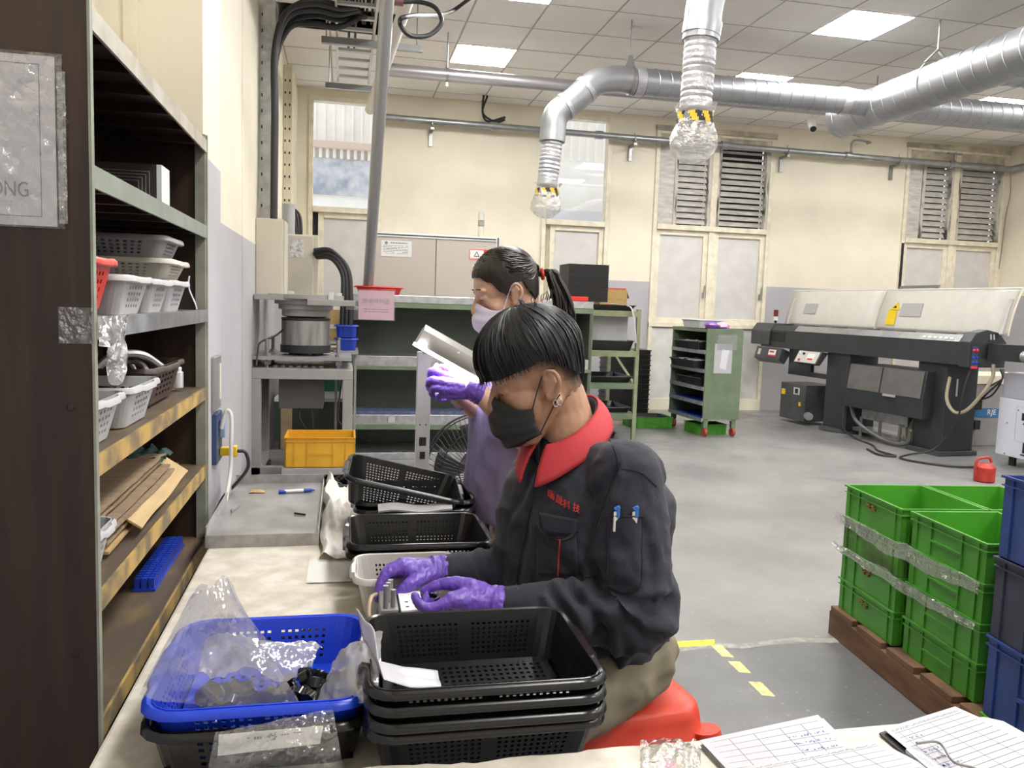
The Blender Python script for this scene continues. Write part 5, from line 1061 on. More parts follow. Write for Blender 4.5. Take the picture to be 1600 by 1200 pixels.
for (u) in (3.3, -.06): b = MB(); b.beam(P(u, .34, 1.27), P(u, .44, 1.62), .035, .05); b.build('hinge_arm', M_frost, t, 0); 
b = MB(); b.beam(P(1.5, .53, 1.76), P(.95, .53, 1.765), .03, .03, up=RV); b.beam(P(1.5, .53, 1.72), P(1.5, .53, 1.77), .03, .03); b.beam(P(.98, .53, 1.72), P(.98, .53, 1.77), .03, .03); b.build('hood_handle', M_rod, t, 0)
# legs
def fl(b, u0, u1, v0, v1, z0, z1): return pb(b, u0, u1, v0, v1, z0, z1)
b = MB(); fl(b, .28, .66, .05, .46, .05, .955); b.build('near_column', M_anth, t, 0, bevel=.006); b = MB(); fl(b, .25, .70, .0, .5, .0, .05); b.build('near_foot', M_anth2, t, 0, bevel=.006); b = MB(); fl(b, .275, .28, .18, .20, .62, .80); b.build('slot_handle', M_alu, t, 0)
b = MB(); fl(b, 1.70, 2.10, .05, .46, .05, .955); b.build('middle_column', M_anth, t, 0, bevel=.006); b = MB(); b.lathe([(.30, 0), (.30, .03), (.26, .05)], 28, P(1.95, .25, 0)); b.build('round_foot', M_anth2, t)
b = MB(); fl(b, 2.4, 2.85, .05, .10, .62, .955); fl(b, 2.1, 2.85, .05, .10, .62, .68); b.build('side_frame', M_anth, t, 0)
cb = MB(); fl(cb, 2.36, 2.87, -.03, .42, .05, .515); cb = cb.build('switch_cabinet', M_anth2, t, 0, bevel=.008)
b = MB(); fl(b, 2.77, 2.83, -.045, -.03, .36, .43); b.build('yellow_switch', mat('switch_yellow', (.8, .55, .02), .4), cb, 0); b = MB(); fl(b, 2.48, 2.60, -.034, -.03, .38, .47); b.build('name_plate', M_frost, cb, 0); b = MB(); fl(b, 2.44, 2.47, -.045, -.03, .24, .29); b.build('key_lock', MATS['switch_yellow'], cb, 0); b = MB(); fl(b, 2.51, 2.57, -.036, -.034, .395, .455); b.build('hazard_sign', M_dark, cb, 0)
b = MB(); b.lathe([(.05, 0), (.05, .07), (.03, .07), (.03, .01)], 16, P(2.28, -.02, .13), Matrix.Rotation(-pi/2, 3, 'X') @ Matrix.Rotation(.3, 3, 'Y')); b.build('pipe_socket', M_steel, t)
pn = MB(); pn.prism([(-.07, .80), (.02, .74), (.12, .90), (-.03, .955)], lambda u, v, w: P(w, u, v), 2.90, 3.46); pn = pn.build('control_panel', M_anth2, t, 0, bevel=.006)
def panelrect(u0, u1, a, c, m, name, par, p0, p1, e=.003):
    d = (p1-p0); n = V((-d.z, 0, d.x)) if False else None
    q = lambda u, s: P(u, p0[0]+(p1[0]-p0[0])*s-e, p0[1]+(p1[1]-p0[1])*s)
    return MB().face(q(u0, a), q(u1, a), q(u1, c), q(u0, c)).build(name, m, par, 0, solid=.001)
pA, pB = V((-.07, .80)), V((-.03, .955))
pq = panelrect(3.0, 3.16, .25, .8, M_lwh, 'display_label', pn, pA, pB); panelrect(3.0, 3.16, .25, .36, M_lred, 'red_strip', pn, pA, pB, .005); panelrect(3.04, 3.14, .55, .7, M_lred, 'red_print', pn, pA, pB, .005); panelrect(3.34, 3.40, .3, .8, M_frost, 'grey_label', pn, pA, pB)
p2 = MB(); p2.prism([(-.10, .80), (-.04, .78), (.08, .94), (-.02, .955)], lambda u, v, w: P(w, u, v), 2.12, 2.56); p2 = p2.build('button_panel', M_anth2, t, 0, bevel=.004); pA, pB = V((-.10, .80)), V((-.02, .955))
panelrect(2.14, 2.54, .05, .95, M_frost, 'face_plate', p2, pA, pB); panelrect(2.2, 2.34, .3, .8, M_lwh, 'display', p2, pA, pB, .006); panelrect(2.22, 2.32, .3, .42, M_lred, 'red_text', p2, pA, pB, .008)
for (u, s, m) in ((2.46, .25, M_lred), (2.42, .75, M_dark), (2.50, .75, M_lwh)): b = MB(); b.ball(P(u, pA[0]+(pB[0]-pA[0])*s-.01, pA[1]+(pB[1]-pA[1])*s), .018, 8); b.build('button', m, p2)
cv = MB(); cv.prism([(-.10, .56), (-.06, .86), (.42, .86), (.42, .36), (-.10, .36)], lambda u, v, w: P(w, u, v), .42, 1.56); cv = cv.build('collector_box', M_anth, t, 0, bevel=.008)
for (u0, u1) in ((.45, 1.02), (1.04, 1.54)): MB().face(P(u0, -.104, .575), P(u1, -.104, .575), P(u1, -.066, .855), P(u0, -.066, .855)).build('lid', mat('warm_grey_lid', (.12, .115, .11), .4, var=.1), cv, 0, solid=.004)
b = MB(); pb(b, .78, .95, -.13, -.11, .55, .575); b.build('lid_latch', M_alu, cv, 0)
b = MB(); pb(b, .75, 1.7, .15, .4, .05, .09); pb(b, .8, 1.5, .1, .35, .22, .36); b.build('drip_tray', M_galv, t, 0)
for u in (.9, 1.2, 1.5): b = MB(); b.cyl(P(u, .1, 0), P(u, .1, .24), .018, 8); b.build('levelling_leg', M_rod, t)
cp = MB(); pb(cp, -.026, -.02, .02, .10, .93, 1.15); cp = cp.build('button_plate', mat('dark_blue_plate', (.05, .07, .13), .4), t, 0)
for (v, z, m) in ((.04, 1.11, M_lred), (.08, 1.11, M_lred), (.04, 1.04, M_blue), (.08, 1.04, M_blue), (.04, .99, M_blue), (.08, .99, M_blue)): b = MB(); b.ball(P(-.03, v, z), .016, 8); b.build('button', m, cp)
b = MB(); pb(b, -.028, -.026, .02, .10, .93, .955); b.build('red_nameplate', M_lred, cp, 0)
b = MB(); b.tube([P(-.021, v, z) for v, z in ((.24, 1.27), (.25, 1.22))], .008, 6); b.tube([P(-.021, v, z) for v, z in ((.28, 1.27), (.29, 1.22))], .008, 6); b.build('chalk_mark', MATS['pale_mark'], t)
# beacon
t2 = thing('beacon_light', 'small red and white beacon on the far end of the bar feeder', 'beacon', N0+P(3.40, .2, 1.277)); MB().cyl((0, 0, 0), (0, 0, .035), .018, 10).build('stem', M_blackp, t2); MB().cyl((0, 0, .035), (0, 0, .09), .03, 14).build('white_band', M_lwh, t2); MB().cyl((0, 0, .09), (0, 0, .18), .032, 14).build('red_lens', mat('deep_red_lens', (.16, .015, .02), .3), t2)
# spindle end, hoses and cables
t2 = thing('spindle_tube', 'round steel spindle tube sticking out of the bar feeder end at the right edge', 'tube', N0+P(-.05, .30, 1.10))
b = MB(); b.beam(P(0.02, 0, 0), P(-.9, .1, 0), .2, .16); b.build('guide_housing', M_anth, t2, 0); b = MB(); b.cyl(P(-.4, -.12, -.02), P(-1.6, -.12, -.02), .05, 14); b.build('tube', M_steel, t2); b = MB(); pb(b, -.5, -.2, .02, .1, .08, .16); b.build('clear_cover', M_glass, t2, 0)
def wp(*a): return [N0+P(*q) for q in a]
tag(MB().tube(smoothpts(wp((-.1, .22, .98), (-.12, .2, .85), (-.1, .12, .70), (0, .05, .52), (.12, .02, .48), (.24, .03, .60), (.272, .08, .82)), 6), .017, 8).build('coolant_hose', mat('tan_hose', (.34, .29, .20), .45)), 'tan coolant hose looping beside the near column of the bar feeder', 'hose')
tag(MB().tube(smoothpts(wp((.0, .05, .93), (.02, .0, .7), (.05, -.02, .4), (.2, -.1, .1), (.35, -.3, .012), (.15, -.55, .012), (-.25, -.35, .012), (-.3, .0, .012), (-.15, .1, .012)), 6), .010, 6).build('black_cable', M_black), 'black cord hanging down the near column and curling on the floor', 'cord')
tag(MB().tube(smoothpts(wp((1.68, .1, .6), (1.66, 0, .35), (1.55, -.1, .1), (1.3, -.12, .012), (.9, -.25, .012), (.6, -.45, .012), (.3, -.5, .012), (.4, -.62, .012), (.7, -.5, .012)), 6), .012, 6).build('floor_cable', M_black), 'black cable running from the middle column along the floor under the bar feeder', 'cable')
tag(MB().tube(smoothpts(wp((1.64, .12, .75), (1.6, .0, .55), (1.6, .02, .4), (1.4, -.05, .2), (1.0, -.02, .05), (.7, .0, .06), (.68, .03, .2)), 6), .022, 8).build('drain_hose', mat('grey_hose', (.10, .10, .10), .5)), 'thick dark hose sagging under the collector box of the bar feeder', 'hose')
for k in range(2): tag(MB().tube(smoothpts(wp((.78+.09*k, .2, .34), (.76+.09*k, .12, .22), (.72+.09*k, .1, .1), (.70+.06*k, .2, .04)), 5), .028, 8).build('flexible_hose', mat('olive_hose', (.24, .22, .17), .5)), ['ribbed olive hose under the collector box, nearer the column', 'ribbed olive hose under the collector box, farther from the column'][k], 'hose')
# machine behind
t = thing('lathe_cabinet', 'grey machine cabinet with a blue band behind the bar feeder column', 'machine', (6.85, 7.75, 0)); MB().box(0, 1.4, 0, 1.0, .0, .70).build('body', M_mgrey, t, 0, bevel=.01); MB().box(0, 1.4, -.02, .6, .70, .80).build('white_top', M_cream, t, 0, bevel=.01); bd = MB().box(.05, 1.4, -.006, 0, .33, .43).build('blue_band', mat('band_blue', (.03, .16, .36), .4), t, 0)
text('lettering', 'RJE', .085, M_white, bd, (.27, -.008, .385), (1, 0, 0), (0, 0, 1), .0005, space=1.05); MB().box(.02, .10, -.05, 0, .42, .52).build('socket_box', M_blackp, t, 0); MB().box(.02, .09, -.06, 0, .20, .30).build('socket_box', M_blackp, t, 0)
for k in range(3): tag(MB().tube(smoothpts([(7.05+.02*k, 7.6, .88), (7.04, 7.55, .78), (6.98-.05*k, 7.6, .60+.03*k), (6.90, 7.68, .53-.01*k)], 5), .010, 6).build('black_cable', M_black), 'black cable hanging from the bar feeder to the grey machine cabinet', 'cable', 'cables at the grey machine cabinet')
# pale grey box machine at the right edge
t = thing('control_cabinet', 'pale grey and white machine cabinet with small black switches at the right edge', 'machine', (6.35, 5.2, 0)); M_pg = mat('lavender_grey', (.40, .40, .46), .42); M_pw = mat('cool_white', (.66, .68, .76), .4)
MB().box(0, .8, 0, 1.62, .10, .66).build('lower_body', M_pw, t, 0, bevel=.006); MB().box(.015, .8, 0, 1.61, .662, .90).build('upper_body', M_pg, t, 0, bevel=.006); MB().box(.012, .02, .6, .606, .67, .895).build('seam', M_dark, t, 0); MB().box(.008, .015, .45, .95, .80, .805).build('seam', M_dark, t, 0); MB().box(.03, .78, .02, 1.58, .90, .912).build('lid', M_pw, t, 0)
for (y, z, h, w, m) in ((1.23, .47, .07, .1, M_dark), (.93, .46, .07, .1, M_dark), (1.13, .345, .06, .1, M_frost), (1.23, .43, .014, .08, M_dark), (.93, .42, .014, .08, M_dark), (1.13, .305, .014, .08, M_dark), (1.23, .16, .10, .06, M_dark), (1.23, .135, .012, .08, M_dark)):
    MB().box(-.006, .0, y, y+w, z, z+h).build('switch' if h > .05 else 'switch_label', m, t, 0)
b = MB(); b.box(-.0025, .0, .80, 1.40, .597, .60).box(-.0025, .0, .80, 1.40, .26, .263).box(-.0025, .0, .80, .803, .26, .6).box(-.0025, .0, 1.397, 1.40, .26, .6); b.build('panel_outline', mat('panel_line', (.42, .43, .48), .5), t, 0)
for (y, z) in ((1.5, .42), (1.5, .12), (1.38, .56), (.82, .28)): MB().ball((-.002, y, z), .008, 8).build('screw', M_rod, t)
for y in (.1, 1.5):
    for x in (.1, .7): MB().cyl((x, y, 0), (x, y, .10), .035, 10).build('foot', M_black, t)
# red jug
t = thing('red_canister', 'red plastic canister with handle on the floor before the pale grey cabinet', 'canister', (5.52, 6.02, 0)); MB().lathe([(.07, 0), (.085, .01), (.085, .13), (.06, .155), (.035, .165), (.03, .16)], 20).build('body', mat('dirty_red', (.40, .03, .02), .4, var=.25, scale=14), t); MB().tube(smoothpts([(-.085, 0, .05), (-.095, 0, .16), (-.06, 0, .205), (.03, 0, .21), (.06, 0, .17)], 5), .012, 8).build('handle', MATS['dirty_red'], t)
# ================================================================ crates on the pallet
RA = radians(-6)
M_pal = mat('old_pallet_wood', (.085, .042, .020), .75, c2=(.19, .10, .05), scale=5, stretch=(5, .7, 3), detail=7, bump=.12)
t = thing('wooden_pallet', 'dark brown wooden pallet carrying the green crates', 'pallet', (2.125, 3.12, 0), RA); 
def pw(b, x0, x1, y0, y1, z0, z1): b.box(x0, x1, -y1, -y0, z0, z1); return b
for k in range(6): pw(MB(), 0, 1.0, .01+k*.22, .19+k*.22, .105, .13).build('deck_board', M_pal, t, 0, bevel=.003)
for x in (0, .48, .92): pw(MB(), x, x+.08, 0, 1.32, 0, .105).build('runner', M_pal, t, 0, bevel=.004)

CWI, CLE, CHE = .355, .43, .135
def cpos(x, y, z): return t.location + Matrix.Rotation(RA, 3, 'Z') @ V((x, -y, z))
M_crd = mat('muddy_green_crate', (.05, .085, .02), .6, c2=(.085, .30, .03), scale=9, detail=6)
lv = ['bottom', 'second', 'third', 'top']
pro = None; prb = None
for si, (x, y, nm, lo_) in enumerate(((.195, .235, 'far left', 0), (.215, .69, 'near left', 0), (.56, .235, 'far right', 0))):
    for k in range(4):
        if k == 3-0 and False: pass
        lab = '%s green crate of the %s stack on the pallet' % (lv[k], nm); z = .131+k*.1362
        if pro is None: pro = crate('green_crate', lab, 'crate', CWI, CLE, CHE, M_crg, cpos(x, y, z), RA, grip=False); o = pro
        elif nm == 'near left':
            if prb is None: prb = crate('green_crate', lab, 'crate', CWI, CLE, CHE, M_crg, cpos(x, y, z), RA, grip=True); o = prb
            else: o = dup(prb, cpos(x, y, z), RA, lab)
        elif nm == 'far left' and k == 2: o = crate('green_crate', 'dirty dark green crate, third up in the far left stack on the pallet', 'crate', CWI, CLE, CHE, M_crd, cpos(x, y, z), RA, grip=False)
        else: o = dup(pro, cpos(x, y, z), RA, lab)
        if nm == 'far left' and k != 2:
            mk = MB(); rg = random.Random(k)
            for q in range(2):
                for s in range(7): a = -.03+.035*q+rg.uniform(0, .024); zz = .075+rg.uniform(0, .022); mk.box(-CWI/2-.0005, -CWI/2+.0078, -a, -a+rg.uniform(.003, .010), zz, zz+.0035)
            mk.build('faded_print', mat('rust_print', (.22, .12, .03), .7), o, 0)
# stretch film round the crates
M_wrap = film('stretch_film', (.98, .98, .98), .35, .12, .12, 1.4, 26)
def band(name, label, z0, z1, y0, y1, sag, seed):
    b = MB()
    def fn(u, v):
        y = y0+(y1-y0)*u; x = .008-.006-.012*abs(noise.noise(V((u*9, v*4, seed)))); z = z0+(z1-z0)*v+.02*noise.noise(V((u*6, 0, seed)))-sag*sin(pi*u)*(1-v)
        return cpos(x, y, z)
    b.grid(fn, 60, 8); tag(b.build(name, M_wrap, None, 70), label, 'plastic film')
band('stretch_film', 'upper band of crinkled stretch film round the green crates', .515, .555, -.01, .93, .025, 2)
band('stretch_film', 'lower band of twisted stretch film round the green crates', .395, .42, -.01, .93, .02, 7)
# blue crates at the right edge
M_bcr = mat('blue_crate_plastic', (.020, .055, .22), .42, var=.15, scale=6); M_bcd = mat('dirty_blue_crate', (.022, .026, .045), .55, c2=(.05, .06, .10), scale=7)
Bx, By = 2.155, 1.83
Bo = crate('blue_crate', 'blue crate at the bottom of the stack at the right edge', 'crate', .40, .50, .25, M_bcr, (Bx, By, .175), RA); dup(Bo, (Bx+.004, By, .681), RA, 'top blue crate of the stack at the right edge')
crate('blue_crate', 'dirty navy crate between two blue crates at the right edge', 'crate', .40, .50, .25, M_bcd, (Bx, By, .427), RA)
crate('green_crate', 'green crate under the blue crates at the right edge', 'crate', .40, .50, .17, M_crg, (Bx, By, .001), RA)
# floor tape
M_yt = mat('floor_tape_yellow', (.75, .55, .06), .6, var=.25, scale=30)
M_ytp = mat('faded_floor_tape', (.68, .60, .25), .65, var=.3, scale=40)
tag(MB().face((.9, 3.06, .001), (1.555, 3.058, .001), (1.58, 3.115, .001), (.9, 3.125, .001)).build('floor_tape', M_yt, None, 0), 'long strip of yellow tape on the floor behind the seated man', 'tape')
for k, (y0, y1, x) in enumerate(((2.935, 3.055, 1.535), (2.79, 2.895, 1.535), (2.60, 2.715, 1.53))):
    tag(MB().face((x, y0+.015, .001), (x+.045, y0, .001), (x+.05, y1, .001), (x+.002, y1+.01, .001)).build('floor_tape', M_ytp, None, 0), ['torn piece of yellow floor tape next to the long strip', 'middle piece of broken yellow floor tape', 'last piece of broken yellow floor tape, nearest the camera'][k], 'tape')
b = MB(); pr = random.Random(9); pts = [(1.1+.14*k, 3.05+.02*pr.uniform(-1, 1)) for k in range(9)]
for k in range(8): (x0, y0), (x1, y1) = pts[k], pts[k+1]; b.face((x0, y0-.02, .0008), (x1, y1-.02, .0008), (x1, y1+.025, .0008), (x0, y0+.025, .0008))
struct(b.build('trim_11', mat('patched_concrete', (.26, .25, .235), .7, c2=(.38, .37, .35), scale=30), None, 0))
# ================================================================ people
from mathutils.bvhtree import BVHTree
M_skin = mat('warm_skin', (.42, .235, .15), .5, var=.06, scale=30); M_skin2 = mat('light_skin', (.58, .36, .26), .5, var=.05, scale=30)
M_navy = mat('navy_twill', (.0175, .0175, .029), .82, var=.12, scale=9, sheen=.08, bump=.12, bscale=160)
M_collar = mat('red_collar_cloth', (.50, .035, .045), .7, bump=.05, bscale=120)
M_glove = mat('purple_nitrile', (.15, .075, .46), .36, var=.10, scale=18, bump=.25, bscale=55)
M_hair = mat('black_hair', (.007, .007, .009), .42, spec=.4); M_hair2 = mat('dark_brown_hair', (.016, .011, .009), .40, spec=.45)
M_khaki = mat('khaki_cotton', (.20, .175, .12), .8, var=.12, scale=12); M_shirt = mat('dusty_purple_jersey', (.22, .185, .32), .8, var=.06, scale=10, bump=.08, bscale=200)
M_bmask = mat('black_mask_cloth', (.014, .014, .014), .7); M_wmask = mat('lilac_white_mask', (.62, .56, .72), .7); M_silver = mat('silver', (.7, .7, .72), .25, metal=.9)
M_cloth_black = mat('black_trouser_cloth', (.010, .010, .012), .8)
def attach(o, t):
    o.parent = t; o.matrix_parent_inverse = t.matrix_basis.inverted() if False else Matrix.Translation(-t.location); return o
def cap(b, p, q, r0, r1, n=14):
    p = V(p); q = V(q); b.tube([p, q], [r0, r1], n); b.ball(p, r0, n); b.ball(q, r1, n)
def chain(b, pts, rs, n=12, k=4):
    P = smoothpts(pts, k); R = []
    for i in range(len(P)):
        f = i/k; j = min(int(f), len(rs)-2); g = f-j; R.append(rs[j]*(1-g)+rs[j+1]*g)
    for i in range(len(P)-1): b.tube([P[i], P[i+1]], [R[i], R[i+1]], n)
    for i in range(len(P)): b.ball(P[i], R[i], n)
def loft(b, rings, n=28):
    # rings: (centre, axis u, axis v, ru, rv, squareness)
    vs = []
    for (c, u, v, ru, rv) in rings:
        for j in range(n):
            a = 2*pi*j/n; ca, sa = cos(a), sin(a); e = .85
            vs.append(V(c)+V(u)*ru*math.copysign(abs(ca)**e, ca)+V(v)*rv*math.copysign(abs(sa)**e, sa))
    k = len(rings); b._add(vs, [(i*n+j, i*n+(j+1) % n, (i+1)*n+(j+1) % n, (i+1)*n+j) for i in range(k-1) for j in range(n)]+[tuple(range(n))[::-1], tuple((k-1)*n+j for j in range(n))])
def blob(name, b, voxel, m, iters=4, disp=None, fac=.5, final=1):
    # weld overlapping closed shapes into one continuous skin
    me = b.mesh(name, m, 0); o = bpy.data.objects.new(name, me); col.objects.link(o)
    md = o.modifiers.new('r', 'REMESH'); md.mode = 'VOXEL'; md.voxel_size = voxel; md.adaptivity = 0
    ms = o.modifiers.new('s', 'SMOOTH'); ms.iterations = iters; ms.factor = fac
    dg = bpy.context.evaluated_depsgraph_get(); me2 = bpy.data.meshes.new_from_object(o.evaluated_get(dg), depsgraph=dg)
    o.modifiers.clear(); o.data = me2; bpy.data.meshes.remove(me); me2.materials.clear(); me2.materials.append(m)
    if disp:
        ns = [v.normal.copy() for v in me2.vertices]
        for v, nn in zip(me2.vertices, ns):
            d = disp(v.co, nn)
            v.co = v.co + (d if isinstance(d, V) else nn*d)
    me2.polygons.foreach_set('use_smooth', [True]*len(me2.polygons)); me2.update(); return o
def bvh(o): return BVHTree.FromPolygons([v.co.copy() for v in o.data.vertices], [tuple(p.vertices) for p in o.data.polygons])
def hitter(tree, off=.002):
    def h(px, py, e=None):
        d = ray(px, py).normalized(); loc, nn, _, _ = tree.ray_cast(CAM, d)
        if loc is None: loc, nn, _, _ = tree.find_nearest(aY(px, py, 1.55))
        return loc-d*(off if e is None else e)
    return h
class Head:
    def __init__(s, ear, fwd, pitch, tilt=0, k=1.0):
        f = V(fwd).normalized(); l = V((-f.y, f.x, 0)); u = V((0, 0, 1))
        fx = f*cos(pitch)-u*sin(pitch); uz = u*cos(pitch)+f*sin(pitch); s.R = Matrix((fx, l, uz)).transposed(); s.k = k
        s.c = V(ear) - s.R @ V((0, .074*k, 0)); s.fx = fx; s.l = l; s.uz = uz
    def __call__(s, x, y, z): return s.c + s.R @ (V((x, y, z))*s.k)
    def ball(s, b, c, r, n=18, R=None):
        b.ball(s(*c), tuple(q*s.k for q in r), n, s.R if R is None else s.R @ R)
    def build(s, b, eyes=True):
        k = s.k
        s.ball(b, (-.006, 0, .055), (.096, .076, .088), 24); s.ball(b, (.03, 0, .04), (.066, .066, .07), 20)
        s.ball(b, (.038, 0, -.03), (.056, .060, .075), 20); s.ball(b, (.062, 0, -.088), (.028, .032, .024)); s.ball(b, (.072, 0, -.058), (.026, .032, .03))
        for q in (-1, 1):
            s.ball(b, (.048, q*.040, -.016), (.030, .024, .030)); s.ball(b, (.060, q*.028, .002), (.026, .024, .026)); cap(b, s(-.005, q*.058, -.03), s(.055, q*.028, -.092), .018*k, .016*k)
            s.ball(b, (.080, q*.032, .040), (.014, .026, .011)); s.ball(b, (.079, q*.033, .018), (.012, .017, .011))
        cap(b, s(.088, 0, .03), s(.112, 0, -.012), .0085*k, .012*k); s.ball(b, (.104, 0, -.018), (.014, .018, .011)); s.ball(b, (.092, 0, -.052), (.012, .024, .007)); s.ball(b, (.090, 0, -.066), (.011, .02, .007))
        for q in (-1, 1):   # ears
            R = Matrix.Rotation(q*radians(-22), 3, 'Z') @ Matrix.Rotation(radians(-14), 3, 'Y')
            s.ball(b, (-.004, q*.0745, .003), (.016, .0065, .028), 16, R)
            P = [s.c+s.R @ (V((-.004, q*.082, .003))*k + (R @ V((x, q*y, z)))*k) for (x, y, z) in ((.010, -.006, .004), (.014, -.001, .020), (.004, .002, .031), (-.010, .003, .028), (-.018, .003, .012), (-.015, .002, -.006), (-.006, 0, -.020), (.004, -.003, -.027), (.008, -.006, -.018))]
            chain(b, P, [.0045*k]*4+[.005*k]*2+[.0055*k]*3, 8, 3)
def eye(H, t, q, open_=True):
    e = MB(); H.ball(e, (.0815, q*.032, .021), (.0085, .0125, .0065), 12); attach(e.build('eyelid', M_skin2 if t.name == 'x' else M_lid, None), t)
    lash = [H(.0905-.004*abs(x-.0)/.012, q*.032+x, .0165-.004*(abs(x)/.012)**2) for x in (-.012, -.006, 0, .006, .012)]
    b = MB(); b.tube(smoothpts(lash, 3), .0014*H.k, 5); attach(b.build('eyelash', M_hair, None), t)
    br = [H(.0935-.006*(abs(x)/.02), q*.033+x, .046+.003*(1-(x/.022)**2)) for x in (-.022, -.011, 0, .011, .022)]
    b = MB(); b.tube(smoothpts(br, 3), [.0014*H.k]+[.003*H.k]*11+[.0012*H.k], 6, flat=.6); attach(b.build('eyebrow', M_hair, None), t)
M_lid = mat('eyelid_skin', (.40, .22, .15), .5)
def facemask(H, t, m, sag=0):
    b = MB()
    def fn(u, v):
        a = (u-.5)*2*radians(84); ca, sa = cos(a), sin(a)
        zt = .012-.040*abs(sa)**1.5; zb = -.104+.022*abs(sa)**1.6; z = zt+(zb-zt)*v
        xc = .100+.030*sin(min(1, v*1.6)*pi/2)-.022*max(0, v-.55)/.45-(.02 if v > .97 else 0)
        pl = .0022*(sin(v*pi*7))*(1-abs(sa)**4)
        x = .026+(xc-.026+pl)*max(0, ca)**.72; y = .073*math.copysign(abs(sa)**.95, sa)+.002*noise.noise(V((u*5, v*5, 1)))
        return H(x+.003*noise.noise(V((u*4, v*6, 3))), y, z-sag*v*(1-abs(sa)))
    b.grid(fn, 40, 24); o = attach(b.build('face_mask', m, None, 70, solid=.0016), t)
    for q in (-1, 1):
        b = MB()
        u = .5+.5*q*.985
        p0 = fn(u, .04); p1 = fn(u, .96)
        b.tube(smoothpts([p0, H(.012, q*.078, .018), H(-.006, q*.082, .036), H(-.022, q*.084, .034)], 4), .0013*H.k, 6); b.tube(smoothpts([p1, H(.010, q*.075, -.045), H(-.008, q*.079, -.026), H(-.016, q*.083, -.018)], 4), .0013*H.k, 6)
        attach(b.build('ear_loop', m, None), o)
def hand_blob(name, palm, fingers, m, t, voxel=.0021, cuff=None):
    b = MB()
    for (p, q, r0, r1) in palm: cap(b, p, q, r0, r1)
    for (pts, rs) in fingers: chain(b, pts, rs, 10, 4)
    if cuff: 
        p, q, r0, r1 = cuff; b.tube([p, p*.5+q*.5, q], [r0, r0*.5+r1*.5, r1], 18); d = (q-p).normalized(); a = d.orthogonal().normalized(); c = d.cross(a)
        for w in (.0, .18, .42): b.tube([p*(1-w)+q*w+(a*cos(2*pi*j/24)+c*sin(2*pi*j/24))*(r0*(1-w)+r1*w+.0005) for j in range(24)], .0034, 8, closed=True)
    def disp(p, nn): return .0011*(1-abs(noise.noise(p*55)*2))+.0010*(1-abs(noise.noise(V((p.x*140, p.y*60, p.z*90)))*2))-.001
    return attach(blob(name, b, voxel, m, 3, disp), t)
# ---------------------------------------------------------------- the seated man
man = thing('person', 'person in navy jacket with red collar and black mask, seated on the red stool', 'person', (.56, 1.63, .58))
f = V((-.86, -.5, 0)).normalized(); l = V((-f.y, f.x, 0)); u = V((0, 0, 1))
HM = Head(aY(857, 606, 1.53), (-.985, .05, 0), radians(21), k=1.0)
nb_ = aY(894, 672, 1.60)     # base of the neck
Sn = aY(978, 742, 1.455); En = aY(1000, 962, 1.40); Wn = aY(782, 944, 1.425)
Sf = aY(838, 745, 1.75); Ef = aY(818, 892, 1.715); Wf = aY(700, 892, 1.62)
hip = V((.555, 1.63, .66))
b = MB(); HM.build(b)
chain(b, [HM(-.025, 0, -.01), HM(-.030, 0, -.07), nb_+f*.010, nb_+V((0, 0, -.07))], [.054, .051, .053, .050], 18)
chain(b, [nb_+V((0, 0, -.11)), nb_+V((.01, .01, -.24)), hip+V((0, 0, .06))], [.085, .10, .11]); chain(b, [nb_+V((0, 0, -.12)), Sn+V((0, 0, -.03))], [.045, .036]); chain(b, [nb_+V((0, 0, -.12)), Sf+V((0, 0, -.03))], [.045, .036])
chain(b, [Sn, En], [.04, .034]); chain(b, [En, Wn*.85+En*.15, Wn+(Wn-En)*.10], [.032, .026, .024]); chain(b, [Sf, Ef], [.04, .034]); chain(b, [Ef, Wf*.85+Ef*.15, Wf+(Wf-Ef)*.12], [.032, .027, .025])
body_man = attach(blob('body', b, .0029, M_skin, 5), man)
eye(HM, man, 1); eye(HM, man, -1); facemask(HM, man, M_bmask)
# hair: thick bowl top, faded short sides
def table(T, a):
    d = abs((a+pi) % (2*pi)-pi)
    for (a0, z0), (a1, z1) in zip(T, T[1:]):
        if d <= a1: q = (d-a0)/(a1-a0); q = q*q*(3-2*q); return z0+(z1-z0)*q
    return T[-1][1]
def hairline(a): return table(((0, .046), (.8, .047), (1.3, .052), (1.6, .056), (1.85, .047), (2.1, .024), (2.4, .004), (3.2, -.008)), a)   # lower edge of the long hair by azimuth (0 = front)
def hsurf(H, a, v, lift=0, rx=.111, ry=.092, rz=.097, c=(.004, 0, .070), line=hairline, shrink=.15):
    zb = line(a); top = c[2]+rz+lift
    el = v; z = zb+(c[2]+rz-zb)*sin((1-el)*pi/2) if True else 0
    q = max(0, min(1, (z-c[2])/rz)) if z > c[2] else 0
    k = (max(0, 1-q*q))**.5 if z > c[2] else 1-(.20 if shrink > .5 else .10)*((c[2]-z)/.07)**2*(1 if cos(a) < .2 else .4)
    k *= 1-(.26*shrink*max(0, -cos(a))*max(0, (c[2]-z)/.06) if z < c[2] else 0)
    return H(c[0]+(rx+lift)*k*cos(a), (ry+lift)*k*sin(a), z+lift*.5)
rg = random.Random(21)
b = MB()
def hb(uu, v):
    a = uu*2*pi; n_ = .0028*noise.noise(V((cos(a)*14, sin(a)*14, v*1.4)))+.002*noise.noise(V((cos(a)*34, sin(a)*34, v*2)))
    return hsurf(HM, a, v, n_)
b.grid(hb, 120, 24)
n0 = [hb(i/120, 1.0) for i in range(120)]; cc = HM(.0, 0, .075)
b.grid(lambda uu, v: hb(uu, 1.0)*(1-v*.35)+cc*(v*.35), 120, 3)
cx, cy = -.045, .0
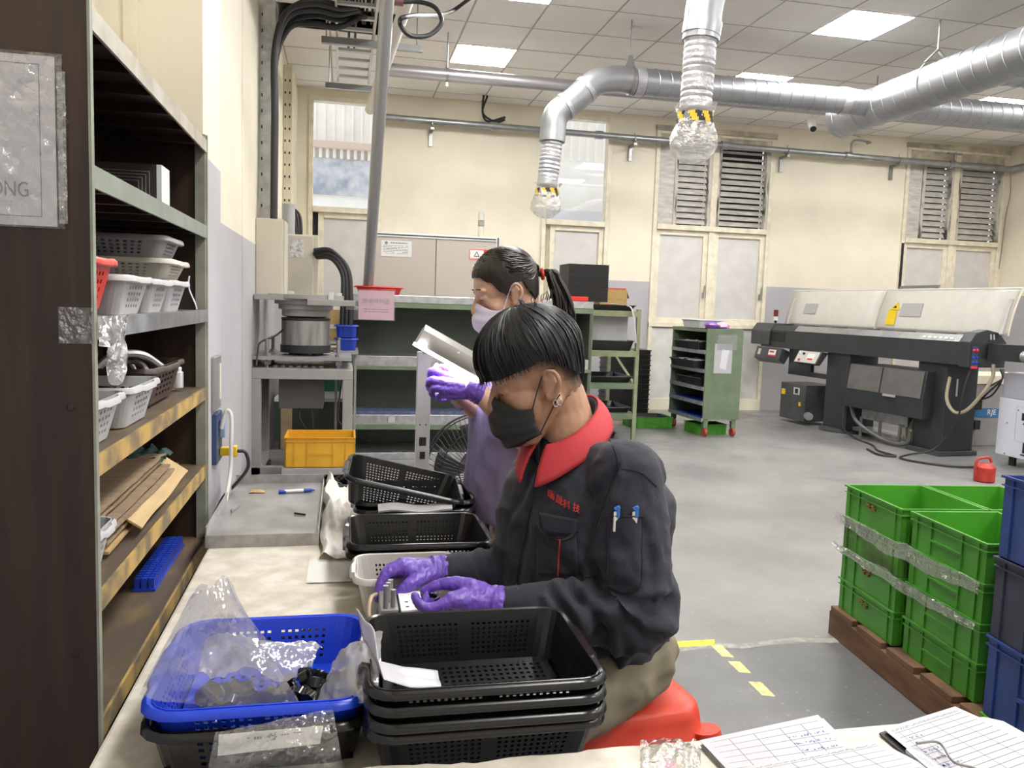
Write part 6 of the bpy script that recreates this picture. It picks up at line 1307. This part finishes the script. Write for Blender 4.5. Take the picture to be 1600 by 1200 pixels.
for i in range(520):
    a = rg.uniform(-pi, pi); v0 = rg.uniform(.02, .55); v1 = min(1.06, v0+rg.uniform(.35, .75)); sw = rg.uniform(-.14, .14)+.10*sin(a); w0 = rg.uniform(.0014, .0030); lf = rg.uniform(.0005, .0035)
    pts = [hsurf(HM, a+sw*(k/6), v0+(v1-v0)*k/6, lf*(1-.5*k/6) if v1 < 1 else lf) for k in range(7)]
    b.tube(pts, [w0*.5, w0, w0, w0, w0*.9, w0*.6, w0*.15], 4, flat=.6)
for i in range(90):   # stray ends along the edge
    a = rg.uniform(-2.0, 2.0); pts = [hsurf(HM, a+.02*k, .86+.05*k, .001) for k in range(4)]; pts[-1] += V((0, 0, rg.uniform(-.010, .002))); b.tube(pts, [.0016, .0018, .0014, .0003], 4)
for i in range(26):   # a few strands sticking up at the crown
    a = rg.uniform(0, 2*pi); p = HM(cx+.03*cos(a), .03*sin(a), .158); d = (HM.R @ V((-.3+.5*cos(a), .5*sin(a), 1))).normalized(); b.tube([p, p+d*.012, p+d*.02+V((rg.uniform(-.006, .006), 0, 0))], [.0012, .001, .0003], 4)
hair = attach(b.build('hair', M_hair, None, 60), man)
def stub():
    m = bpy.data.materials.new('shaved_stubble'); m.use_nodes = True; N = m.node_tree.nodes; L = m.node_tree.links; bs = N['Principled BSDF']; bs.inputs['Base Color'].default_value = (.012, .011, .011, 1); bs.inputs['Roughness'].default_value = .6
    tc = N.new('ShaderNodeTexCoord'); n = N.new('ShaderNodeTexNoise'); n.inputs['Scale'].default_value = 900; L.new(tc.outputs['Object'], n.inputs['Vector'])
    at = N.new('ShaderNodeAttribute'); at.attribute_name = 'dens'; r = N.new('ShaderNodeMath'); r.operation = 'MULTIPLY'; L.new(at.outputs['Fac'], r.inputs[0]); mr = N.new('ShaderNodeMapRange'); mr.inputs[1].default_value = .3; mr.inputs[2].default_value = .7; mr.inputs[3].default_value = .75; mr.inputs[4].default_value = 1.1; L.new(n.outputs['Fac'], mr.inputs[0]); L.new(mr.outputs[0], r.inputs[1]); L.new(r.outputs[0], bs.inputs['Alpha']); return m
b = MB(); dens = []
NU, NV = 80, 16
def sb(uu, v):
    a = .95+uu*(2*pi-1.9); z = hairline(a)+.012-(.034+.046*max(0, -cos(a)))*v
    q = (z-.055)/.088; k = max(0, 1-q*q)**.5; return HM(-.006+.0985*k*cos(a), .0785*k*sin(a), z)
b.grid(sb, NU, NV); o = b.build('shaved_sides', stub(), None, 80); at = o.data.attributes.new('dens', 'FLOAT', 'POINT')
TB = bvh(body_man)
for v in o.data.vertices:
    loc, nn, _, _ = TB.find_nearest(v.co); v.co = loc+nn*.0012
at.data.foreach_set('value', [max(0, 1.0*(1-(j/NV))**1.1)*min(1, 6*min(i, NU-i)/NU) for j in range(NV+1) for i in range(NU+1)]); attach(o, man)
for k in range(2):
    b = MB(); p = HM(-.010+.008*k, .082, -.026); b.tube([p+(HM.R @ V((.005*cos(q)*.9, .001, .0065*sin(q)-.006))) for q in [2*pi*j/18 for j in range(18)]], .0011, 6, closed=True); attach(b.build('earring', M_silver, None), man)
# jacket
b = MB()
rings = [(aY(902, 1082, 1.63), l, f, .150, .120), (aY(902, 1058, 1.63), l, f, .160, .128), (aY(905, 1025, 1.63), l, f, .190, .146), (aY(905, 950, 1.62), l, f, .198, .146), (aY(905, 880, 1.61), l, f, .200, .146), (aY(908, 810, 1.605), l, f, .202, .140), (aY(916, 760, 1.60), l, f, .200, .125), (aY(913, 722, 1.60), l, f, .150, .098), (aY(904, 702, 1.60), l, f, .088, .080), (aY(897, 684, 1.60), l, f, .058, .064)]
loft(b, rings, 40)
chain(b, [nb_+l*.06+V((0, 0, -.062)), Sn+V((0, 0, .004))], [.046, .062]); chain(b, [nb_+l*.085-f*.035+V((0, 0, -.062)), Sn-f*.03+V((0, 0, -.004))], [.052, .060]); chain(b, [nb_-f*.045+V((0, 0, -.055)), nb_-f*.07+V((0, 0, -.14))], [.05, .075]); chain(b, [nb_-l*.05+V((0, 0, -.055)), Sf], [.046, .06])
chain(b, [Sn, Sn*.6+En*.4, Sn*.2+En*.8, En+V((.006, 0, .004))], [.070, .072, .068, .062], 18); chain(b, [En, En*.62+Wn*.38, En*.25+Wn*.75, Wn], [.060, .052, .038, .031], 18)
chain(b, [Sf, Sf*.5+Ef*.5, Ef], [.064, .062, .056], 16); chain(b, [Ef, Ef*.5+Wf*.5, Wf], [.055, .046, .032], 16)
CREASE = [([(900, 925), (925, 945), (950, 985), (962, 1030)], .010), ([(868, 930), (895, 960), (918, 1005), (925, 1040)], .009), ([(952, 928), (985, 962), (1012, 985), (1030, 985)], .009), ([(938, 905), (965, 925), (1000, 935), (1030, 930)], .006),
    ([(962, 745), (945, 790), (930, 835), (920, 880), (915, 910)], .006), ([(835, 745), (818, 780), (800, 810)], .005), ([(830, 810), (822, 860), (815, 905)], .005), ([(850, 945), (872, 985), (880, 1020)], .006), ([(1010, 820), (1022, 880), (1020, 930)], .004), ([(905, 800), (925, 770), (948, 742)], .004),
    ([(770, 855), (790, 868), (800, 885)], .005), ([(740, 862), (752, 880), (760, 900)], .004), ([(980, 1010), (950, 1040), (930, 1055)], .005)]
def jd(p, nn):
    # cloth folds: sharper near the inside of the elbows and the waist
    e1 = math.exp(-((p-(En+V((-.05, 0, .03)))).length/.085)**2); e2 = math.exp(-((p-Ef).length/.07)**2); wst = math.exp(-((p.z-.78)/.10)**2)
    r1 = 1-2*abs(noise.noise(V((p.x*9+p.z*11, p.y*8, p.z*6-p.x*5)))); r2 = 1-2*abs(noise.noise(V((p.x*24+p.z*20, p.y*16, p.z*14-p.x*10))))
    r3 = noise.noise(p*7)
    arm = math.exp(-((p-(En*.6+Wn*.4)).length/.13)**2)
    fold = sin((p-Sn).dot(V((.6, .2, -1.0)).normalized())*95+3*noise.noise(p*6))
    cr = 0
    if nn.dot(CAM-p) > 0:
        d0 = p-CAM; w_ = d0.dot(FW); X_ = 800+F*d0.dot(RT)/w_; Y_ = 600-F*d0.dot(UP)/w_
        for (pl_, amp) in CREASE:
            best = 1e9
            for (ax, ay), (bx, by) in zip(pl_, pl_[1:]):
                ex, ey = bx-ax, by-ay; L2 = ex*ex+ey*ey; tt_ = max(0, min(1, ((X_-ax)*ex+(Y_-ay)*ey)/L2)); qx, qy = X_-ax-ex*tt_, Y_-ay-ey*tt_
                dd_ = math.hypot(qx, qy)
                if dd_ < abs(best): best = dd_ if (qx*ey-qy*ex) > 0 else -dd_
            cr += amp*(math.exp(-((best-7)/8)**2)-.9*math.exp(-((best+7)/7)**2))
    hem = sin(math.atan2((p-hip).dot(l), (p-hip).dot(f))*60)*.0012 if p.z < .66 else 0
    return .009*r1*(.4+1.5*e1+e2+.5*wst)+.005*r2*(.35+1.6*e1+arm)+.005*r3+.006*fold*(e1+.8*arm)+hem+cr-.003
jk = attach(blob('jacket', b, .0056, M_navy, 5, jd), man); TJ = bvh(jk); hj = hitter(TJ)
hj3 = hitter(TJ, .0035)
# collar
Cn = aY(884, 668, 1.60)
def colr(uu, v, side=0):
    a = radians(12)+uu*radians(336); q = cos(a); s_ = sin(a); fr = max(0, q)**3
    top = Cn+f*(.066*q)+l*(.060*s_)+V((0, 0, -.046*q+.016))
    out = Cn+f*(.088*q+.016*fr)+l*(.098*s_)+V((0, 0, -.054*q-.028-.030*fr))
    mid = (top+out)*.5+(f*q+l*s_)*.008+V((0, 0, .010))
    return top*(1-v)**2+mid*2*v*(1-v)+out*v*v
b = MB(); b.grid(colr, 60, 8); co = attach(b.build('collar', M_collar, None, 70, solid=.004, offset=1), jk)
b = MB(); b.grid(lambda uu, v: colr(uu, 0)+V((0, 0, -.045*v))-(colr(uu, 0)-Cn)*(.03+.05*v), 60, 3); attach(b.build('collar_stand', M_navy, None, 70, solid=.003), jk)
def seam(name, pts, r, m, par=jk, e=.001, k=5): 
    P = [hj(x, y, e) for x, y in [tuple(p)[:2] for p in smoothpts([(x, y, 0) for x, y in pts], k)]]; b = MB(); b.tube(P, r, 5); return attach(b.build(name, m, None), par)
def patch(name, pts_fn, nu, nv, m, e=.003, par=jk, solid=.002):
    b = MB(); b.grid(lambda uu, v: hj(*pts_fn(uu, v), e), nu, nv); return attach(b.build(name, m, None, 70, solid=solid), par)
M_seam = mat('navy_seam', (.012, .012, .018), .85)
seam('shoulder_seam', [(938, 650), (955, 690), (966, 728), (948, 775), (930, 830), (921, 880)], .0016, M_seam); seam('yoke_seam', [(966, 732), (1000, 738), (1026, 760)], .0014, M_seam)
seam('placket_seam', [(838, 735), (832, 780), (822, 830), (812, 880), (806, 920)], .0015, M_seam)
def quad(A, B, C, D): return lambda uu, v: (A[0]*(1-uu)*(1-v)+B[0]*uu*(1-v)+C[0]*uu*v+D[0]*(1-uu)*v, A[1]*(1-uu)*(1-v)+B[1]*uu*(1-v)+C[1]*uu*v+D[1]*(1-uu)*v)
patch('chest_pocket', lambda uu, v: (838+62*uu+2*v, 818+22*math.sin(pi*uu)**.8*(1-v)+8*uu*(1-v)+80*v), 16, 16, M_navy, .003)
seam('pocket_edge', [(838, 818), (852, 835), (872, 844), (890, 842), (903, 830)], .0016, M_seam, e=.005)
pk = seam('pocket_piping', [(875, 843), (873, 870), (872, 900)], .0018, M_collar, e=.0055)
patch('pocket_flap', quad((842, 800), (902, 812), (898, 836), (850, 834)), 12, 6, M_navy, .0022)
sp_ = patch('sleeve_pocket', lambda uu, v: (951+53*uu-(2+2*uu)*v, 806+0*uu+(112+10*(1-abs(uu-.5)*2))*v), 12, 20, M_navy, .0038)
seam('pocket_edge', [(951, 806), (978, 807), (1004, 807)], .0016, M_seam, e=.006); seam('pocket_edge', [(951, 807), (950, 860), (949, 915)], .0012, M_seam, e=.005); seam('pocket_edge', [(1004, 807), (1003, 860), (1001, 915), (976, 926), (950, 916)], .0012, M_seam, e=.005)
# embroidered characters follow the cloth
for ch, (cx_, cy_) in zip('瑞晟科技', ((860.5, 773.5), (873.5, 782), (885, 789), (900.5, 795))):
    cu = bpy.data.curves.new('c', 'FONT'); cu.body = ch; cu.size = 1; cu.align_x = 'CENTER'; cu.align_y = 'CENTER'; tt = bpy.data.objects.new('c', cu); me = bpy.data.meshes.new_from_object(tt); bpy.data.objects.remove(tt); me.name = 'embroidery'
    bm = bmesh.new(); bm.from_mesh(me); bmesh.ops.subdivide_edges(bm, edges=bm.edges[:], cuts=1); bm.to_mesh(me); bm.free()
    for v in me.vertices: x, y = v.co.x*12.5, v.co.y*14.5; v.co = hj(cx_+x*.95+y*.06, cy_-y+x*.45, .0022)
    me.materials.clear(); me.materials.append(mat('red_thread', (.55, .05, .04), .6)); o = bpy.data.objects.new('embroidery', me); col.objects.link(o); attach(o, jk); sd = o.modifiers.new('s', 'SOLIDIFY'); sd.thickness = .0008
b = MB()
for x, y in ((831, 720), (851, 842)): p = hj(x, y, .003); b.ball(p, .0045, 8)
attach(b.build('snap_button', M_seam, None), jk)
for k, x in enumerate((963, 992)):
    p = hj(x, 806, .004); t2 = thing('pen', ['blue and white pen in the sleeve pocket, the one farther from the elbow side', 'blue and white pen in the sleeve pocket, nearer the back of the man'][k], 'pen', p); n_ = (CAM-p).normalized(); b = MB(); b.beam(V((0, 0, -.03)), V((0, 0, .008)), .010, .006, up=n_); b.build('barrel', M_white, t2, 0, bevel=.002)
    b = MB(); b.beam(V((.004, 0, -.004))+n_*.005, V((.0035, 0, .017))+n_*.004, .006, .004, up=n_); b.beam(V((-.004, 0, .012)), V((.006, 0, .017)), .007, .006, up=n_); b.build('clip', mat('pen_blue', (.03, .16, .55), .35), t2, 0, bevel=.001)
# trousers and shoes
kn = hip+f*.40+l*.12+V((0, 0, -.035)); kf = hip+f*.40-l*.10+V((0, 0, -.035)); an = V((kn.x+.05, kn.y, .09)); af = V((kf.x+.05, kf.y, .09))
b = MB(); b.ball(hip+V((0, 0, .01)), (.17, .17, .075), 20); chain(b, [hip+l*.09+V((0, 0, .015)), kn], [.092, .07], 16); chain(b, [hip-l*.09+V((0, 0, .015)), kf], [.092, .07], 16); chain(b, [kn, an], [.068, .055], 14); chain(b, [kf, af], [.068, .055], 14)
attach(blob('trousers', b, .008, M_khaki, 4, lambda p, nn: .006*(1-2*abs(noise.noise(V((p.x*14, p.y*14, p.z*22)))))), man)
for a in (an, af):
    b = MB(); b.ball(V((a.x, a.y, .045)), (.045, .045, .045), 14); chain(b, [V((a.x, a.y, .04)), V((a.x-.15, a.y-.08, .03))], [.04, .032]); attach(blob('shoe', b, .006, M_blackp, 3), man)
# gloves
def W(*q): return [aY(*p) for p in q]
wn = Wn+(Wn-En).normalized()*.012
P_ = W((776, 943, 1.425), (705, 938, 1.405), (703, 946, 1.42), (707, 953, 1.44), (713, 956, 1.46), (752, 924, 1.43), (740, 928, 1.43))
palm = [(P_[0], P_[1], .026, .0145), (P_[0], P_[2], .026, .0145), (P_[0], P_[3], .025, .014), (P_[0], P_[4], .024, .013), (P_[0], P_[5], .026, .018), (P_[5], P_[1], .018, .014), (P_[6], P_[6], .026, .026)]
fin = [(W((752, 924, 1.43), (722, 913, 1.44), (690, 913, 1.45), (664, 922, 1.455)), [.0175, .0145, .0112, .0085]),
       (W((705, 938, 1.405), (676, 951, 1.40), (656, 944, 1.405), (648, 930, 1.41)), [.0135, .0108, .0095, .0075]), (W((703, 946, 1.42), (676, 955, 1.425), (663, 949, 1.435), (665, 933, 1.44)), [.0135, .0108, .0095, .0078]),
       (W((707, 953, 1.44), (684, 959, 1.447), (670, 954, 1.455), (674, 940, 1.46)), [.013, .0104, .009, .0075]), (W((713, 956, 1.46), (694, 961, 1.468), (684, 957, 1.473), (687, 946, 1.476)), [.0115, .009, .008, .007])]
hand_blob('left_glove', palm, fin, M_glove, man, cuff=(aY(779, 943, 1.425), aY(752, 935, 1.428), .029, .027))
P_ = W((690, 892, 1.615), (630, 886, 1.585), (628, 882, 1.605), (632, 886, 1.625), (641, 892, 1.64), (666, 902, 1.585))
palm = [(P_[0], P_[1], .026, .0145), (P_[0], P_[2], .026, .0145), (P_[0], P_[3], .025, .014), (P_[0], P_[4], .024, .013), (P_[0], P_[5], .025, .018), (P_[5], P_[1], .018, .014)]
fin = [(W((666, 902, 1.585), (643, 912, 1.565), (626, 925, 1.56), (611, 940, 1.56)), [.018, .0145, .0115, .0088]),
       (W((630, 886, 1.585), (604, 896, 1.58), (594, 917, 1.572), (590, 936, 1.565)), [.014, .0112, .010, .008]), (W((628, 882, 1.605), (606, 892, 1.605), (599, 914, 1.60), (601, 932, 1.592)), [.014, .0112, .010, .008]),
       (W((632, 886, 1.625), (612, 896, 1.63), (606, 914, 1.628), (612, 931, 1.62)), [.0135, .0108, .0095, .0078]), (W((641, 892, 1.64), (624, 902, 1.648), (618, 917, 1.645), (622, 930, 1.638)), [.012, .0095, .0085, .0072])]
hand_blob('right_glove', palm, fin, M_glove, man, cuff=(aY(694, 893, 1.617), aY(670, 889, 1.61), .030, .028))
# ---------------------------------------------------------------- the red stool
t = thing('red_stool', 'red plastic stool under the seated man', 'stool', (.585, 1.645, 0), radians(8))
b = MB(); SH = .58; R_ = []
def sq(w, r, n=8):
    out = []
    for k in range(4):
        cx_, cy_ = ((1, 1), (-1, 1), (-1, -1), (1, -1))[k]
        for j in range(n+1): a = pi/2*k+pi/2*j/n; out.append((cx_*(w-r)+r*cos(a), cy_*(w-r)+r*sin(a)))
    return out
prof = [(.02, SH-.006, .015), (.05, SH, .04), (.125, SH, .05), (.145, SH-.003, .055), (.155, SH-.012, .06), (.160, SH-.03, .06), (.166, SH-.075, .06), (.172, SH-.080, .06), (.174, SH-.10, .06)]
vs = []; n = len(sq(.1, .05))
for (w_, z, r) in prof: vs += [V((x, y, z)) for x, y in sq(w_, min(r, w_*.98))]
b._add(vs, [(i*n+j, i*n+(j+1) % n, (i+1)*n+(j+1) % n, (i+1)*n+j) for i in range(len(prof)-1) for j in range(n)])
M_stool = mat('red_orange_plastic', (.62, .055, .028), .34); b.build('seat', M_stool, t, 50, solid=.003)
for sx in (-1, 1):
    for sy in (-1, 1):
        b = MB(); b.tube([V((sx*.155, sy*.155, SH-.055)), V((sx*.158, sy*.158, SH-.08)), V((sx*.165, sy*.165, SH-.20)), V((sx*.185, sy*.185, 0))], [.030, .034, .032, .028], 12); b.build('leg', M_stool, t)
for k in range(4):
    R2 = Matrix.Rotation(pi/2*k, 3, 'Z'); b = MB(); b.beam(R2 @ V((.166, -.15, SH-.32)), R2 @ V((.166, .15, SH-.32)), .008, .035); b.build('stretcher', M_stool, t, 0)
# ---------------------------------------------------------------- the standing woman
wom = thing('person', 'person in dusty purple T-shirt and pale mask, with ponytail, standing at the lamp', 'person', (.56, 2.36, 0))
M_lid2 = M_lid; M_lid = mat('lilac_lit_eyelid', (.55, .33, .30), .5)
HW = Head(aY(804, 463, 2.27), (-.99, -.03, 0), radians(19), k=.98)
f2 = V((-.97, -.22, 0)).normalized(); l2 = V((-f2.y, f2.x, 0))
nw = aY(828, 535, 2.36); Sn2 = aY(838, 575, 2.20); En2 = aY(828, 690, 2.17); Wn2 = aY(748, 612, 2.24); Sf2 = aY(828, 572, 2.52); Ef2 = aY(800, 690, 2.50); Wf2 = aY(722, 622, 2.33)
hip2 = aY(815, 830, 2.36)
b = MB(); HW.build(b); chain(b, [HW(-.03, 0, -.01), HW(-.05, 0, -.07), nw], [.05, .047, .054], 18); chain(b, [nw, nw+V((.0, 0, -.15)), hip2], [.07, .085, .10]); chain(b, [nw+V((0, 0, -.05)), Sn2], [.045, .042]); chain(b, [nw+V((0, 0, -.05)), Sf2], [.045, .042])
chain(b, [Sn2, En2], [.042, .036]); chain(b, [En2, En2*.6+Wn2*.4, Wn2+(Wn2-En2)*.1], [.040, .038, .026], 16); chain(b, [Sf2, Ef2], [.042, .036]); chain(b, [Ef2, Ef2*.6+Wf2*.4, Wf2+(Wf2-Ef2)*.1], [.038, .036, .026], 16)
attach(blob('body', b, .0032, M_skin2, 5), wom)
eye(HW, wom, 1); eye(HW, wom, -1); facemask(HW, wom, M_wmask)
b = MB()
def wline(a):
    d = abs((a+pi) % (2*pi)-pi); T = ((0, .088), (.5, .080), (.9, .058), (1.15, .022), (1.32, .006), (1.5, .034), (1.85, .036), (2.1, .0), (2.5, -.035), (3.2, -.04))
    for (a0, z0), (a1, z1) in zip(T, T[1:]):
        if d <= a1: q = (d-a0)/(a1-a0); q = q*q*(3-2*q); return z0+(z1-z0)*q
    return -.04
def ws(a, v, lift=0): return hsurf(HW, a, v, lift, rx=.100, ry=.0825, rz=.089, c=(-.006, 0, .060), line=wline, shrink=.15)
def wb(uu, v): a = uu*2*pi; return ws(a, v, .0016*noise.noise(V((cos(a)*26, sin(a)*26+v*6, v*2))))
b.grid(wb, 120, 26); cc2 = HW(-.01, 0, .06); b.grid(lambda uu, v: wb(uu, 1)*(1-.2*v)+cc2*.2*v, 120, 2)
tie = HW(-.106, .0, .036)
rg = random.Random(31)
for i in range(150):  # strands swept back to the tie
    a = rg.uniform(-1.7, 1.7); v0 = rg.uniform(.1, .9); p = ws(a, v0, .001); q = ws(pi*.94*math.copysign(1, a), .62, .001); mid = ws(a*.45+.55*pi*.9*math.copysign(1, a), (v0*.6+.3), .002)
    b.tube(smoothpts([p, mid, q, tie], 4), [.0016]*4+[.0022]*8+[.001], 4)
attach(b.build('hair', M_hair2, None, 60), wom)
b = MB()
for i in range(90):
    o1 = V((rg.uniform(-.016, .016), rg.uniform(-.018, .018), rg.uniform(-.012, .012))); sp2 = rg.uniform(.6, 1.35)
    P = [tie+o1*.4, tie+V((.035, -.004, .006))+o1*.8, aY(866, 440, 2.34)+o1*sp2, aY(876, 465, 2.34)+o1*1.3*sp2, aY(880+rg.uniform(-6, 4), 492+rg.uniform(-8, 10), 2.34)+o1*1.5, aY(872+rg.uniform(-14, 8), 525+rg.uniform(-15, 8), 2.34)+o1*.8]
    b.tube(smoothpts(P, 4), [.0025]*5+[.0042]*8+[.003]*5+[.0022]*2+[.0006], 5)
attach(b.build('ponytail', M_hair2, None, 60), wom); b = MB(); dd = (V((.035, -.004, .006))).normalized(); aa = dd.orthogonal().normalized(); bb2 = dd.cross(aa)
b.tube([tie+dd*.012+(aa*cos(2*pi*j/20)+bb2*sin(2*pi*j/20))*.014 for j in range(20)], .005, 8, closed=True); attach(b.build('hair_tie', M_red, None), wom)
b = MB(); loft(b, [(aY(800, 802, 2.36), l2, f2, .185, .128), (aY(801, 770, 2.36), l2, f2, .19, .134), (aY(806, 700, 2.36), l2, f2, .18, .128), (aY(808, 640, 2.36), l2, f2, .185, .125), (aY(818, 595, 2.36), l2, f2, .18, .105), (aY(826, 562, 2.36), l2, f2, .13, .08), (aY(828, 545, 2.36), l2, f2, .075, .065)], 36)
chain(b, [nw+l2*.08+V((0, 0, -.04)), Sn2, Sn2*.45+En2*.55], [.055, .06, .066], 16); chain(b, [nw-l2*.08+V((0, 0, -.04)), Sf2, Sf2*.45+Ef2*.55], [.055, .06, .066], 16)
attach(blob('shirt', b, .007, M_shirt, 5, lambda p, nn: .006*(1-2*abs(noise.noise(V((p.x*9, p.y*9, p.z*4)))))+.003*(1-2*abs(noise.noise(V((p.x*20+p.z*6, p.y*20, p.z*9)))))), wom)
b = MB(); hp = V((hip2.x, hip2.y, .82)); b.ball(hp, (.125, .165, .10), 20); loft(b, [(V((hip2.x, hip2.y, .80)), l2, f2, .17, .12), (V((hip2.x, hip2.y, .92)), l2, f2, .16, .11)], 24)
for q in (-1, 1): chain(b, [hp+l2*.08*q+V((0, 0, -.03)), V((hp.x, hp.y, .45))+l2*.085*q, V((hp.x+.01, hp.y, .08))+l2*.09*q], [.088, .065, .05], 14)
attach(blob('trousers', b, .008, M_cloth_black, 4, lambda p, nn: .005*(1-2*abs(noise.noise(p*14)))), wom)
for q in (-1, 1):
    b = MB(); a = V((hp.x+.01, hp.y, .04))+l2*.09*q; chain(b, [a, a+f2*.16+V((0, 0, -.008))], [.04, .03]); attach(blob('shoe', b, .006, M_blackp, 3), wom)
P_ = W((745, 611, 2.24), (697, 588, 2.255), (692, 598, 2.24), (695, 609, 2.235), (702, 618, 2.24), (722, 594, 2.265))
palm = [(P_[0], P_[1], .025, .014), (P_[0], P_[2], .026, .0145), (P_[0], P_[3], .025, .014), (P_[0], P_[4], .024, .013), (P_[0], P_[5], .024, .018), (P_[5], P_[1], .018, .014)]
fin = [(W((722, 594, 2.265), (706, 580, 2.28), (693, 574, 2.29), (682, 575, 2.30)), [.017, .0135, .011, .0085]), (W((697, 588, 2.255), (678, 579, 2.265), (672, 583, 2.285), (679, 588, 2.30)), [.013, .0108, .0095, .008]), (W((692, 598, 2.24), (674, 594, 2.25), (670, 603, 2.27), (680, 607, 2.285)), [.0135, .011, .0095, .008]),
       (W((695, 609, 2.235), (678, 607, 2.243), (675, 616, 2.262), (685, 618, 2.275)), [.013, .0105, .009, .008]), (W((702, 618, 2.24), (688, 619, 2.245), (686, 625, 2.262), (694, 625, 2.272)), [.0115, .009, .008, .007])]
hand_blob('left_glove', palm, fin, M_glove, wom, .0026, cuff=(aY(753, 614, 2.238), aY(728, 604, 2.243), .034, .029))
P_ = W((722, 622, 2.345), (690, 590, 2.345), (686, 598, 2.36), (690, 608, 2.365), (697, 617, 2.36), (712, 598, 2.325))
palm = [(P_[0], P_[1], .025, .014), (P_[0], P_[2], .026, .0145), (P_[0], P_[3], .025, .014), (P_[0], P_[4], .024, .013), (P_[0], P_[5], .024, .018)]
fin = [(W((712, 598, 2.325), (700, 583, 2.315), (690, 577, 2.31), (681, 578, 2.308)), [.016, .013, .011, .0085]), (W((690, 590, 2.345), (675, 583, 2.34), (672, 587, 2.325), (679, 590, 2.315)), [.013, .0105, .0095, .008]), (W((686, 598, 2.36), (672, 600, 2.355), (672, 608, 2.335), (682, 608, 2.32)), [.0135, .0105, .0095, .008]),
       (W((690, 608, 2.365), (677, 612, 2.36), (678, 619, 2.34), (688, 618, 2.325)), [.013, .0105, .009, .008]), (W((697, 617, 2.36), (687, 622, 2.355), (688, 626, 2.34), (696, 624, 2.325)), [.0115, .009, .008, .007])]
hand_blob('right_glove', palm, fin, M_glove, wom, .0026, cuff=(aY(728, 627, 2.35), aY(712, 616, 2.348), .031, .028))
b = MB(); p = aY(682, 574, 2.305); b.lathe([(.006, -.008), (.009, -.008), (.009, .004), (.006, .008), (.003, .012)], 14, p); tag(b.build('small_part', M_alu), 'small bright part pinched between the woman\'s gloved fingertips', 'part')
